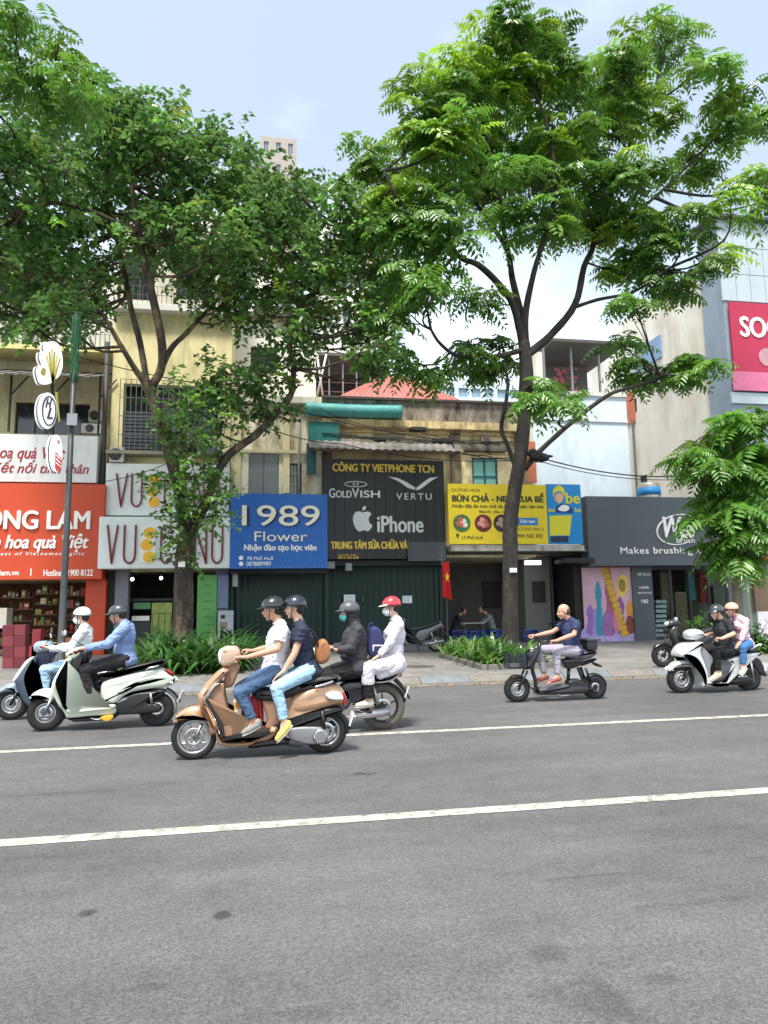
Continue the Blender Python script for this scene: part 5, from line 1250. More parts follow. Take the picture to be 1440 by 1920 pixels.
tb(v, t, 'grab_rail', [(830, 562), (880, 548), (965, 520), (940, 512)], [-.16, -.15, -.08, .0], .013, chrome)
tb(v, t, 'grab_rail', [(830, 562), (880, 548), (965, 520), (940, 512)], [.16, .15, .08, .0], .013, chrome)
pf(v, t, 'tail_light', [(980, 600), (990, 596), (1004, 622), (1004, 658), (985, 664), (988, 630)], .085, red_g, .02)
pf(v, t, 'turn_signal', [(890, 598), (940, 585), (975, 600), (980, 630), (930, 632), (898, 622)], .157, clear_g, .02)
fender(t, (rr_c[0], R2), R2+.035, -8, 80, .06, plas)
tb(v, t, 'mudguard_stay', [(945, 690), (1000, 740), (1022, 792)], -.03, .02, plas)
plate(v, t, (1030, 740), '')
tb(v, t, 'shock_absorber', [(872, 690), (880, 790)], -.11, .022, alu_d)
mb = MB(); c = V3(v.P(860, 824), -.13); mb.tube([c, c+Vector((0, -.03, 0)), c+Vector((0, -.04, 0))], [.082, .078, .06], 20); eng = mb.build('clutch_cover', alu, t)
pf(v, t, 'crankcase', [(690, 800), (720, 780), (800, 775), (880, 782), (905, 820), (880, 862), (800, 868), (730, 852), (695, 838)], .035, mat('crankcase_grey', '8d8e90', .5, .6), .02, y0=-.10)
mb = MB()
for k in range(6): a = k*math.pi/3; mb.ell(c+Vector((.065*math.cos(a), -.035, .065*math.sin(a))), .008, nu=6, nv=4)
mb.build('bolts', chrome, eng, kind='stuff')
tb(v, t, 'exhaust', [(700, 850), (800, 850), (880, 800), (1000, 760)], [.12]*4, .04, alu_d)
tb(v, t, 'stand', [(640, 855), (690, 872), (760, 880)], -.10, .01, alu_d)
# cargo on the floorboard
tc_ = v.root('carton', 'tall printed carton standing on the floorboard of the beige scooter', 'carton')
pf(v, tc_, 'carton_box', [(398, 636), (432, 628), (452, 818), (420, 824)], .06, mat('carton_cream', 'c9ad84', .7, var=.2, vscale=9), .004, sub=1, y0=-.03)
pf(v, tc_, 'carton_label', [(403, 690), (441, 683), (445, 728), (410, 735)], .062, mat('carton_label', 'd9cfc2', .6), .002, sub=1, y0=-.03)
pf(v, tc_, 'carton_label', [(401, 650), (433, 643), (436, 672), (405, 678)], .062, mat('carton_orange', 'c08a30', .6), .002, sub=1, y0=-.03)
tr_ = v.root('red_bag', 'bright red bag held between the legs on the beige scooter', 'bag')
pf(v, tr_, 'bag_body', [(452, 690), (500, 610), (530, 598), (552, 640), (560, 740), (545, 765), (478, 775), (460, 740)], .07, mat('red_bag', 'b3202c', .5, var=.15, vscale=8, bump=.3, bscale=15), .04, y0=.02)
tb(v, tr_, 'bag_handle', [(505, 612), (515, 585), (530, 602)], 0, .006, mat('red_strap', '8c1820', .6))
white_s = mat('white_shirt', 'd8d6dc', .8, var=.03); navy_s = mat('navy_shirt', '232b40', .8, var=.08); jean = mat('mid_denim', '4a6484', .85, var=.12, vscale=7, dirt='7590ab', dscale=5, damt=.35); jean_l = mat('light_denim', '9cc0d8', .85, var=.08, vscale=6)
person(v, 'man in white short sleeved shirt and black helmet driving the beige scooter', dict(head=(607, 150), neck=(640, 205), sh=(658, 250), hip=(618, 482), elbow=(632, 358), wrist=(478, 398), hand=(422, 410), knee=(432, 588), ankle=(505, 738), toe=(440, 812)),
       skin=skin_m, top=white_s, legs=jean, shoe=mat('grey_shoe', '8a8c88', .7), sleeve=.62, helmet=mat('black_helmet', '15161a', .12, coat=1), visor=True, foot_w=(.13, .12), far=dict(wrist=(500, 385), hand=(452, 392), elbow=(600, 362)), male=True, pilot=mat('visor_tint', '2a2c30', .2))
person(v, 'passenger in navy polo and pale jeans behind the man in white', dict(head=(728, 142), neck=(742, 200), sh=(760, 248), hip=(795, 480), elbow=(722, 385), wrist=(668, 472), hand=(632, 500), knee=(628, 560), ankle=(668, 735), toe=(622, 838)),
       skin=skin_l, top=navy_s, legs=jean_l, shoe=mat('yellow_shoe', 'd9c86a', .6), sleeve=.5, helmet=mat('navy_helmet', '141b2c', .12, coat=1), visor=False, hands='rest', arm_w=.2, knee_w=(.24, .24), foot_w=(.24, .2), male=True, hair='short', s=.98)
tbp = v.root('backpack', 'small brown leather backpack worn by the navy polo passenger', 'backpack')
lea = mat('brown_leather', '9a6540', .5, var=.15, vscale=8)
pf(v, tbp, 'bag_body', [(850, 330), (880, 310), (905, 330), (918, 385), (908, 425), (870, 445), (842, 425), (838, 370)], .11, lea, .05)
pf(v, tbp, 'pocket', [(888, 350), (912, 355), (920, 390), (912, 420), (890, 425)], .08, mat('tan_leather', 'b9835a', .5), .03)
tb(v, tbp, 'strap', [(848, 345), (835, 290), (790, 250), (750, 262)], [-.10, -.12, -.13, -.12], .012, black)
# ================================================================ motorbike behind it
v = V(640, 1371, 0, off=(600, 1090), zoom=5.538)
dkp = mat('dark_maroon_paint', '26242e', .3, coat=.6)
t = v.root('motorbike', 'dark motorbike with big dusty rear wheel behind the beige scooter', 'motorbike', GB)
rc = v.P(650, 1290); Rm = .285; wheel(t, (rc[0], Rm), Rm, .045, 5, alu_d, tyre_d, prof=.05, spoke_w=.012); fc = (rc[0]-1.12, Rm); wheel(t, fc, Rm, .04, 5, alu_d, tyre_d, prof=.045, spoke_w=.012)
X = lambda x, z, y=0: Vector((x, y, z))
r0 = rc[0]
for s_ in (-1, 1):
    MB().tube([X(fc[0], Rm, s_*.07), X(fc[0]+.18, .72, s_*.07)], .02, 8).build('fork', alu, t)
    tb(v, t, 'swingarm', [(420, 1290), (650, 1290)], s_*.08, .016, alu_d); tb(v, t, 'shock_absorber', [(540, 1080), (590, 1270)], s_*.11, .02, alu)
fender(t, fc, Rm+.03, 40, 150, .06, dkp, 'front_fender'); fender(t, (rc[0], Rm), Rm+.03, 10, 110, .05, plas)
puff([(fc[0]+.14, .78), (fc[0]+.26, .80), (fc[0]+.34, .62), (fc[0]+.42, .36), (fc[0]+.34, .32), (fc[0]+.24, .5), (fc[0]+.12, .68)], .15, .04).build('leg_shield', dkp, t)
puff([(fc[0]+.08, .98), (fc[0]+.16, 1.05), (fc[0]+.28, 1.03), (fc[0]+.30, .92), (fc[0]+.2, .84), (fc[0]+.1, .88)], .12, .06).build('handlebar_cowl', mat('cream_cowl', 'cfc8b8', .4), t)
puff([(fc[0]+.3, .5), (fc[0]+.62, .55), (fc[0]+.72, .45), (fc[0]+.66, .28), (fc[0]+.4, .24), (fc[0]+.3, .34)], .09, .04).build('engine', mat('engine_grey', '55565a', .5, .6), t)
mb = MB(); mb.tube([X(fc[0]+.24, .95, 0), X(fc[0]+.3, .6, 0), X(fc[0]+.5, .5, 0)], .03, 8); mb.build('frame', plas, t)
handlebar(v, t, (80, 690), .33)
pf(v, t, 'side_body', [(200, 1080), (300, 1030), (540, 1020), (700, 1000), (780, 960), (760, 1020), (640, 1060), (520, 1120), (400, 1250), (260, 1240), (210, 1160)], .09, dkp, .04)
pf(v, t, 'seat', [(100, 1000), (300, 960), (560, 1000), (660, 985), (760, 920), (856, 876), (850, 905), (790, 965), (690, 1020), (560, 1040), (300, 1030), (110, 1050)], .12, seat_m, .03)
tb(v, t, 'grab_rail', [(560, 1040), (700, 1025), (800, 960), (850, 900)], -.13, .011, alu); tb(v, t, 'grab_rail', [(560, 1040), (700, 1025), (800, 960), (850, 900)], .13, .011, alu)
pf(v, t, 'rear_mudguard', [(760, 990), (800, 1010), (860, 1080), (930, 1215), (900, 1190), (840, 1110), (770, 1040)], .06, plas, .01); plate(v, t, (890, 1140), '')
pf(v, t, 'tail_light', [(780, 960), (820, 940), (850, 965), (820, 990)], .06, red_g, .02)
tb(v, t, 'exhaust', [(200, 1400), (330, 1390), (460, 1370), (700, 1330)], -.15, [.02, .025, .045, .05], alu, 12, False)
tb(v, t, 'footrest', [(340, 1330), (520, 1330)], -.2, .012, alu_d); tb(v, t, 'chain_cover', [(430, 1350), (650, 1320)], -.11, .035, plas)
jack = mat('charcoal_jacket', '35353b', .75, var=.12); blk_t = mat('black_trousers', '17171a', .85, var=.15)
pilot_mask = mat('teal_mask', '58b3b0', .8)
person(v, 'rider in charcoal jacket, grey peaked helmet and teal mask behind the beige scooter', dict(head=(300, 320), neck=(330, 400), sh=(372, 475), hip=(365, 890), elbow=(290, 690), wrist=(150, 700), hand=(85, 700), knee=(60, 970), ankle=(120, 1270), toe=(-20, 1340)),
       top=jack, legs=blk_t, shoe=black, sleeve=1.95, helmet=mat('grey_helmet', '55575c', .35), mask=True, hood=mat('dark_hood', '2a282e', .8), fat=1.32, s=1.05, arm_w=.27)
nb = v.root('navy_backpack', 'navy backpack wedged between the charcoal jacket rider and the woman in white', 'backpack')
nv = mat('navy_cloth', '2a2f5c', .8, var=.15, vscale=9)
pf(v, nb, 'bag_body', [(500, 600), (510, 500), (560, 465), (610, 490), (650, 560), (665, 650), (640, 760), (520, 780), (495, 700)], .10, nv, .05)
pf(v, nb, 'white_piping', [(535, 655), (640, 655), (640, 668), (550, 668), (548, 720), (535, 720)], .104, wl_, .003, sub=1)
tb(v, nb, 'strap', [(560, 470), (520, 430), (490, 520)], -.03, .01, nv)
white_d = mat('white_dress', 'd2cfd6', .8, var=.03); pilot_mask = mat('white_mask', 'dfe6e8', .8)
person(v, 'woman in long white tunic with a red and white helmet riding sideways pillion', dict(head=(738, 265), neck=(785, 350), sh=(795, 425), hip=(775, 850), elbow=(700, 635), wrist=(590, 760), hand=(535, 795), knee=(475, 905), ankle=(490, 1210), toe=(350, 1275)),
       skin=skin_l, top=white_d, legs=blk_t, shoe=mat('cream_shoe', 'd3ccc0', .6), sleeve=1.95, helmet=mat('red_helmet', 'b5303a', .2, coat=1), pilot=mat('white_visor', 'd8d4d0', .3), mask=True, tunic=True, male=False, hands='rest', arm_w=.17, hair='short', ankle_r=.07, yaw_head=0)
# ================================================================ mint white electric scooter
v = V(191.5, 1366, 0, off=(0, 1100), zoom=4.0)
mint = mat('mint_paint', 'cbd6c4', .25, coat=1, spec=.5)
t = v.root('motor_scooter', 'pale mint electric scooter with black wheels on the left', 'scooter', GB)
a = v.P(348, 960); Rw = .232; wheel(t, (a[0], Rw), Rw, .055, 5, alu, split=True, prof=.062); c_ = v.P(1180, 905); wheel(t, (c_[0], Rw), Rw, .06, 5, alu_d, prof=.07)
tb(v, t, 'brake_disc_cover', [(300, 965), (390, 965)], -.05, .03, alu)
pf(v, t, 'front_fender', [(228, 828), (262, 792), (325, 762), (385, 765), (418, 795), (412, 842), (385, 868), (345, 848), (290, 836), (240, 840)], .085, mint, .05)
for s_ in (-1, 1): tb(v, t, 'fork', [(400, 835), (335, 958)], s_*.08, .02, alu)
pf(v, t, 'leg_shield', [(522, 532), (556, 536), (548, 572), (504, 645), (476, 718), (506, 800), (545, 895), (640, 893), (860, 868), (888, 895), (884, 935), (840, 955), (700, 962), (534, 978), (502, 945), (468, 890), (436, 830), (408, 775), (414, 722), (440, 660), (482, 590)], .185, mint, .05, lambda x, z: .8 if z < .3 else 1)
pf(v, t, 'inner_panel', [(560, 555), (610, 500), (672, 478), (668, 540), (612, 640), (592, 720), (566, 800), (552, 890), (512, 800), (482, 718), (512, 642)], .15, plas, .03)
pf(v, t, 'handlebar_cowl', [(502, 505), (530, 474), (590, 452), (655, 448), (668, 470), (640, 505), (610, 540), (560, 542), (516, 530)], .12, mint, .06); pf(v, t, 'headlight', [(500, 508), (514, 490), (532, 498), (534, 522), (514, 528)], .07, clear_g, .02)
handlebar(v, t, (625, 470), .33); mirrors(v, t, (600, 455), (440, 372), (1,), wl_)
pf(v, t, 'floorboard', [(552, 888), (860, 860), (862, 872), (556, 900)], .15, rub, .008)
pf(v, t, 'rear_body', [(772, 868), (768, 745), (798, 700), (900, 666), (1050, 632), (1196, 604), (1250, 625), (1336, 690), (1330, 712), (1240, 752), (1120, 766), (1012, 786), (930, 830), (880, 872), (830, 875)], .155, mint, .07, lambda x, z: 1 if x < .5 else max(.5, 1-(x-.5)*1.1))
pf(v, t, 'body_crease', [(1010, 700), (1150, 660), (1250, 650), (1320, 690), (1180, 690), (1020, 725), (900, 790), (920, 740)], .158, mint, .02, lambda x, z: 1 if x < .5 else max(.5, 1-(x-.5)*1.1))
pf(v, t, 'seat', [(742, 655), (830, 640), (880, 648), (905, 620), (1000, 590), (1110, 566), (1236, 546), (1244, 562), (1200, 602), (1050, 632), (900, 666), (800, 700), (756, 692)], .14, seat_m, .04)
for s_ in (-1, 1): tb(v, t, 'grab_rail', [(1105, 628), (1130, 604), (1190, 590), (1242, 556)], [s_*.15, s_*.16, s_*.14, s_*.05], .014, alu)
pf(v, t, 'lower_skirt', [(530, 975), (700, 960), (870, 945), (884, 960), (840, 988), (600, 1004), (556, 996)], .13, plas, .02)
pf(v, t, 'swingarm_cover', [(880, 900), (892, 850), (1010, 796), (1150, 778), (1200, 790), (1110, 862), (1180, 868), (1214, 892), (1200, 930), (1100, 942), (960, 950), (900, 940)], .04, plas, .03, y0=-.09)
pf(v, t, 'motor_housing', [(900, 900), (900, 820), (1100, 775), (1240, 770), (1200, 830), (1000, 900)], .09, plas, .03)
pf(v, t, 'logo_plate', [(888, 856), (968, 820), (972, 832), (892, 868)], .134, alu, .004, sub=1)
pf(v, t, 'tail_light', [(1240, 622), (1262, 618), (1300, 650), (1306, 668), (1262, 656)], .08, red_g, .02)
fender(t, (c_[0], Rw), Rw+.03, -15, 85, .07, alu); tb(v, t, 'mudguard_stay', [(1250, 760), (1310, 800), (1350, 862)], 0, .018, plas); plate(v, t, (1352, 820), '')
tb(v, t, 'shock_absorber', [(1140, 790), (1150, 870)], -.12, .018, alu)
pf(v, t, 'yellow_bracket', [(778, 962), (860, 948), (864, 975), (825, 995), (790, 985)], .03, mat('yellow_plastic', 'd9a52a', .5), .01, y0=-.14)
tb(v, t, 'stand', [(700, 975), (745, 985), (790, 975)], -.13, .01, alu)
bshirt = mat('blue_shirt', '8298c2', .8, var=.12, vscale=9, dirt='5d74a8', dscale=9, damt=.5); dtr = mat('dark_trousers', '232226', .85, var=.15)
person(v, 'man in light blue long sleeved shirt and dark trousers riding the mint scooter', dict(head=(886, 208), neck=(925, 255), sh=(950, 292), hip=(940, 540), elbow=(838, 425), wrist=(655, 455), hand=(612, 482), knee=(655, 612), ankle=(700, 800), toe=(565, 878)),
       top=bshirt, legs=dtr, shoe=mat('brown_sandal', '8a5034', .6), shoe_open=True, sleeve=1.85, helmet=mat('silver_black_helmet', '3b3f42', .25, .3, coat=1), hair='short', ankle_r=.062)
# ================================================================ navy scooter at the left edge
v = V(112, 1346, 0, off=(0, 1100), zoom=4.0)
slate = mat('slate_blue_paint', '3a4a58', .28, .2, coat=1)
t = v.root('motor_scooter', 'dark slate blue scooter cut by the left edge of the picture', 'scooter', GB)
a = v.P(92, 885); Rw = .225; wheel(t, (a[0], Rw), Rw, .05, 6, alu); c_ = (a[0]+1.27, Rw); wheel(t, c_, Rw, .055, 6, alu)
pf(v, t, 'front_fender', [(-6, 792), (10, 765), (55, 732), (115, 716), (145, 738), (165, 800), (120, 790), (60, 784), (20, 798)], .085, mat('slate_light_paint', '8397a6', .3, coat=1), .05)
for s_ in (-1, 1): tb(v, t, 'fork', [(140, 790), (88, 885)], s_*.075, .018, alu_d)
pf(v, t, 'leg_shield', [(268, 520), (300, 530), (285, 580), (240, 660), (250, 740), (290, 840), (330, 880), (520, 880), (540, 910), (320, 930), (240, 890), (190, 830), (150, 740), (135, 700), (170, 640), (220, 570)], .18, slate, .05)
pf(v, t, 'chrome_strip', [(128, 690), (215, 560), (270, 520), (282, 528), (232, 578), (150, 692)], .183, clear_g, .01)
pf(v, t, 'steering_column', [(290, 490), (400, 480), (395, 560), (330, 620), (280, 590)], .09, mat('navy_plastic', '1e2236', .4), .03)
pf(v, t, 'handlebar_cowl', [(262, 450), (275, 420), (320, 405), (380, 410), (400, 450), (370, 480), (300, 492), (268, 480)], .12, mat('cowl_blue', '8fa4b8', .3, coat=1), .06); pf(v, t, 'headlight', [(260, 448), (275, 432), (292, 450), (290, 478), (270, 484)], .075, clear_g, .025)
handlebar(v, t, (370, 438), .32); mirrors(v, t, (370, 420), (430, 372), (-1, 1), chrome)
pf(v, t, 'floorboard', [(290, 870), (520, 862), (520, 876), (295, 884)], .15, rub, .008)
pf(v, t, 'rear_body', [(500, 870), (520, 720), (640, 660), (800, 620), (900, 640), (930, 690), (800, 730), (660, 770), (600, 850)], .15, slate, .06)
pf(v, t, 'seat', [(470, 660), (600, 625), (800, 585), (890, 590), (880, 622), (700, 655), (520, 700)], .13, seat_m, .04)
pf(v, t, 'engine_housing', [(520, 860), (620, 760), (760, 740), (820, 800), (760, 880), (600, 900)], .09, plas, .03); pf(v, t, 'tail_light', [(915, 650), (935, 665), (935, 700), (910, 700)], .07, red_g, .02)
pilot_mask = mat('white_mask', 'dfe6e8', .8)
person(v, 'rider all in white with white helmet and mask on the slate scooter at far left', dict(head=(612, 222), neck=(630, 275), sh=(642, 318), hip=(600, 575), elbow=(560, 458), wrist=(410, 452), hand=(362, 445), knee=(362, 612), ankle=(382, 800), toe=(270, 868)),
       skin=skin_l, top=mat('bright_white_jacket', 'e2e4e4', .8, var=.02), legs=mat('pale_blue_jeans', 'a8c8e0', .85, var=.06), shoe=mat('white_shoe', 'cfd0d0', .6), sleeve=1.95, helmet=mat('white_helmet', 'e4e6e6', .25, coat=.6), visor=False, mask=True, male=False, hair='short', hood=None)
# ================================================================ black electric bike with bald man
v = V(1040, 1313.5, 0, off=(920, 1110), zoom=6.0)
t = v.root('electric_bike', 'small black electric bike with front basket ridden by the bald man', 'electric bike', GB)
bp_ = mat('gloss_black', '141416', .3, coat=.6)
a = v.P(295, 1095); Rw = v.L((155, 1095), (435, 1095))/2*.98; wheel(t, (a[0], Rw), Rw, .055, 10, alu, prof=.055, spoke_w=.010); c_ = v.P(1165, 1080); wheel(t, (c_[0], Rw*.95), Rw*.95, .06, 5, alu_d, prof=.06)
fender(t, (a[0], Rw), Rw+.025, 5, 115, .06, bp_, 'front_fender'); fender(t, (c_[0], Rw*.95), Rw*.95+.03, 10, 120, .06, bp_)
for s_ in (-1, 1):
    tb(v, t, 'fork', [(395, 880), (298, 1092)], s_*.075, .018, plas); tb(v, t, 'shock_absorber', [(1040, 850), (1095, 1000)], s_*.09, .022, alu_d); tb(v, t, 'swingarm', [(960, 1080), (1165, 1085)], s_*.085, .02, plas)
tb(v, t, 'frame', [(560, 570), (480, 800), (470, 880), (500, 980), (520, 1080), (640, 1110), (840, 1100), (960, 1060)], 0, .032, bp_, 10)
pf(v, t, 'floorboard', [(540, 1085), (820, 1040), (830, 1060), (560, 1108)], .13, mat('deck_grey', '5c5a60', .6), .01)
pf(v, t, 'battery_box', [(480, 1075), (600, 1110), (820, 1065), (1000, 1040), (1060, 1080), (1050, 1130), (900, 1140), (540, 1150), (500, 1120)], .11, bp_, .03)
pf(v, t, 'motor_cover', [(850, 1010), (900, 980), (980, 980), (1060, 1020), (1080, 1080), (1000, 1110), (880, 1100)], .09, plas, .04)
pf(v, t, 'under_seat_box', [(790, 765), (870, 745), (1010, 755), (1000, 810), (920, 850), (850, 862), (815, 830)], .10, bp_, .03)
tb(v, t, 'seat_post', [(880, 850), (870, 990)], 0, .03, bp_); tb(v, t, 'frame_tube', [(980, 850), (1040, 1000), (1060, 1060)], 0, .026, bp_)
pf(v, t, 'seat', [(860, 700), (960, 670), (1080, 660), (1160, 650), (1160, 690), (1100, 740), (1000, 765), (870, 750)], .12, mat('grey_seat', '4b4c50', .6), .05)
pf(v, t, 'tail', [(1000, 800), (1160, 745), (1170, 765), (1100, 800), (1010, 830)], .06, plas, .02); pf(v, t, 'rear_mudguard', [(1140, 785), (1235, 825), (1225, 842), (1180, 828)], .06, plas, .008)
pf(v, t, 'rear_box', [(1045, 545), (1160, 545), (1160, 640), (1048, 650)], .14, mat('box_black', '222327', .6), .02, sub=1); pf(v, t, 'box_lid', [(1035, 520), (1195, 528), (1195, 545), (1035, 545)], .15, mat('box_lid', '3a3b40', .5), .006, sub=1)
pf(v, t, 'front_shield', [(395, 700), (440, 640), (540, 640), (500, 760), (450, 850), (380, 870), (350, 850), (400, 780)], .10, bp_, .04); pf(v, t, 'headlight', [(448, 632), (480, 632), (478, 655), (450, 655)], .05, clear_g, .01)
bk = MB(); b0 = V3(v.P(180, 700), 0); b1 = V3(v.P(380, 850), 0)
for k in range(9):
    x = b0.x+(b1.x-b0.x)*k/8
    for y in (-.13, .13): bk.box(x-.003, x+.003, y-.003, y+.003, b1.z, b0.z)
for k in range(6):
    z = b1.z+(b0.z-b1.z)*k/5
    for y in (-.13, .13): bk.box(b0.x, b1.x, y-.003, y+.003, z-.003, z+.003)
    for x in (b0.x, b1.x): bk.box(x-.003, x+.003, -.13, .13, z-.003, z+.003)
for k in range(9):
    y = -.13+.26*k/8
    for x in (b0.x, b1.x): bk.box(x-.003, x+.003, y-.003, y+.003, b1.z, b0.z)
    bk.box(b0.x, b1.x, y-.003, y+.003, b1.z-.003, b1.z+.003)
bk.build('basket', mat('basket_blue_grey', '2c3340', .5), t)
handlebar(v, t, (560, 545), .30); tb(v, t, 'display', [(490, 505), (520, 520)], 0, .03, plas)
tb(v, t, 'stand', [(730, 1140), (760, 1160), (860, 1150)], -.10, .01, alu)
person(v, 'bald man in navy polo and pale grey trousers riding the black electric bike', dict(head=(818, 222), neck=(862, 290), sh=(905, 335), hip=(930, 655), elbow=(868, 470), wrist=(660, 540), hand=(608, 558), knee=(705, 668), ankle=(715, 930), toe=(590, 1018)),
       skin=mat('skin_ruddy', 'c8957e', .5, var=.06, vscale=9), top=mat('navy_polo', '2a3458', .8, var=.1), legs=mat('grey_trousers', '9c96a2', .85, var=.08), shoe=mat('red_sandal', '8a4440', .6), shoe_open=True, sleeve=.6, helmet=None, hair='balding', far=dict(knee=(575, 655), ankle=(640, 930), hand=(520, 512), wrist=(570, 500), elbow=(760, 455), toe=(530, 1030)), arm_w=.26, fat=1.05, knee_w=(.12, .14))
# ================================================================ white scooter at the right
v = V(1339, 1297, 0, off=(1230, 1110), zoom=6.857)
wp = mat('pearl_grey_paint', 'c9cbcc', .25, .15, coat=1)
t = v.root('motor_scooter', 'silver white scooter carrying two riders at the right edge', 'scooter', GB)
a = v.P(312, 1130); Rw = v.L((145, 1130), (478, 1130))/2*.97; wheel(t, (a[0], Rw), Rw, .055, 4, alu, prof=.055, spoke_w=.02); c_ = v.P(1185, 1120); wheel(t, (c_[0], Rw*.94), Rw*.94, .06, 5, alu_d, prof=.06)
pf(v, t, 'front_fender', [(152, 1000), (172, 950), (215, 905), (300, 880), (390, 882), (430, 920), (440, 970), (400, 965), (300, 962), (200, 988), (160, 1015)], .085, wp, .05)
for s_ in (-1, 1): tb(v, t, 'fork', [(400, 960), (315, 1130)], s_*.08, .02, alu_d)
pf(v, t, 'leg_shield', [(250, 790), (300, 700), (390, 650), (535, 638), (520, 700), (512, 780), (560, 910), (598, 1030), (612, 1130), (700, 1165), (830, 1150), (870, 1190), (700, 1210), (560, 1200), (530, 1190), (535, 1090), (500, 980), (440, 880), (350, 830), (270, 830)], .18, wp, .05)
pf(v, t, 'inner_panel', [(530, 700), (600, 760), (680, 860), (640, 960), (640, 1120), (610, 1120), (600, 1020), (560, 900), (520, 780)], .14, mat('inner_grey', '7c7e82', .5), .02)
pf(v, t, 'under_seat', [(760, 860), (900, 890), (905, 1000), (860, 1100), (780, 1130), (700, 1130), (740, 1000)], .12, mat('inner_grey_dark', '4e5358', .5), .04)
pf(v, t, 'handlebar_cowl', [(375, 545), (400, 500), (470, 475), (545, 490), (590, 540), (560, 590), (470, 615), (400, 605)], .13, wp, .07); pf(v, t, 'headlight', [(385, 540), (440, 520), (460, 560), (420, 590), (390, 580)], .10, clear_g, .03)
handlebar(v, t, (590, 570), .33); mirrors(v, t, (480, 490), (385, 380), (1,), wp); 
pf(v, t, 'rear_body', [(868, 872), (960, 822), (1100, 780), (1210, 752), (1285, 768), (1312, 800), (1250, 832), (1150, 862), (1085, 915), (1060, 960), (975, 950), (955, 1040), (905, 1115), (830, 1172), (770, 1185), (840, 1120), (895, 1020), (912, 925)], .15, wp, .05, lambda x, z: 1 if x < .4 else .8)
pf(v, t, 'seat', [(620, 830), (760, 800), (900, 800), (1050, 760), (1180, 745), (1270, 740), (1285, 765), (1200, 765), (1000, 815), (860, 860), (700, 870)], .13, seat_m, .04)
tb(v, t, 'grab_rail', [(1160, 745), (1210, 705), (1290, 668), (1285, 690)], -.1, .018, wp); tb(v, t, 'grab_rail', [(1160, 745), (1210, 705), (1290, 668), (1285, 690)], .1, .018, wp)
pf(v, t, 'tail_light', [(1285, 775), (1312, 790), (1316, 810), (1290, 815)], .08, red_g, .02)
pf(v, t, 'engine_housing', [(900, 1120), (1000, 1080), (1120, 1080), (1200, 1090), (1200, 1150), (1080, 1190), (900, 1190), (830, 1180)], .1, plas, .03); pf(v, t, 'air_box', [(1060, 960), (1180, 960), (1230, 1010), (1200, 1060), (1080, 1050)], .09, alu_d, .03)
pf(v, t, 'rear_mudguard', [(1240, 840), (1320, 880), (1390, 1060), (1370, 1075), (1290, 1030), (1230, 940), (1160, 900)], .07, plas, .02); plate(v, t, (1372, 960), '')
tb(v, t, 'footrest', [(960, 1075), (1070, 1075)], -.2, .015, alu); tb(v, t, 'shock_absorber', [(1170, 900), (1200, 1100)], -.1, .02, alu)
person(v, 'rider in black top and dark helmet driving the silver white scooter', dict(head=(775, 262), neck=(828, 330), sh=(868, 388), hip=(880, 750), elbow=(880, 530), wrist=(700, 590), hand=(640, 600), knee=(690, 760), ankle=(730, 1010), toe=(605, 1130)),
       skin=skin_l, top=mat('black_top', '1d2026', .8, var=.12), legs=blk_t, shoe=mat('cream_flat', 'd0c3a4', .6), sleeve=.75, helmet=mat('dark_grey_helmet', '2f3337', .2, coat=1), visor=True, male=False, hair='tail', fat=1.15, ankle_r=.055, far=dict(knee=(590, 740), ankle=(600, 960), toe=(520, 1060)))
person(v, 'passenger in pale pink jacket, peach helmet and blue jeans on the silver white scooter', dict(head=(968, 232), neck=(1025, 300), sh=(1068, 350), hip=(1135, 665), elbow=(1045, 500), wrist=(1000, 625), hand=(960, 670), knee=(1005, 700), ankle=(1005, 930), toe=(965, 1060)),
       skin=skin_l, top=mat('pink_jacket', 'dcb8c6', .8, var=.04), legs=mat('blue_jeans', '3d6d9c', .85, var=.12), shoe=mat('white_shoe', 'cfd0d0', .6), sleeve=1.95, helmet=mat('peach_helmet', 'dba690', .2, coat=.8), visor=False, male=False, hands='rest', arm_w=.18, knee_w=(.23, .23), foot_w=(.22, .2), s=.95)
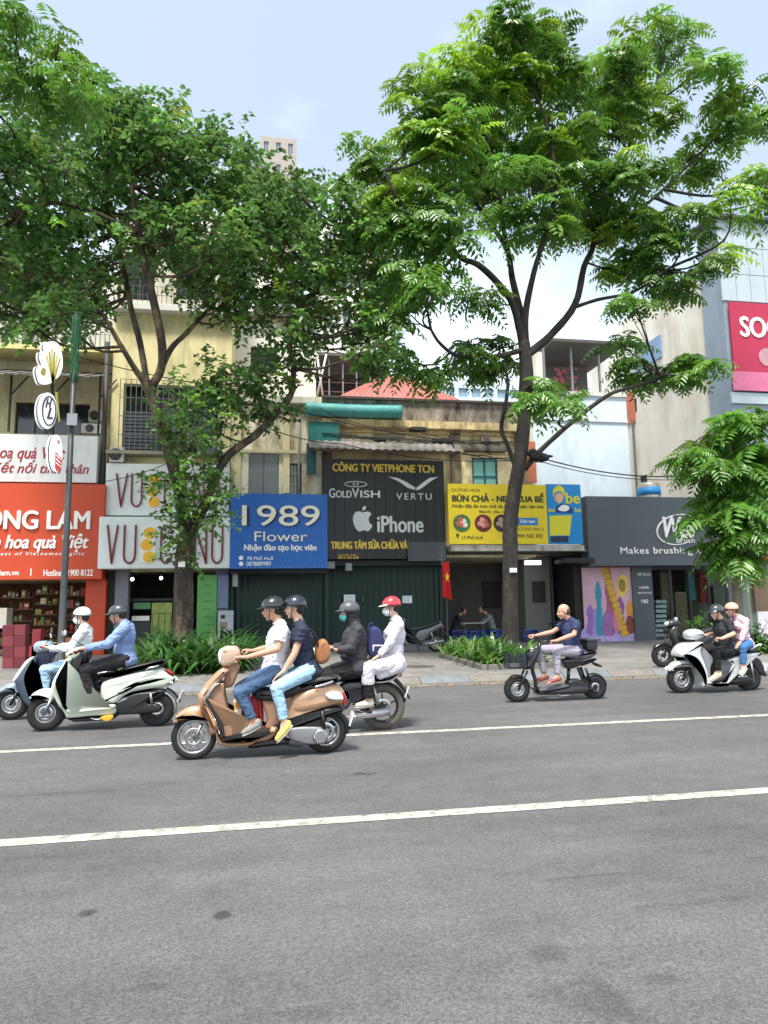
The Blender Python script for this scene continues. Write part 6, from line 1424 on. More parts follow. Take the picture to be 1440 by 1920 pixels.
# ================================================================ parked motorbikes
def parked(px, py, z0, label, body, yaw=0, flipped=False, scale=1.0):
    o_ = onZ(px, py, z0); t = thing('parked_motorbike', label, 'motorbike', tuple(o_), R(yaw), 'parked motorbikes on the pavement'); t.scale = (scale,)*3
    Rw = .25; F, B2 = -.62, .62
    wheel(t, (F, Rw), Rw, .045, 5, alu_d); wheel(t, (B2, Rw), Rw, .05, 5, alu)
    for s_ in (-1, 1): MB().tube([X(F, Rw, s_*.07), X(F+.17, .72, s_*.07)], .018, 8).build('fork', alu_d, t)
    fender(t, (F, Rw), Rw+.03, 30, 140, .06, body, 'front_fender'); fender(t, (B2, Rw), Rw+.03, 5, 100, .06, plas)
    puff([(F+.1, .74), (F+.2, .86), (F+.3, .86), (F+.3, .66), (F+.38, .4), (F+.5, .30), (F+.8, .30), (F+.8, .24), (F+.4, .22), (F+.28, .3), (F+.18, .56)], .17, .04).build('leg_shield', body, t)
    puff([(F+.12, .92), (F+.2, 1.0), (F+.34, 1.0), (F+.36, .9), (F+.24, .84), (F+.14, .86)], .13, .06).build('handlebar_cowl', body, t)
    puff([(F+.1, .9), (F+.14, .97), (F+.19, .95), (F+.18, .88)], .08, .02).build('headlight', clear_g, t)
    c = X(F+.3, 1.0); h = MB().tube([c+Vector((.05, -.33, 0)), c, c+Vector((.05, .33, 0))], .012, 8).build('handlebar', alu_d, t)
    for s_ in (-1, 1):
        MB().tube([c+Vector((.05, s_*.33, 0)), c+Vector((.03, s_*.21, 0))], .018, 8).build('grip', rub, h)
        MB().tube([c+Vector((.02, s_*.2, 0)), c+Vector((.02, s_*.28, .17))], .006, 6).build('mirror', plas, t); MB().ell(c+Vector((.02, s_*.29, .2)), (.012, .055, .04), nu=10, nv=6).build('mirror_head', plas, t)
    puff([(-.02, .34), (.1, .62), (.4, .70), (.74, .84), (.84, .80), (.8, .72), (.5, .56), (.3, .36), (.15, .3)], .13, .05).build('rear_body', body, t)
    puff([(-.14, .70), (.0, .74), (.2, .74), (.4, .80), (.7, .87), (.72, .82), (.4, .71), (.1, .64), (-.1, .62)], .13, .03).build('seat', seat_m, t)
    puff([(.0, .3), (.2, .34), (.5, .34), (.6, .25), (.4, .2), (.1, .2)], .08, .03).build('engine', mat('engine_grey', '55565a', .5, .6), t)
    MB().tube([X(.2, .24, -.13), X(.5, .26, -.14), X(.85, .34, -.14)], [.02, .04, .045], 10).build('exhaust', alu, t)
    for s_ in (-1, 1): MB().tube([X(.45, .68, s_*.1), X(.58, .28, s_*.1)], .02, 8).build('shock_absorber', alu, t)
    puff([(.8, .78), (.86, .76), (.87, .7), (.8, .7)], .07, .02).build('tail_light', red_g, t)
    puff([(.84, .68), (1.0, .44), (.98, .42), (.8, .62)], .06, .01).build('rear_mudguard', plas, t)
    for s_ in (-1, 1): MB().tube([X(.55, .8, s_*.12), X(.8, .88, s_*.06)], .012, 6).build('grab_rail', alu, t)
    MB().tube([X(.05, .22, -.12), X(.12, .02, -.2)], .012, 6).build('stand', alu_d, t)
    return t
parked(778, 1223, PZ, 'grey parked motorbike leaning in front of the green shutter', mat('parked_grey', '5c5e62', .35, coat=.5), -8)
parked(1296, 1250, PZ, 'dark parked motorbike behind the front of the silver white scooter', mat('parked_black', '1c1e22', .3, coat=.5), -4, scale=1.0)
# ================================================================ foliage generators
rng = np.random.default_rng(11)
def leaf_mat(name, col, transl=.35, rough=.33):
    return mat(name, col, rough, tint=True, transl=transl, spec=.6)
def unit(a): return a/np.maximum(np.linalg.norm(a, axis=-1, keepdims=True), 1e-9)
def leaf_quads(P, D, N, L, W, col, fold=.25):
    """one folded leaf (two triangles) per row"""
    D = unit(D); S = unit(np.cross(D, N)); U = np.cross(S, D); L = L[:, None]; W = W[:, None]
    mid = P+D*L*.45
    v = np.stack([P, mid+S*W*.5+U*W*fold, P+D*L-U*L*.06, mid-S*W*.5+U*W*fold], 1)
    return v, col
def leaf_mesh(name, v, col, m, parent, kind=None):
    n = len(v); me = bpy.data.meshes.new(name); me.vertices.add(n*4); me.vertices.foreach_set('co', v.reshape(-1))
    me.loops.add(n*6); me.polygons.add(n*2)
    idx = (np.arange(n)[:, None]*4+np.array([0, 1, 2, 0, 2, 3])).reshape(-1); me.loops.foreach_set('vertex_index', idx)
    me.polygons.foreach_set('loop_start', np.arange(0, n*6, 3)); me.polygons.foreach_set('loop_total', np.full(n*2, 3)); me.update(calc_edges=True)
    ca = me.color_attributes.new('tint', 'FLOAT_COLOR', 'POINT'); c4 = np.ones((n, 4, 4)); c4[:, :, :3] = col[:, None, :]; ca.data.foreach_set('color', c4.reshape(-1))
    return link(name, me, parent, None, m, kind)
def frond(n, O, A, L, pairs=9, up=.28, droop=.72, leaf=.19, w=.06, rgn=None):
    """n pinnate leaves: O origins, A horizontal directions, L lengths -> leaflets"""
    t = np.concatenate([np.linspace(.18, .95, pairs)]*2+[[1.0]]); sg = np.concatenate([np.ones(pairs), -np.ones(pairs), [0]])
    T = t[None, :, None]; A = unit(A); zz = np.array([0, 0, 1.0])
    upv = (up+rng.normal(0, .18, n))[:, None, None]; dr = (droop+rng.normal(0, .15, n))[:, None, None]; LL = L[:, None, None]
    P = O[:, None]+A[:, None]*LL*T+zz*(upv*T-dr*T*T)*LL
    tan = unit(A[:, None]+zz*(upv-2*dr*T)); side = unit(np.cross(A, zz))[:, None]*np.ones_like(tan)
    roll = rng.normal(0, .35, n)[:, None, None]; side = unit(side*np.cos(roll)+zz*np.sin(roll))
    D = unit(tan*.45+side*sg[None, :, None]-zz*(.22+rng.random((n, 1, 1))*.35)); D[:, -1] = tan[:, -1]
    N = unit(np.cross(side, tan)); N = np.where(N[..., 2:] < 0, -N, N)+rng.normal(0, .15, N.shape)
    k = len(t); prof = np.sin(np.pi*(.18+.72*t))**.6
    Ls = (leaf*prof)[None]*(L[:, None]/.6)*(1+rng.normal(0, .08, (n, k))); Ws = Ls*(w/leaf)*1.0
    return P.reshape(-1, 3), D.reshape(-1, 3), N.reshape(-1, 3), Ls.reshape(-1), Ws.reshape(-1), k
bark_d = mat('bark_dark', '292523', .9, var=.35, vscale=7, dirt='474039', dscale=5, damt=.5, bump=.9, bscale=22)
bark_p = mat('bark_patchy', '3a322c', .9, var=.4, vscale=9, dirt='97835f', dscale=3.2, damt=.5, bump=1.0, bscale=18)
def limb(name, pts, rads, m, parent, n=14, rough=.09):
    """tapered bark-covered limb through world points, joints smoothed"""
    P = smooth_open([tuple(p) for p in pts], 5); ts = np.linspace(0, 1, len(P)); rr = np.interp(ts, np.linspace(0, 1, len(rads)), rads)
    mb = MB(); mb.tube(P, list(rr), n)
    for i, c in enumerate(mb.v):
        k = min(i//n, len(P)-1); p = Vector(P[k]); d = Vector(c)-p; f = 1+rough*mnoise.noise(Vector(c)*5)+rough*.7*mnoise.noise(Vector(c)*13)
        mb.v[i] = tuple(p+d*f)
    return mb.build(name, m, parent)
def pxp(l, Y0): return [onY(a, b, Y0+(c[0] if c else 0)) for a, b, *c in l]
class Tree:
    def __init__(s, label, Y, bark, group='street trees on the pavement', name='street_tree'):
        s.t = thing(name, label, 'tree', group=group); s.Y = Y; s.bark = bark; s.nodes = []
    def limb(s, l, r, name='limb'):
        P = pxp(l, s.Y); ppm = FPX/s.Y; limb(name, P, [q/ppm*(.84 if name == 'limb' else .97) for q in r], s.bark, s.t); 
        Q = smooth_open([tuple(p) for p in P], 5); 
        if name == 'limb': s.nodes += [np.array(q) for q in Q[len(Q)//3:]]
        else: s.nodes += [np.array(Q[-1])]
    def twigs(s, centres, pts_by):
        """a thin branch from the nearest limb to each clump, then twigs to its sprays"""
        mb = MB(); nodes = np.array(s.nodes)
        for c, pts in zip(centres, pts_by):
            d = np.linalg.norm(nodes-c, axis=1)+np.maximum(0, nodes[:, 2]-c[2])*1.5; a = nodes[d.argmin()]
            m = (a+c)/2+np.array([rng.normal(0, .15), rng.normal(0, .15), -.12*np.linalg.norm(c-a)])
            Q = smooth_open([tuple(a), tuple(m), tuple(c)], 4); r0 = min(.055, .018+.012*np.linalg.norm(c-a)); mb.tube(Q, list(np.linspace(r0, .014, len(Q))), 6)
            for p in pts[:: max(1, len(pts)//9)]:
                k = rng.integers(len(Q)//2, len(Q)); b = np.array(Q[k]); m2 = (b+p)/2+np.array([0, 0, -.06]); mb.tube([tuple(b), tuple(m2), tuple(p)], [.014, .009, .005], 5)
        mb.build('twigs', s.bark, s.t, kind='stuff')
    def clumps(s, blobs, density, dspread, dmin=.5, flat=.8):
        """blobs: (px, py, rx, ry[, dY]) ellipses -> centres and spray points"""
        C = []; PTS = []
        for b in blobs:
            cx, cy, rx, ry = b[:4]; dy = b[4] if len(b) > 4 else rng.uniform(-dspread, dspread); Yc = s.Y+dy; ppm = FPX/Yc
            c = np.array(onY(cx, cy, Yc)); ax, az = rx/ppm, ry/ppm; ay = max(dmin, (ax+az)/2*.9); n = max(3, int(density*(ax*az)**.5*(ax*az*ay)**(1/3.)*1.0*flat+density*ax*az))
            u = rng.normal(size=(n, 3)); u = unit(u)*rng.random((n, 1))**(1/2.2); C.append(c); PTS.append(c+u*np.array([ax, ay, az]))
        return C, PTS
def tints(n, base=1.0, var=.22, yellow=0.0):
    b = base*(1+rng.normal(0, var, n)); b = np.clip(b, .35, 2.2); c = np.stack([b*(1+rng.normal(0, .06, n)+yellow), b*(1+.25*yellow), b*(1-.2*yellow)], 1); return c
def pinnate_crown(T, blobs, m, density, L=.62, dspread=1.8, per=9, tips=None, dark=0, twig=True, singles=300, leaf=.19, w=.06, keep=None, pairs=9, fold=.25):
    C, PTS = T.clumps(blobs, density, dspread)
    if twig: T.twigs(C, PTS)
    allO = []; allA = []; allL = []; tint = []
    for c, pts in zip(C, PTS):
        cb = 1+rng.normal(0, .13)
        for p in pts:
            k = per+rng.integers(-2, 3); a = rng.random()*2*np.pi+np.arange(k)*2*np.pi/k+rng.normal(0, .2, k)
            out = (p-c)*np.array([1, 1, 0]); A = np.stack([np.cos(a), np.sin(a), np.zeros(k)], 1)+unit(out[None]+1e-6)*.35
            allO.append(np.repeat(p[None], k, 0)+rng.normal(0, .03, (k, 3))); allA.append(A); allL.append(L*(1+rng.normal(0, .16, k)).clip(.5, 1.4))
            young = tips(p) if tips else 0
            y = (rng.random() < young)*rng.uniform(.3, 1.3)
            base = tints(k, cb*rng.uniform(.7, 1.25), .14)
            if y: base *= np.array([1+1.1*y, 1+.55*y, .85])[None]  # yellow of young leaves, plus sunlit warmth of the upper crown put into the tint
            tint.append(base)
    O = np.concatenate(allO); A = np.concatenate(allA); Ls = np.concatenate(allL); tt = np.concatenate(tint); n = len(O)
    if singles:   # the leaves nearest to the street are parts of their own, built from a few shared meshes
        d = np.linalg.norm(O-np.array(CAM), axis=1); order = np.argsort(d); idx = order[:singles]; rest = order[singles:]
        ms = []
        for k in range(8):
            P, D, N, l_, w_, kk = frond(1, np.zeros((1, 3)), np.array([[1.0, 0, 0]]), np.array([L]), pairs=pairs, leaf=leaf, w=w)
            v, _ = leaf_quads(P, D, N, l_, w_, None, fold); me_o = leaf_mesh('leaf', v, tints(len(v), rng.uniform(.85, 1.2), .08), m, None); me = me_o.data
            bpy.data.objects.remove(me_o); ms.append(me)
        for i in idx:
            o = bpy.data.objects.new('leaf', ms[rng.integers(8)]); COL.objects.link(o); o.parent = T.t; o.location = O[i]; o.rotation_euler = (0, 0, math.atan2(A[i, 1], A[i, 0])); sc = Ls[i]/L; o.scale = (sc, sc, sc)
        O, A, Ls, tt = O[rest], A[rest], Ls[rest], tt[rest]; n = len(O)
    P, D, N, l_, w_, k = frond(n, O, A, Ls, pairs=pairs, leaf=leaf, w=w)
    v, _ = leaf_quads(P, D, N, l_, w_, None, fold); col = np.repeat(tt, k, 0)*(1+rng.normal(0, .06, (n*k, 1)))
    leaf_mesh('crown', v, col, m, T.t, 'stuff')
    return n*k
def spray_crown(T, blobs, m, density, dspread=2.0, leaf=.15, w=.09, per=11, L=.5, tips=None, twig=True, name='crown', fold=.22, bright=.06):
    C, PTS = T.clumps(blobs, density, dspread)
    if twig: T.twigs(C, PTS)
    P_, D_, N_, L_, W_, K_ = [], [], [], [], [], []
    for c, pts in zip(C, PTS):
        n = len(pts); cb = 1+rng.normal(0, .12)
        A = unit(unit(pts-c)*.8+rng.normal(0, .6, (n, 3))+np.array([0, 0, -.15])); t = np.linspace(.1, 1, per); sg = np.where(np.arange(per) % 2, 1, -1)
        S = unit(np.cross(A, np.array([0, 0, 1.0]))+1e-6)
        P = pts[:, None]+A[:, None]*(L*t)[None, :, None]-np.array([0, 0, 1])*(.22*L*t*t)[None, :, None]+rng.normal(0, .03, (n, per, 3))
        D = A[:, None]*.5+S[:, None]*sg[None, :, None]*.9+rng.normal(0, .35, (n, per, 3))+np.array([0, 0, -.3]); N = np.array([0, 0, 1.0])+rng.normal(0, .45, (n, per, 3))
        l_ = leaf*(1+rng.normal(0, .2, (n, per))).clip(.5, 1.6); tt = tints(n, cb, .28)
        y = (rng.random(n) < bright); tt[y] *= np.array([1.7, 1.75, .9])
        if tips is not None:
            yy = np.array([rng.random() < tips(p) for p in pts]); tt[yy] *= np.array([1.6, 1.1, .8])
        P_.append(P.reshape(-1, 3)); D_.append(D.reshape(-1, 3)); N_.append(N.reshape(-1, 3)); L_.append(l_.reshape(-1)); W_.append(l_.reshape(-1)*w/leaf); K_.append(np.repeat(tt, per, 0)*(1+rng.normal(0, .12, (n*per, 1))))
    v, _ = leaf_quads(np.concatenate(P_), np.concatenate(D_), np.concatenate(N_), np.concatenate(L_), np.concatenate(W_), None, fold)
    leaf_mesh(name, v, np.concatenate(K_), m, T.t, 'stuff'); return len(v)
# ================================================================ right street tree
leaf_r = leaf_mat('leaf_bright', '57802f'); leaf_l = leaf_mat('leaf_deep', '567a3c'); leaf_s = leaf_mat('leaf_small_tree', '55812c')
T = Tree('tall tree with feathery leaves and straight dark trunk in front of the yellow sign', 17.0, bark_d)
T.limb([(957, 1252), (957, 1190), (957, 1120), (957, 1050), (957, 980), (965, 920), (975, 860), (983, 780), (987, 700), (982, 640)], [22, 17, 16, 15.5, 15, 14, 14, 14, 15, 12], 'trunk')
T.limb([(966, 872), (952, 836), (940, 803), (948, 760, -.2), (952, 715, -.3), (944, 680, -.4)], [7, 5, 5, 4, 3])
T.limb([(983, 880), (1010, 848, -.2), (1060, 802, -.4), (1110, 762, -.5), (1150, 736, -.6), (1200, 722, -.6), (1242, 702, -.6)], [8, 6, 5.5, 5, 4, 2.5])
T.limb([(984, 655), (930, 668, -.3), (862, 668, -.5), (826, 645, -.6), (808, 618, -.6)], [7, 5, 4, 3])
T.limb([(982, 650), (973, 612, -.1), (956, 560, -.3), (903, 501, -.6), (862, 482, -.8), (839, 443, -1)], [11, 9, 8, 6, 4])
T.limb([(984, 640), (979, 600), (961, 525, .4), (950, 466, .8), (905, 400, 1.2), (860, 330, 1.2)], [11, 9, 7, 6, 4])
T.limb([(985, 668), (1031, 630, .1), (1078, 571, .3), (1095, 501, .5), (1113, 460, .6), (1135, 380, .6), (1170, 300, .6), (1210, 200, .4)], [11, 9, 8, 7, 6, 4])
T.limb([(984, 640), (986, 583, -.2), (1002, 507, -.5), (1025, 431, -.8), (1040, 360, -.9), (1030, 250, -.9), (990, 140, -.8)], [10, 8, 6, 5, 4, 3])
T.limb([(1075, 577, .3), (1120, 562, 0), (1190, 546, -.4), (1260, 500, -.8)], [5, 4, 3])
T.limb([(1113, 460, .6), (1180, 410, .2), (1260, 340, -.2), (1340, 260, -.4)], [5, 4, 3])
T.limb([(862, 482, -.8), (800, 440, -1.3), (750, 380, -1.6), (720, 320, -1.7)], [5, 4, 3])
T.limb([(961, 525, .4), (930, 350, 0), (900, 200, -.3), (880, 120, -.4)], [6, 5, 3])
blobs_r = [(955, 45, 80, 45), (1010, 75, 70, 50), (905, 90, 70, 50), (850, 120, 75, 50), (800, 180, 80, 60), (930, 160, 90, 60), (1020, 160, 90, 60), (1110, 150, 80, 50), (1170, 100, 50, 40), (1250, 75, 75, 50), (1320, 110, 60, 50), (1200, 160, 70, 45), (1150, 130, 50, 45), (1160, 180, 60, 45),
    (770, 250, 70, 60), (850, 260, 90, 70), (950, 260, 100, 70), (1050, 260, 100, 70), (1140, 230, 90, 60), (1230, 210, 60, 35), (1370, 180, 60, 50), (1420, 230, 50, 50), (1340, 255, 70, 35), (1420, 330, 50, 40), (1290, 300, 70, 40),
    (725, 320, 70, 60), (690, 280, 35, 35), (800, 350, 90, 65), (900, 350, 90, 65), (1000, 350, 90, 65), (1090, 340, 90, 65), (1180, 320, 80, 55), (1370, 380, 50, 35), (1430, 380, 30, 40),
    (700, 400, 60, 50), (770, 430, 80, 55), (860, 430, 75, 45), (1010, 430, 60, 40), (1100, 420, 80, 55), (1190, 410, 90, 60), (1280, 430, 70, 50), (1250, 510, 80, 50), (1160, 500, 70, 45), (1330, 480, 35, 30),
    (790, 500, 60, 40), (720, 540, 45, 50), (810, 555, 60, 35), (770, 590, 50, 30), (900, 560, 30, 30), (1190, 570, 35, 22),
    (905, 645, 42, 28), (880, 660, 30, 18), (812, 705, 20, 18), (750, 680, 30, 35), (1160, 640, 40, 32), (1190, 660, 40, 25), (1260, 690, 65, 35), (1210, 715, 40, 25), (1300, 695, 30, 22), (1055, 765, 42, 35), (1035, 725, 45, 18), (930, 690, 28, 22), (1000, 745, 25, 18), (905, 700, 14, 10)]
TOPL = onY(740, 330, 17)
def tips_r(p):
    z = p[2]; return (.34 if z > 11 else .10)*(1.5 if p[0] < TOPL.x+2.5 else .8)
nr = pinnate_crown(T, blobs_r, leaf_r, 8.5, L=.6, per=8, tips=tips_r, pairs=6, leaf=.27, w=.10, fold=.3)
bc = MB(); c = onY(1012, 858, 16.75)
bc.ell(c, (.26, .12, .13)); bc.ell(c+Vector((-.18, .02, .1)), (.16, .1, .13)); bc.rcone(c+Vector((.1, 0, .02)), c+Vector((.36, 0, .05)), .07, .02)
bo = remeshed(bc, 'black_cloth', mat('black_cloth', '17171a', .9, var=.2), None, .02, 2, .03, 8); tag(bo, 'bundle of black cloth caught in the lowest fork of the right tree', 'cloth')
settle(T.t, onY(957, 1250, 17.0)*1.0-Vector((0, 0, onY(957, 1250, 17.0).z-PZ)))
o = fbox('tree_tag', (956, 1065, 969, 1073), 16.74, .02, wl_); tag(o, 'small white number tag nailed to the right trunk', 'tag')
# ================================================================ left street tree
T = Tree('broad dense tree with forked patchy trunk in front of the white maroon lettered signs', 17.6, bark_p)
T.limb([(343, 1252), (343, 1190), (344, 1120), (345, 1060), (352, 1005)], [25, 19, 18, 17, 17], 'trunk')
T.limb([(350, 1010), (340, 940), (330, 895), (318, 850), (302, 795), (285, 745), (276, 722)], [15, 13, 13, 12, 11])
T.limb([(278, 728), (252, 690, -.2), (228, 650, -.3), (206, 612, -.4), (192, 588, -.5)], [8, 6, 5, 4])
T.limb([(276, 722), (262, 640, .2), (246, 580, .4), (235, 520, .6), (215, 440, .6), (160, 330, .4)], [7, 7, 6, 5, 3])
T.limb([(280, 730), (302, 692, -.2), (303, 640, -.4), (287, 560, -.6), (270, 490, -.7), (260, 430, -.8), (250, 330, -.8), (300, 240, -.6)], [10, 9, 9, 8, 7, 5, 4])
T.limb([(303, 690, -.2), (322, 652, 0), (352, 622, .3), (400, 570, .8), (470, 500, 1.2), (520, 400, 1.2)], [7, 6, 5, 4, 3])
T.limb([(354, 1008), (388, 935), (405, 892), (430, 852), (480, 815), (520, 772), (546, 738), (550, 690), (545, 640), (565, 580), (620, 500), (650, 420)], [13, 11, 9, 9, 8.5, 8, 7, 6, 5, 5, 4, 3])
T.limb([(480, 815), (500, 780), (495, 740), (470, 700)], [3, 2, 2])
T.limb([(260, 440, -.8), (180, 400, -1.2), (100, 380, -1.4), (40, 400, -1.5)], [6, 5, 4, 3])
blobs_l = []
top = [(0, 250), (60, 200), (130, 140), (200, 160), (260, 150), (320, 180), (380, 240), (450, 240), (520, 290), (600, 320), (660, 340), (720, 380)]
bot = [(0, 620), (60, 640), (130, 630), (180, 590), (230, 520), (300, 540), (360, 590), (440, 640), (520, 650), (600, 645), (680, 650), (735, 690)]
for x in range(-60, 740, 46):
    yt = np.interp(x, [p[0] for p in top], [p[1] for p in top])+38; yb = np.interp(x, [p[0] for p in bot], [p[1] for p in bot])-34
    y = yt
    while y < yb+1:
        # a few see-through gaps
        if not (abs(x-195) < 30 and abs(y-450) < 26) and not (abs(x-620) < 26 and 500 < y < 560 and rng.random() < .6) and not rng.random() < .05:
            blobs_l.append((x+rng.uniform(-14, 14), y+rng.uniform(-12, 12), rng.uniform(32, 52), rng.uniform(28, 42)))
        y += 44
blobs_l += [(455, 720, 62, 35, -.3), (500, 700, 45, 40, 0), (415, 690, 30, 35, .3), (520, 755, 35, 18, 0), (720, 690, 28, 45, .3), (560, 640, 50, 40, .2), (430, 745, 45, 20, -.2), (470, 775, 35, 16, 0), (690, 640, 40, 40, .2), (120, 600, 40, 30, -2), (150, 560, 40, 30, -2), (60, 610, 40, 25, -1.5)]
def tips_l(p): return .05 if p[2] > 9 else .01
nl = spray_crown(T, blobs_l, leaf_l, 58, leaf=.18, w=.11, tips=tips_l, bright=.05)
# epiphytes and shoots round the trunk
ep = [(330, 745, 55, 38, -.4), (365, 790, 50, 40, -.4), (355, 840, 50, 38, -.5), (385, 870, 45, 30, -.5), (330, 900, 50, 30, -.5), (375, 930, 45, 38, -.5), (350, 975, 45, 30, -.4), (300, 900, 40, 14, -.5), (390, 975, 35, 20, -.4), (320, 1010, 30, 14, -.4), (415, 930, 20, 30, -.3), (400, 790, 40, 28, -.2), (350, 1040, 22, 14, -.35), (345, 1000, 25, 14, -.3)]
spray_crown(T, ep, leaf_l, 50, leaf=.15, w=.095, name='shoots', bright=.14, twig=True)
settle(T.t, onY(343, 1250, 17.6)*1.0-Vector((0, 0, onY(343, 1250, 17.6).z-PZ)))
o = fbox('tree_tag', (334, 1053, 347, 1063), 17.25, .02, wl_); tag(o, 'small white number tag nailed to the patchy left trunk', 'tag')
# ================================================================ feathery tree entering at the top left
T = Tree('feathery leaved tree reaching in from the top left corner', 14.0, bark_d, name='street_tree')
T.limb([(-420, 1290), (-420, 900), (-400, 600), (-330, 400)], [22, 19, 17, 12], 'trunk')
T.limb([(-335, 410), (-200, 280), (-80, 200), (20, 160), (100, 160)], [10, 8, 6, 4, 3]); T.limb([(-330, 400), (-200, 200), (-100, 60), (10, 20)], [9, 7, 5, 3])
pinnate_crown(T, [(10, 15, 40, 20), (20, 80, 45, 40), (110, 75, 35, 32), (60, 130, 50, 40), (140, 140, 45, 40), (20, 180, 60, 50), (100, 210, 60, 45), (160, 200, 35, 35), (30, 260, 60, 40), (-60, 120, 60, 80), (-120, 250, 80, 70), (-180, 120, 80, 80)], leaf_r, 6.5, L=.52, per=8, tips=lambda p: .15, singles=120, leaf=.25, w=.09, pairs=6)
settle(T.t, onY(-420, 1290, 14.0)*1.0-Vector((0, 0, onY(-420, 1290, 14.0).z-PZ)))
# ================================================================ young tree at the right
T = Tree('young feathery tree with pale trunk in front of the brush shop sign', 16.2, mat('bark_pale', '7d6f60', .9, var=.25, vscale=8, bump=.6, bscale=20))
T.limb([(1384, 1240), (1383, 1180), (1380, 1120), (1374, 1040)], [9, 8, 7, 7], 'trunk')
T.limb([(1374, 1045), (1368, 960), (1372, 880), (1365, 800)], [7, 5, 4, 3]); T.limb([(1370, 1000), (1400, 930), (1420, 860), (1430, 800)], [5, 4, 3]); T.limb([(1372, 1030), (1340, 980), (1320, 920)], [4, 3, 2])
pinnate_crown(T, [(1362, 790, 30, 20), (1395, 795, 35, 22), (1425, 790, 30, 25), (1330, 818, 32, 18), (1372, 840, 42, 26), (1420, 850, 40, 35), (1328, 868, 34, 22), (1382, 890, 42, 28), (1425, 910, 35, 35), (1300, 850, 18, 10), (1352, 930, 32, 26), (1385, 945, 50, 35), (1430, 970, 30, 35), (1338, 968, 22, 18), (1372, 990, 38, 26), (1405, 1010, 40, 30), (1360, 1045, 35, 20), (1400, 1055, 30, 15), (1345, 1015, 20, 14), (1400, 860, 30, 30), (1410, 960, 30, 30), (1345, 905, 22, 18), (1385, 1020, 40, 25), (1305, 885, 14, 8)], leaf_s, 19, L=.62, per=7, dspread=.8, tips=lambda p: .2 if p[2] > 5 else .03, singles=200, leaf=.27, w=.09, pairs=7)
settle(T.t, onY(1384, 1240, 16.2)*1.0-Vector((0, 0, onY(1384, 1240, 16.2).z-PZ)))
# ================================================================ plant beds
def strap_plant_mesh(nb, L, w, seed, col, m, up=1.0):
    r_ = np.random.default_rng(seed); vs = []; fs = []; cs = []
    for b in range(nb):
        a = r_.uniform(0, 2*np.pi); l = L*r_.uniform(.6, 1.15); e = r_.uniform(.5, 1.35)*up; dr = r_.uniform(.5, 1.3); o = r_.normal(0, .05, 2); k0 = len(vs); c = r_.uniform(.6, 1.35); yel = r_.uniform(.95, 1.25)
        for k in range(6):
            t = k/5; h = math.cos(e)*t+.25*t*t; z = math.sin(e)*t*1.05-dr*.55*t**3; ww = w*(1-t**2.2)*(.6+.8*min(1, t*3)); ca, sa = math.cos(a), math.sin(a)
            for s_ in (-1, 1): vs.append((o[0]+ca*h*l-sa*s_*ww/2, o[1]+sa*h*l+ca*s_*ww/2, max(.0, z*l)+.0)); cs.append((c*yel, c, c*.9))
        for k in range(5): fs.append((k0+2*k, k0+2*k+1, k0+2*k+3, k0+2*k+2))
    me = bpy.data.meshes.new('leaves'); me.from_pydata(vs, [], fs); ca = me.color_attributes.new('tint', 'FLOAT_COLOR', 'POINT')
    ca.data.foreach_set('color', np.concatenate([np.array(cs), np.ones((len(cs), 1))], 1).reshape(-1)); me.materials.append(m); return me
strap_m = leaf_mat('leaf_strap', '3f6b34', .25); strap_v = leaf_mat('leaf_variegated', '8fae6a', .25); hedge_m = leaf_mat('leaf_hedge', '5c9430', .3)
soil = mat('soil', '4a4036', .95, var=.3, vscale=10)
def bed(cx0, cx1, y0, y1, z, name, label):
    return sheet(name, cx0, cx1, y0, y1, z, soil)
xl0, xl1 = onY(258, 1250, 16.4).x, onY(462, 1250, 16.4).x
b_ = sheet('soil_bed', xl0, xl1, 15.5, 19.0, PZ+.006, soil)
protos = [strap_plant_mesh(34, .92, .055, 40+k, None, strap_m, 1.0) for k in range(4)]
kk = 0
for j, yy in enumerate(np.arange(15.75, 18.9, .42)):
    for x in np.arange(xl0+.2+(j % 2)*.2, xl1-.1, .46):
        if abs(x-onY(343, 1245, 17.6).x) < .35 and abs(yy-17.6) < .35: continue
        o = link('strap_leaf_plant', protos[kk % 4], None, (x+random.uniform(-.08, .08), yy+random.uniform(-.08, .08), PZ+.006)); o.rotation_euler = (0, 0, random.uniform(0, 6.28)); o.scale = (random.uniform(1.15, 1.6),)*3; kk += 1
        tag(o, 'green strap-leaved plant in the bed around the left tree', 'plant', 'strap-leaved plants round the left tree')
vm = strap_plant_mesh(16, 1.0, .09, 77, None, strap_v, 1.25)
o = link('variegated_plant', vm, None, tuple(onZ(386, 1250, PZ+.006))); o.scale = (1.1,)*3; tag(o, 'pale variegated plant standing taller right of the left trunk', 'plant')
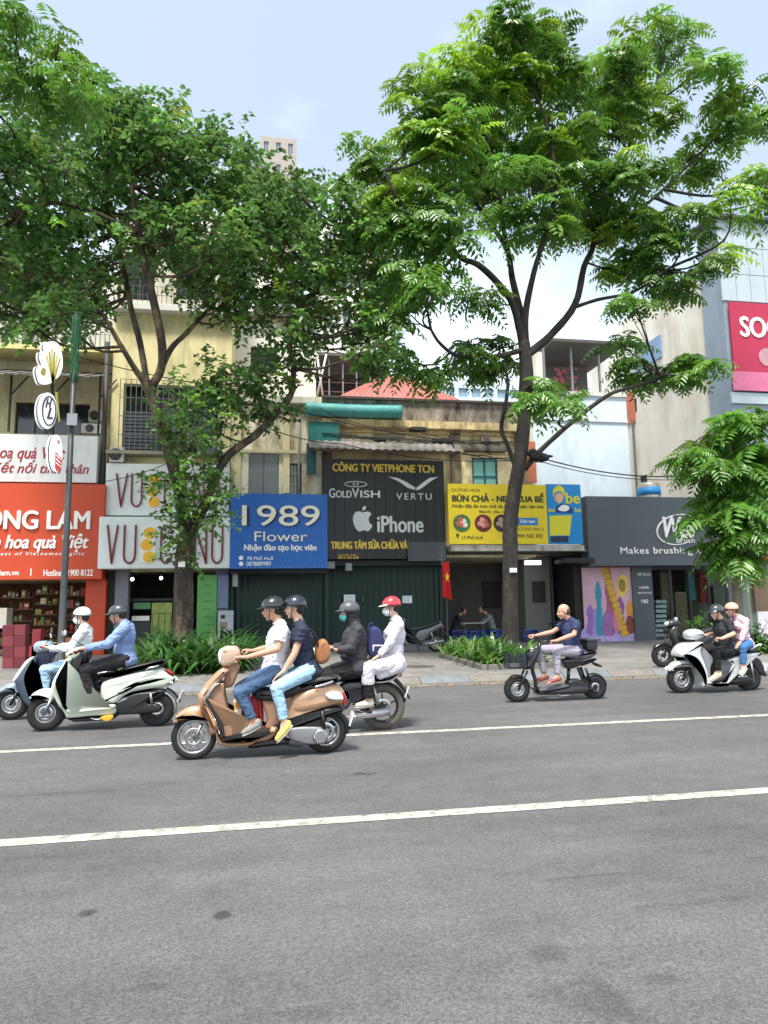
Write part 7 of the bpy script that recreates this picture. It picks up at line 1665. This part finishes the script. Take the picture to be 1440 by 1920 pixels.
# planter round the right tree
px0, px1 = onZ(868, 1243, PZ), onZ(935, 1259, PZ)
xr_0, xr_1 = onY(872, 1250, 15.5).x+.12, onY(1006, 1250, 15.5).x
pl = thing('planter_edge', 'low stone edging round the planted square of the right tree', 'planter edge')
for (a, b) in (((xr_0, 14.5), (xr_1, 14.5)), ((xr_0, 18.2), (xr_1, 18.2)), ((xr_0, 14.5), (xr_0, 18.2)), ((xr_1, 14.5), (xr_1, 18.2))):
    L = math.hypot(b[0]-a[0], b[1]-a[1]); n = max(1, int(L/.75)); hor = a[1] == b[1]
    for k in range(n):
        f0, f1 = k/n, (k+1)/n; p = (a[0]+(b[0]-a[0])*f0, a[1]+(b[1]-a[1])*f0); q = (a[0]+(b[0]-a[0])*f1, a[1]+(b[1]-a[1])*f1)
        if hor: BX('edging_stone', p[0]+.07, q[0]-.002 if k < n-1 else q[0]-.07, p[1]-.06, p[1]+.06, PZ, PZ+.11+random.uniform(-.005, .005), ks[1], pl, bevel=.01)
        else: BX('edging_stone', p[0]-.065, p[0]+.065, p[1]-.06+(.0 if k else 0), q[1]-.064 if k < n-1 else q[1]+.06, PZ, PZ+.105, ks[1], pl, bevel=.01)
settle(pl)
sheet('soil_bed', xr_0+.07, xr_1-.07, 14.57, 18.13, PZ+.05, soil)
herb_m = leaf_mat('leaf_herb', '567f3c', .3)
herbs = [strap_plant_mesh(26, .55, .05, 90+k, None, herb_m, 1.15) for k in range(3)]+[strap_plant_mesh(30, .62, .035, 95, None, strap_m, 1.3)]
kk = 0
for yy in np.arange(14.8, 18.0, .42):
    for x in np.arange(xr_0+.25, xr_1-.15, .5):
        if abs(x-onY(957, 1250, 17).x) < .3 and abs(yy-17) < .3: continue
        o = link('low_plant', herbs[random.randrange(4)], None, (x+random.uniform(-.1, .1), yy+random.uniform(-.1, .1), PZ+.05)); o.rotation_euler = (0, 0, random.uniform(0, 6.28)); o.scale = (random.uniform(1.0, 1.75),)*3; kk += 1
        tag(o, 'low light green plant in the square planter of the right tree', 'plant', 'low plants round the right tree')
# hedge bushes at the right
for k, (px, py, rx, ry, lb) in enumerate(((1318, 1175, 32, 22, 'bright green bush behind the silver white scooter riders'), (1415, 1190, 30, 34, 'bright green bush right of the pink jacket passenger'), (1450, 1200, 30, 40, 'bright green bush cut by the right edge'), (1350, 1195, 35, 25, 'low bright green bush between the two riders and the brush shop'))):
    B1 = Tree(lb, 16.6, bark_d, group='bushes at the right', name='bush'); B1.t['category'] = 'bush'; p = onY(px, py, 16.6)
    B1.nodes = [np.array((p.x, 16.6, PZ+.3))]
    MB().tube([(p.x, 16.6, PZ), (p.x+.02, 16.6, PZ+.4)], [.04, .025], 8).build('stem', bark_d, B1.t)
    spray_crown(B1, [(px, py, rx, ry, 0), (px-8, py+18, rx, ry*.8, .2), (px+6, py+8, rx, ry*.7, -.2), (px, 1225, rx, 14, 0)], hedge_m, 60, leaf=.09, w=.06, per=9, L=.28, bright=.2)
    settle(B1.t, (p.x, 16.6, PZ))
# ================================================================ lamp post with light signs
YP_ = 14.8; p0 = onY(113, 1255, YP_); X0 = p0.x
L_ = thing('lamp_post', 'grey steel lamp post wrapped with green strings at the left', 'lamp post', (X0, YP_, PZ))
steel = mat('galvanised', '4a4c4e', .5, .5, var=.15, vscale=6, dirt='4a4a48', dscale=4, damt=.5)
ztop = onY(135, 585, YP_).z-PZ
MB().tube([(0, 0, 0), (0, 0, .25), (0, 0, .3), (0, 0, 2.2), (0, 0, ztop)], [.13, .12, .075, .065, .045], 16).build('pole', steel, L_)
MB().tube([(0, 0, .28), (0, 0, .34)], .11, 16).build('collar', steel, L_)
zg0, zg1 = onY(128, 715, YP_).z-PZ, onY(134, 592, YP_).z-PZ
mb = MB(); 
for k in range(14):
    a = k*2*math.pi/14; pts = []
    for j in range(9):
        t = j/8; pts.append(((.06+.03*random.random())*math.cos(a+t*2.5), (.06+.03*random.random())*math.sin(a+t*2.5), zg0+(zg1-zg0)*t+random.uniform(-.02, .02)))
    mb.tube(pts, .009, 5)
mb.build('green_string', mat('green_plastic', '1a6a3c', .5), L_, kind='stuff')
BX('junction_box', -.06, .14, -.14, -.09, onY(125, 800, YP_).z-PZ, onY(125, 778, YP_).z-PZ, metal_g, L_)
X_a = X0+.1
def lightbox(label, outline, cat='sign', layers=2, print_=None, name='light_sign'):
    t = thing(name, label, cat); Yb = YP_-.25; Q = [onY(x, y, Yb) for x, y in outline]; dirv = Vector((-.82, .57, 0)).normalized()
    pts = [Vector((q.x, Yb, q.z)) for q in Q]
    MB().prism(pts, dirv, .05).build('front_box', wl_, t); MB().prism([p+dirv*.052 for p in pts], dirv, .035).build('gap', mat('letter_shadow_navy', '0d2c58'), t); MB().prism([p+dirv*.089 for p in pts], dirv, .05).build('rear_box', wl_, t)
    for nm, pl_, m in (print_ or []):
        q = [onY(x, y, Yb) for x, y in pl_]; MB().prism([(a.x, Yb-.001, a.z) for a in q], (0, -1, 0), .006).build(nm, m, t)
    return t
ol = mat('olive_print', '8a8432', .5); ol2 = mat('olive_light_print', 'b5a94a', .5); nvp = mat('navy_print', '22264a', .5)
bq = smooth_closed([(78, 720), (72, 708), (70, 695), (73, 686), (80, 684), (76, 672), (77, 660), (84, 658), (83, 648), (90, 641), (104, 641), (112, 650), (117, 668), (117, 690), (110, 706), (100, 714), (92, 720)], 3)
stalks = [('stalk_print', [(98, 722), (86+5*k, 655+abs(k-2)*6), (89+5*k, 653+abs(k-2)*6), (101, 722)], ol if k % 2 else ol2) for k in range(6)]
S = lightbox('white bouquet shaped light sign with olive stalks beside the lamp post', bq, print_=stalks+[('leaf_print', smooth_closed([(76, 700), (80, 690), (86, 692), (84, 704)], 2), ol)]); settle(S)
ov = [(90+17*math.cos(a), 770+34*math.sin(a)) for a in np.linspace(0, 2*math.pi, 28)[:-1]]
S = lightbox('white oval light sign with navy monogram on the lamp post', ov)
Yb = YP_-.25; mb = MB(); mb.tube([tuple(onY(92+12.5*math.cos(a), 770+27*math.sin(a), Yb-.01)) for a in np.linspace(0, 2*math.pi, 30)], .014, 5, cap=False); mb.build('ring_print', nvp, S)
ptext('H', (86, 748, 97, 764), Yb, nvp, S, bold=.03, shear=.3, depth=.01); ptext('L', (89, 765, 99, 785), Yb, nvp, S, bold=.03, shear=.3, depth=.01)
MB().prism([tuple(onY(x, y, Yb-.012)) for x, y in ((103, 735), (108, 735), (113, 790), (110, 792))], (0, -1, 0), .01).build('stalk_print', ol, S); settle(S)
ov = [(106+11*math.cos(a), 850+35*math.sin(a)) for a in np.linspace(0, 2*math.pi, 26)[:-1]]
S = lightbox('narrow white and red oval sign on the lamp post below the monogram', ov, print_=[('red_print', [(104, 846), (117, 862), (114, 880), (106, 884), (103, 876)], mat('print_red', 'b02a2e', .5)), ('red_print', [(108, 822), (113, 830), (108, 832)], mat('print_red', 'b02a2e', .5))])
for k in range(3): mb = MB(); mb.tube([tuple(onY(105, 853+k*7, Yb-.012)), tuple(onY(116, 864+k*7, Yb-.012))], .008, 5); mb.build('white_stripe', wl_, S)
settle(S)
# ================================================================ shop interiors and small things
def goods(px, Y, cols, nx, nz, label, cat, name, group=None, depth=.28, shelf=True):
    t = thing(name, label, cat, group=group); X0, X1, Z0, Z1 = RX(*px, Y); hz = (Z1-Z0)/nz
    for j in range(nz):
        if shelf: BX('shelf', X0, X1, Y, Y+depth+.05, Z0+j*hz, Z0+j*hz+.025, mat('shelf_wood', '7a5a42', .6), t)
        a = X0+.02
        while a < X1-.08:
            w = random.uniform(.06, .2); h = hz*random.uniform(.3, .88); c_ = random.choice(cols); m = mat('goods_'+c_, c_, .5, var=.35, vscale=20)
            if a+w > X1: break
            if random.random() < .85:
                y_ = Y+random.uniform(.02, .12)
                if random.random() < .3: MB().tube([(a+w/2, y_+w/2, Z0+j*hz+.026), (a+w/2, y_+w/2, Z0+j*hz+h*.85), (a+w/2, y_+w/2, Z0+j*hz+h)], [w*.45, w*.45, w*.3], 10).build('jar', m, t)
                else:
                    p_ = BX('package', a, a+w*.92, y_, Y+depth, Z0+j*hz+.026, Z0+j*hz+h, m, t)
                    if random.random() < .6: BX('package_label', a+w*.15, a+w*.75, y_-.003, y_-.0005, Z0+j*hz+h*.4, Z0+j*hz+h*.75, mat('label_'+(q_ := random.choice(['d9d0b8', 'e0c060', '5f8a3a', 'b8b8b0'])), q_, .6), p_)
            a += w+random.uniform(.0, .03)
    return settle(t)
goods((-20, 1100, 60, 1232), FY+1.5, ['8a3a2c', '6c7a34', 'a9945a', '5a262c', '95907f', '2f3430'], 7, 6, 'shelf of packaged sweets at the far left of the orange shop', 'shelf', 'goods_shelf')
goods((62, 1095, 106, 1232), FY+1.3, ['4f7a3a', '6f8f44', 'b85a3a', '9c9448', '7e2f33', 'c4c0ae'], 6, 7, 'shelf of green and red packages left of the lamp post', 'shelf', 'goods_shelf')
goods((116, 1095, 158, 1232), FY+1.5, ['6f8f88', '9c3a30', 'b9b3a4', '6c3b34', 'a9784a', '3a4a44'], 5, 6, 'shelf of jars and red boxes between lamp post and orange column', 'shelf', 'goods_shelf')
box_m = [mat('maroon_box', '6e2a34', .65, var=.12, vscale=8), mat('maroon_box_b', '83363f', .65, var=.12, vscale=8)]
Yb = 18.5
for r_ in range(4):
    for q in range(2):
        px = (4+q*22, 1178+r_*19, 25+q*22, 1196+r_*19); X0, X1, Z0, Z1 = RX(*px, Yb); Z0 = PZ+(3-r_)*.265; o = BX('carton', X0, X1, Yb, Yb+.3, Z0+.002, Z0+.262, box_m[(r_+q) % 2], bevel=.008)
        tag(o, '%s maroon carton of the %s stack at the left edge' % (['topmost', 'second from top', 'third from top', 'lowest'][r_], ['left', 'right'][q]), 'carton', 'maroon cartons stacked at the left edge')
for k, px in enumerate(((52, 1212, 70, 1236), (120, 1196, 156, 1216), (60, 1180, 76, 1210))):
    X0, X1, Z0, Z1 = RX(*px, 20.5); o = BX('gift_box', X0, X1, 20.5, 20.8, PZ if k != 9 else Z0, Z1, mat('gift_%d' % k, ['a03a32', 'b0604a', '8c2f36'][k], .6, var=.2, vscale=9), bevel=.006)
    tag(o, ['red gift box on the pavement right of the cartons', 'wide terracotta gift box before the orange column', 'tall dark red gift box on the pavement beside the cartons'][k], 'box')
o = fbox('grey_counter', (-20, 1140, 12, 1178), FY-.6, .5, mat('counter_grey', 'b3aca4', .7, var=.1)); tag(o, 'pale grey counter panel at the left edge of the shop', 'counter')
# juice shop
t = thing('juice_counter', 'dark display counter with a green picture under the white signs', 'counter')
for nm, px, m, yy in (('counter_body', (244, 1165, 330, 1232), mat('counter_dark', '3a3d3c', .6, var=.2), FY+.5), ('menu_board', (250, 1130, 282, 1142), mat('menu_green', '4f8a5a', .5), FY+.47), ('white_panel', (247, 1155, 280, 1164), wl_, FY+.46), ('picture_panel', (284, 1130, 322, 1190), mat('picture_green', '8fa04a', .5, var=.3, vscale=4), FY+.46), ('upper_beam', (240, 1122, 330, 1127), black, FY+.44)):
    X0, X1, Z0, Z1 = RX(*px, yy); BX(nm, X0, X1, yy, yy+(.6 if nm == 'counter_body' else .03), PZ if nm == 'counter_body' else Z0, Z1, m, t)
X0, X1, Z0, Z1 = RX(286, 1150, 320, 1188, FY+.455)
mb = MB()
for k in range(4): mb.box(X0+(X1-X0)*k/3-.008, X0+(X1-X0)*k/3+.008, FY+.44, FY+.455, Z0, Z1)
mb.box(X0, X1, FY+.443, FY+.453, Z1-.01, Z1+.01); mb.build('grid', mat('grid_brown', '5c4a34'), t); settle(t)
lampm = mat('lamp_glow', 'fff2d8', .4, emis=6)
for k, (px, py) in enumerate(((248, 1086), (302, 1084))):
    t = thing('ceiling_spot', ['small lit ceiling spot left inside the juice shop', 'small lit ceiling spot right inside the juice shop'][k], 'lamp', group='ceiling spots in the juice shop'); p = onY(px, py, FY+1.0)
    MB().ell(p, .055, nu=12, nv=8).build('bulb', lampm, t); MB().tube([p+Vector((0, 0, .04)), Vector((p.x, p.y, Zs(1068, 315)))], .02, 8).build('stem', black, t); settle(t)
gp = thing('menu_poster', 'tall green menu poster standing at the right side of the juice shop', 'poster'); X0, X1, Z0, Z1 = RX(369, 1078, 406, 1232, FY-.1)
BX('panel', X0, X1, FY-.1, FY-.05, PZ, Z1, mat('menu_green_bright', '5fa052', .5, var=.06, vscale=2), gp)
for k in range(7): z = Z1-.35-k*.25; BX('text_line', X0+.18, X1-.18+.04*(k % 3), FY-.104, FY-.1005, z, z+.02, mat('green_dark_text', '2c5a30', .6), gp)
settle(gp)
cb_ = thing('cash_cabinet', 'grey white cabinet with a small black opening beside the green shutter', 'cabinet'); X0, X1, Z0, Z1 = RX(408, 1145, 437, 1232, FY-.75)
BX('body', X0, X1, FY-.75, FY-.3, PZ, Z1, mat('cabinet_grey', 'a9b0b2', .5, var=.06), cb_, bevel=.02); c = RX(414, 1153, 422, 1160, FY-.75); BX('opening', c[0], c[1], FY-.755, FY-.7495, c[2], c[3], black, cb_)
c = RX(412, 1166, 426, 1178, FY-.75); BX('sticker', c[0], c[1], FY-.754, FY-.7505, c[2], c[3], mat('sticker_brown', '8a7a6c', .6, var=.3, vscale=20), cb_); settle(cb_)
o = fbox('fan_board', (408, 1078, 428, 1140), FY-.15, .1, mat('bluish_board', '6c7894', .6, var=.1)); tag(o, 'bluish board above the grey white cabinet', 'board')
# flag
fl = thing('flag', 'red flag with a yellow star hanging between shutter and restaurant', 'flag'); Yf = FY-.9
p0 = onY(829, 1054, Yf); p1 = onY(846, 1122, Yf); W_ = p1.x-p0.x; H_ = p0.z-p1.z; vs = []; fs = []; nx, nz_ = 10, 12
fy = lambda u, v: Yf+.05*math.sin(u*9+v*2)*(.4+v)
for j in range(nz_+1):
    for i in range(nx+1): u, v_ = i/nx, j/nz_; vs.append((p0.x+W_*(u*(.85+.15*v_)), fy(u, v_), p0.z-H_*v_*(1-.04*math.sin(u*5))))
for j in range(nz_):
    for i in range(nx): a = j*(nx+1)+i; fs.append((a, a+nx+1, a+nx+2, a+1))
mb = MB(); mb.add(vs, fs, True); mb.build('cloth', mat('flag_red', 'cf1f1c', .7, transl=.2), fl)
cx, cz = p0.x+W_*.5, p0.z-H_*.42; pts = []
for k in range(10): a = math.pi/2+k*math.pi/5; r = .13 if k % 2 == 0 else .05; pts.append((cx+r*.7*math.cos(a), Yf-.075, cz+r*math.sin(a)*1.5))
MB().prism(pts, (0, -1, 0), .006).build('star', mat('flag_yellow', 'e8c22c', .6), fl)
MB().tube([(p0.x-.02, Yf, p0.z+.25), (p0.x-.02, Yf+.02, p0.z-.1), (p0.x+W_, Yf+.02, p0.z+.02)], .012, 6).build('rod', metal_g, fl); settle(fl)
# restaurant: lamp, tables, stools, guests
t = thing('tube_lamp', 'white tube lamp hanging inside the restaurant right of the trunk', 'lamp'); X0, X1, Z0, Z1 = RX(985, 1051, 1014, 1059, FY+.8)
BX('housing', X0, X1, FY+.75, FY+.9, Z0, Z1, mat('lamp_white', 'e8ecee', .4, emis=1.2), t, bevel=.01); MB().tube([((X0+X1)/2, FY+.82, Z1), ((X0+X1)/2, FY+.82, Zs(1040, 960))], .01, 6).build('wire', black, t); settle(t)
sb = mat('blue_plastic', '2a4fb0', .35, coat=.3)
def stool(x, y, label):
    t = thing('plastic_stool', label, 'stool', (x, y, PZ), random.uniform(-.4, .4), 'blue plastic stools in the restaurant')
    BX('seat', -.15, .15, -.15, .15, .38, .42, sb, t, bevel=.02)
    for a in (-1, 1):
        for b in (-1, 1): MB().tube([(a*.12, b*.12, .385), (a*.165, b*.165, .0)], [.03, .02], 6).build('leg', sb, t)
    mb = MB(); mb.box(-.15, .15, -.152, -.14, .2, .24); mb.build('apron', sb, t)
st = [(852, 1.7), (874, 1.2), (888, 1.0), (906, 1.3), (922, 1.0), (934, 1.9), (1000, 1.4), (1012, 1.9), (990, 1.0), (868, 2.2)]
lbl = ['leftmost blue stool under the dark dressed guest', 'blue stool nearest the left planter corner', 'blue stool in front of the first table', 'blue stool between the two seated guests', 'blue stool in front of the grey shirted guest', 'blue stool left of the trunk behind the grey shirted guest', 'blue stool just right of the right trunk', 'blue stool deep inside right of the trunk', 'blue stool in front right of the trunk', 'blue stool by the back of the first table']
for (px, dy), lb in zip(st, lbl): stool(onY(px, 1200, FY+dy).x, FY+dy, lb)
def table(px, dy, label):
    x = onY(px, 1200, FY+dy).x; t = thing('low_table', label, 'table', (x, FY+dy, PZ), 0, 'low tables in the restaurant'); BX('tabletop', -.4, .4, -.28, .28, .66, .69, mat('steel_top', 'b5b9ba', .35, .6), t, bevel=.006)
    for a in (-1, 1):
        for b in (-1, 1): MB().tube([(a*.34, b*.22, .66), (a*.34, b*.22, 0)], .014, 6).build('leg', metal_g, t)
table(887, 1.9, 'low steel table between the two seated guests'); table(1003, 2.3, 'low steel table right of the trunk'); table(1045, 1.6, 'dark low table behind the bald rider')
SK = dict(vox=.012)
v = V(920, 1205, 0, PZ); v.o = Vector((onY(920, 1203, FY+1.9).x, FY+1.9, PZ))
person(v, 'guest in grey shirt leaning over the low table left of the trunk', dict(head=(903, 1143), neck=(911, 1150), sh=(917, 1155), hip=(928, 1184), elbow=(903, 1169), wrist=(896, 1168), hand=(891, 1168), knee=(905, 1184), ankle=(906, 1204), toe=(898, 1208)), top=mat('grey_tee', '8a8d90', .8), legs=dtr, shoe=black, sleeve=.6, hair='short', hands='rest', vox=.012, arm_w=.16, s=.95)
v = V(855, 1205, 180, PZ); v.o = Vector((onY(858, 1203, FY+1.9).x, FY+1.9, PZ))
person(v, 'guest in dark clothes seated at the left wall of the restaurant', dict(head=(869, 1146), neck=(862, 1153), sh=(857, 1158), hip=(850, 1185), elbow=(866, 1171), wrist=(874, 1169), hand=(879, 1169), knee=(872, 1185), ankle=(869, 1204), toe=(877, 1208)), top=mat('dark_tee', '2c2e38', .8), legs=mat('tan_shorts', '8a7460', .8), shoe=black, sleeve=.6, hair='short', hands='rest', vox=.012, arm_w=.16, s=.95)
v = V(1000, 1205, 0, PZ); v.o = Vector((onY(1000, 1203, FY+2.2).x, FY+2.2, PZ))
person(v, 'guest in dark blue top seated right of the trunk', dict(head=(993, 1157), neck=(997, 1163), sh=(1000, 1167), hip=(1004, 1190), elbow=(992, 1178), wrist=(986, 1178), hand=(982, 1178), knee=(988, 1190), ankle=(988, 1205), toe=(982, 1208)), top=mat('dark_blue_tee', '262c48', .8), legs=dtr, shoe=black, sleeve=.6, hair='short', hands='rest', vox=.012, arm_w=.14, s=.85)

# fallen leaves on pavement, gutter and road edge
def litter(n, x0, x1, y0, y1, z, name):
    P = np.stack([rng.uniform(x0, x1, n), rng.uniform(y0, y1, n), np.full(n, z+.006)], 1); D = unit(np.stack([rng.normal(size=n), rng.normal(size=n), rng.normal(0, .15, n)], 1)); N = np.array([0, 0, 1.0])+rng.normal(0, .2, (n, 3))
    v, _ = leaf_quads(P, D, N, rng.uniform(.05, .12, n), rng.uniform(.025, .05, n), None, .2); v[:, :, 2] = np.maximum(v[:, :, 2], z+.004)
    c = np.array([[1.5, 1.2, .8], [1.9, 1.6, .7], [.9, .9, .8], [1.3, .8, .6]])[rng.integers(0, 4, n)]*rng.uniform(.6, 1.2, (n, 1)); o = leaf_mesh(name, v, c, mat('dry_leaf', '8a7a3c', .8, tint=True), None, 'stuff'); return o
litter(420, -8, 20, KY+.35, FY-.5, PZ, 'fallen_leaves'); litter(260, -6, 20, KY-.5, KY-.02, .005, 'fallen_leaves')
# clutter under the signs: cable bundles, meters, small lamps
def bundle(label, a, b, n=5, sag=.12):
    A, B = onY(*a), onY(*b); t = thing('cable_bundle', label, 'cable')
    for q in range(n):
        pts = []
        for k in range(17):
            f = k/16; p = A.lerp(B, f); p.z += -sag*(1+.5*math.sin(q*2.1))*4*f*(1-f)+.03*math.sin(q*3+f*20); p.y += .02*math.sin(q*1.7+f*9)+q*.012; pts.append(p)
        MB().tube(pts, .011, 5).build('strand', cab, t)
    settle(t)
bundle('bundle of black cables sagging under the blue sign', (436, 1070, FY-.65), (612, 1072, FY-.5), 4, .06)
bundle('bundle of black cables along the front of the ochre house cornice', (604, 812, FY-.35), (984, 828, FY-.35), 5, .12)
bundle('tangle of black cables between the two stained walls above the teal window', (846, 846, FY-.3), (1000, 862, FY-.4), 4, .08)
for px, lb in (((612, 1052, 628, 1066), 'small grey meter box under the left corner of the black sign'), ((648, 1056, 660, 1070), 'second small meter box under the black sign'), ((806, 1042, 820, 1052), 'small lamp housing under the grey cover board'), ((436, 1076, 446, 1100), 'narrow grey box on the shutter post under the blue sign'), ((852, 834, 864, 846), 'pale junction box on the ochre pilaster')):
    X0, X1, Z0, Z1 = RX(*px, FY-.35); o = BX('meter_box', X0, X1, FY-.35, FY-.1, Z0, Z1, mat('meter_grey', '8b8d8c', .5, var=.15), bevel=.01); tag(o, lb, 'box')
print('LEAVES', nr, nl, sum(len(m.polygons)*m.users for m in bpy.data.meshes))
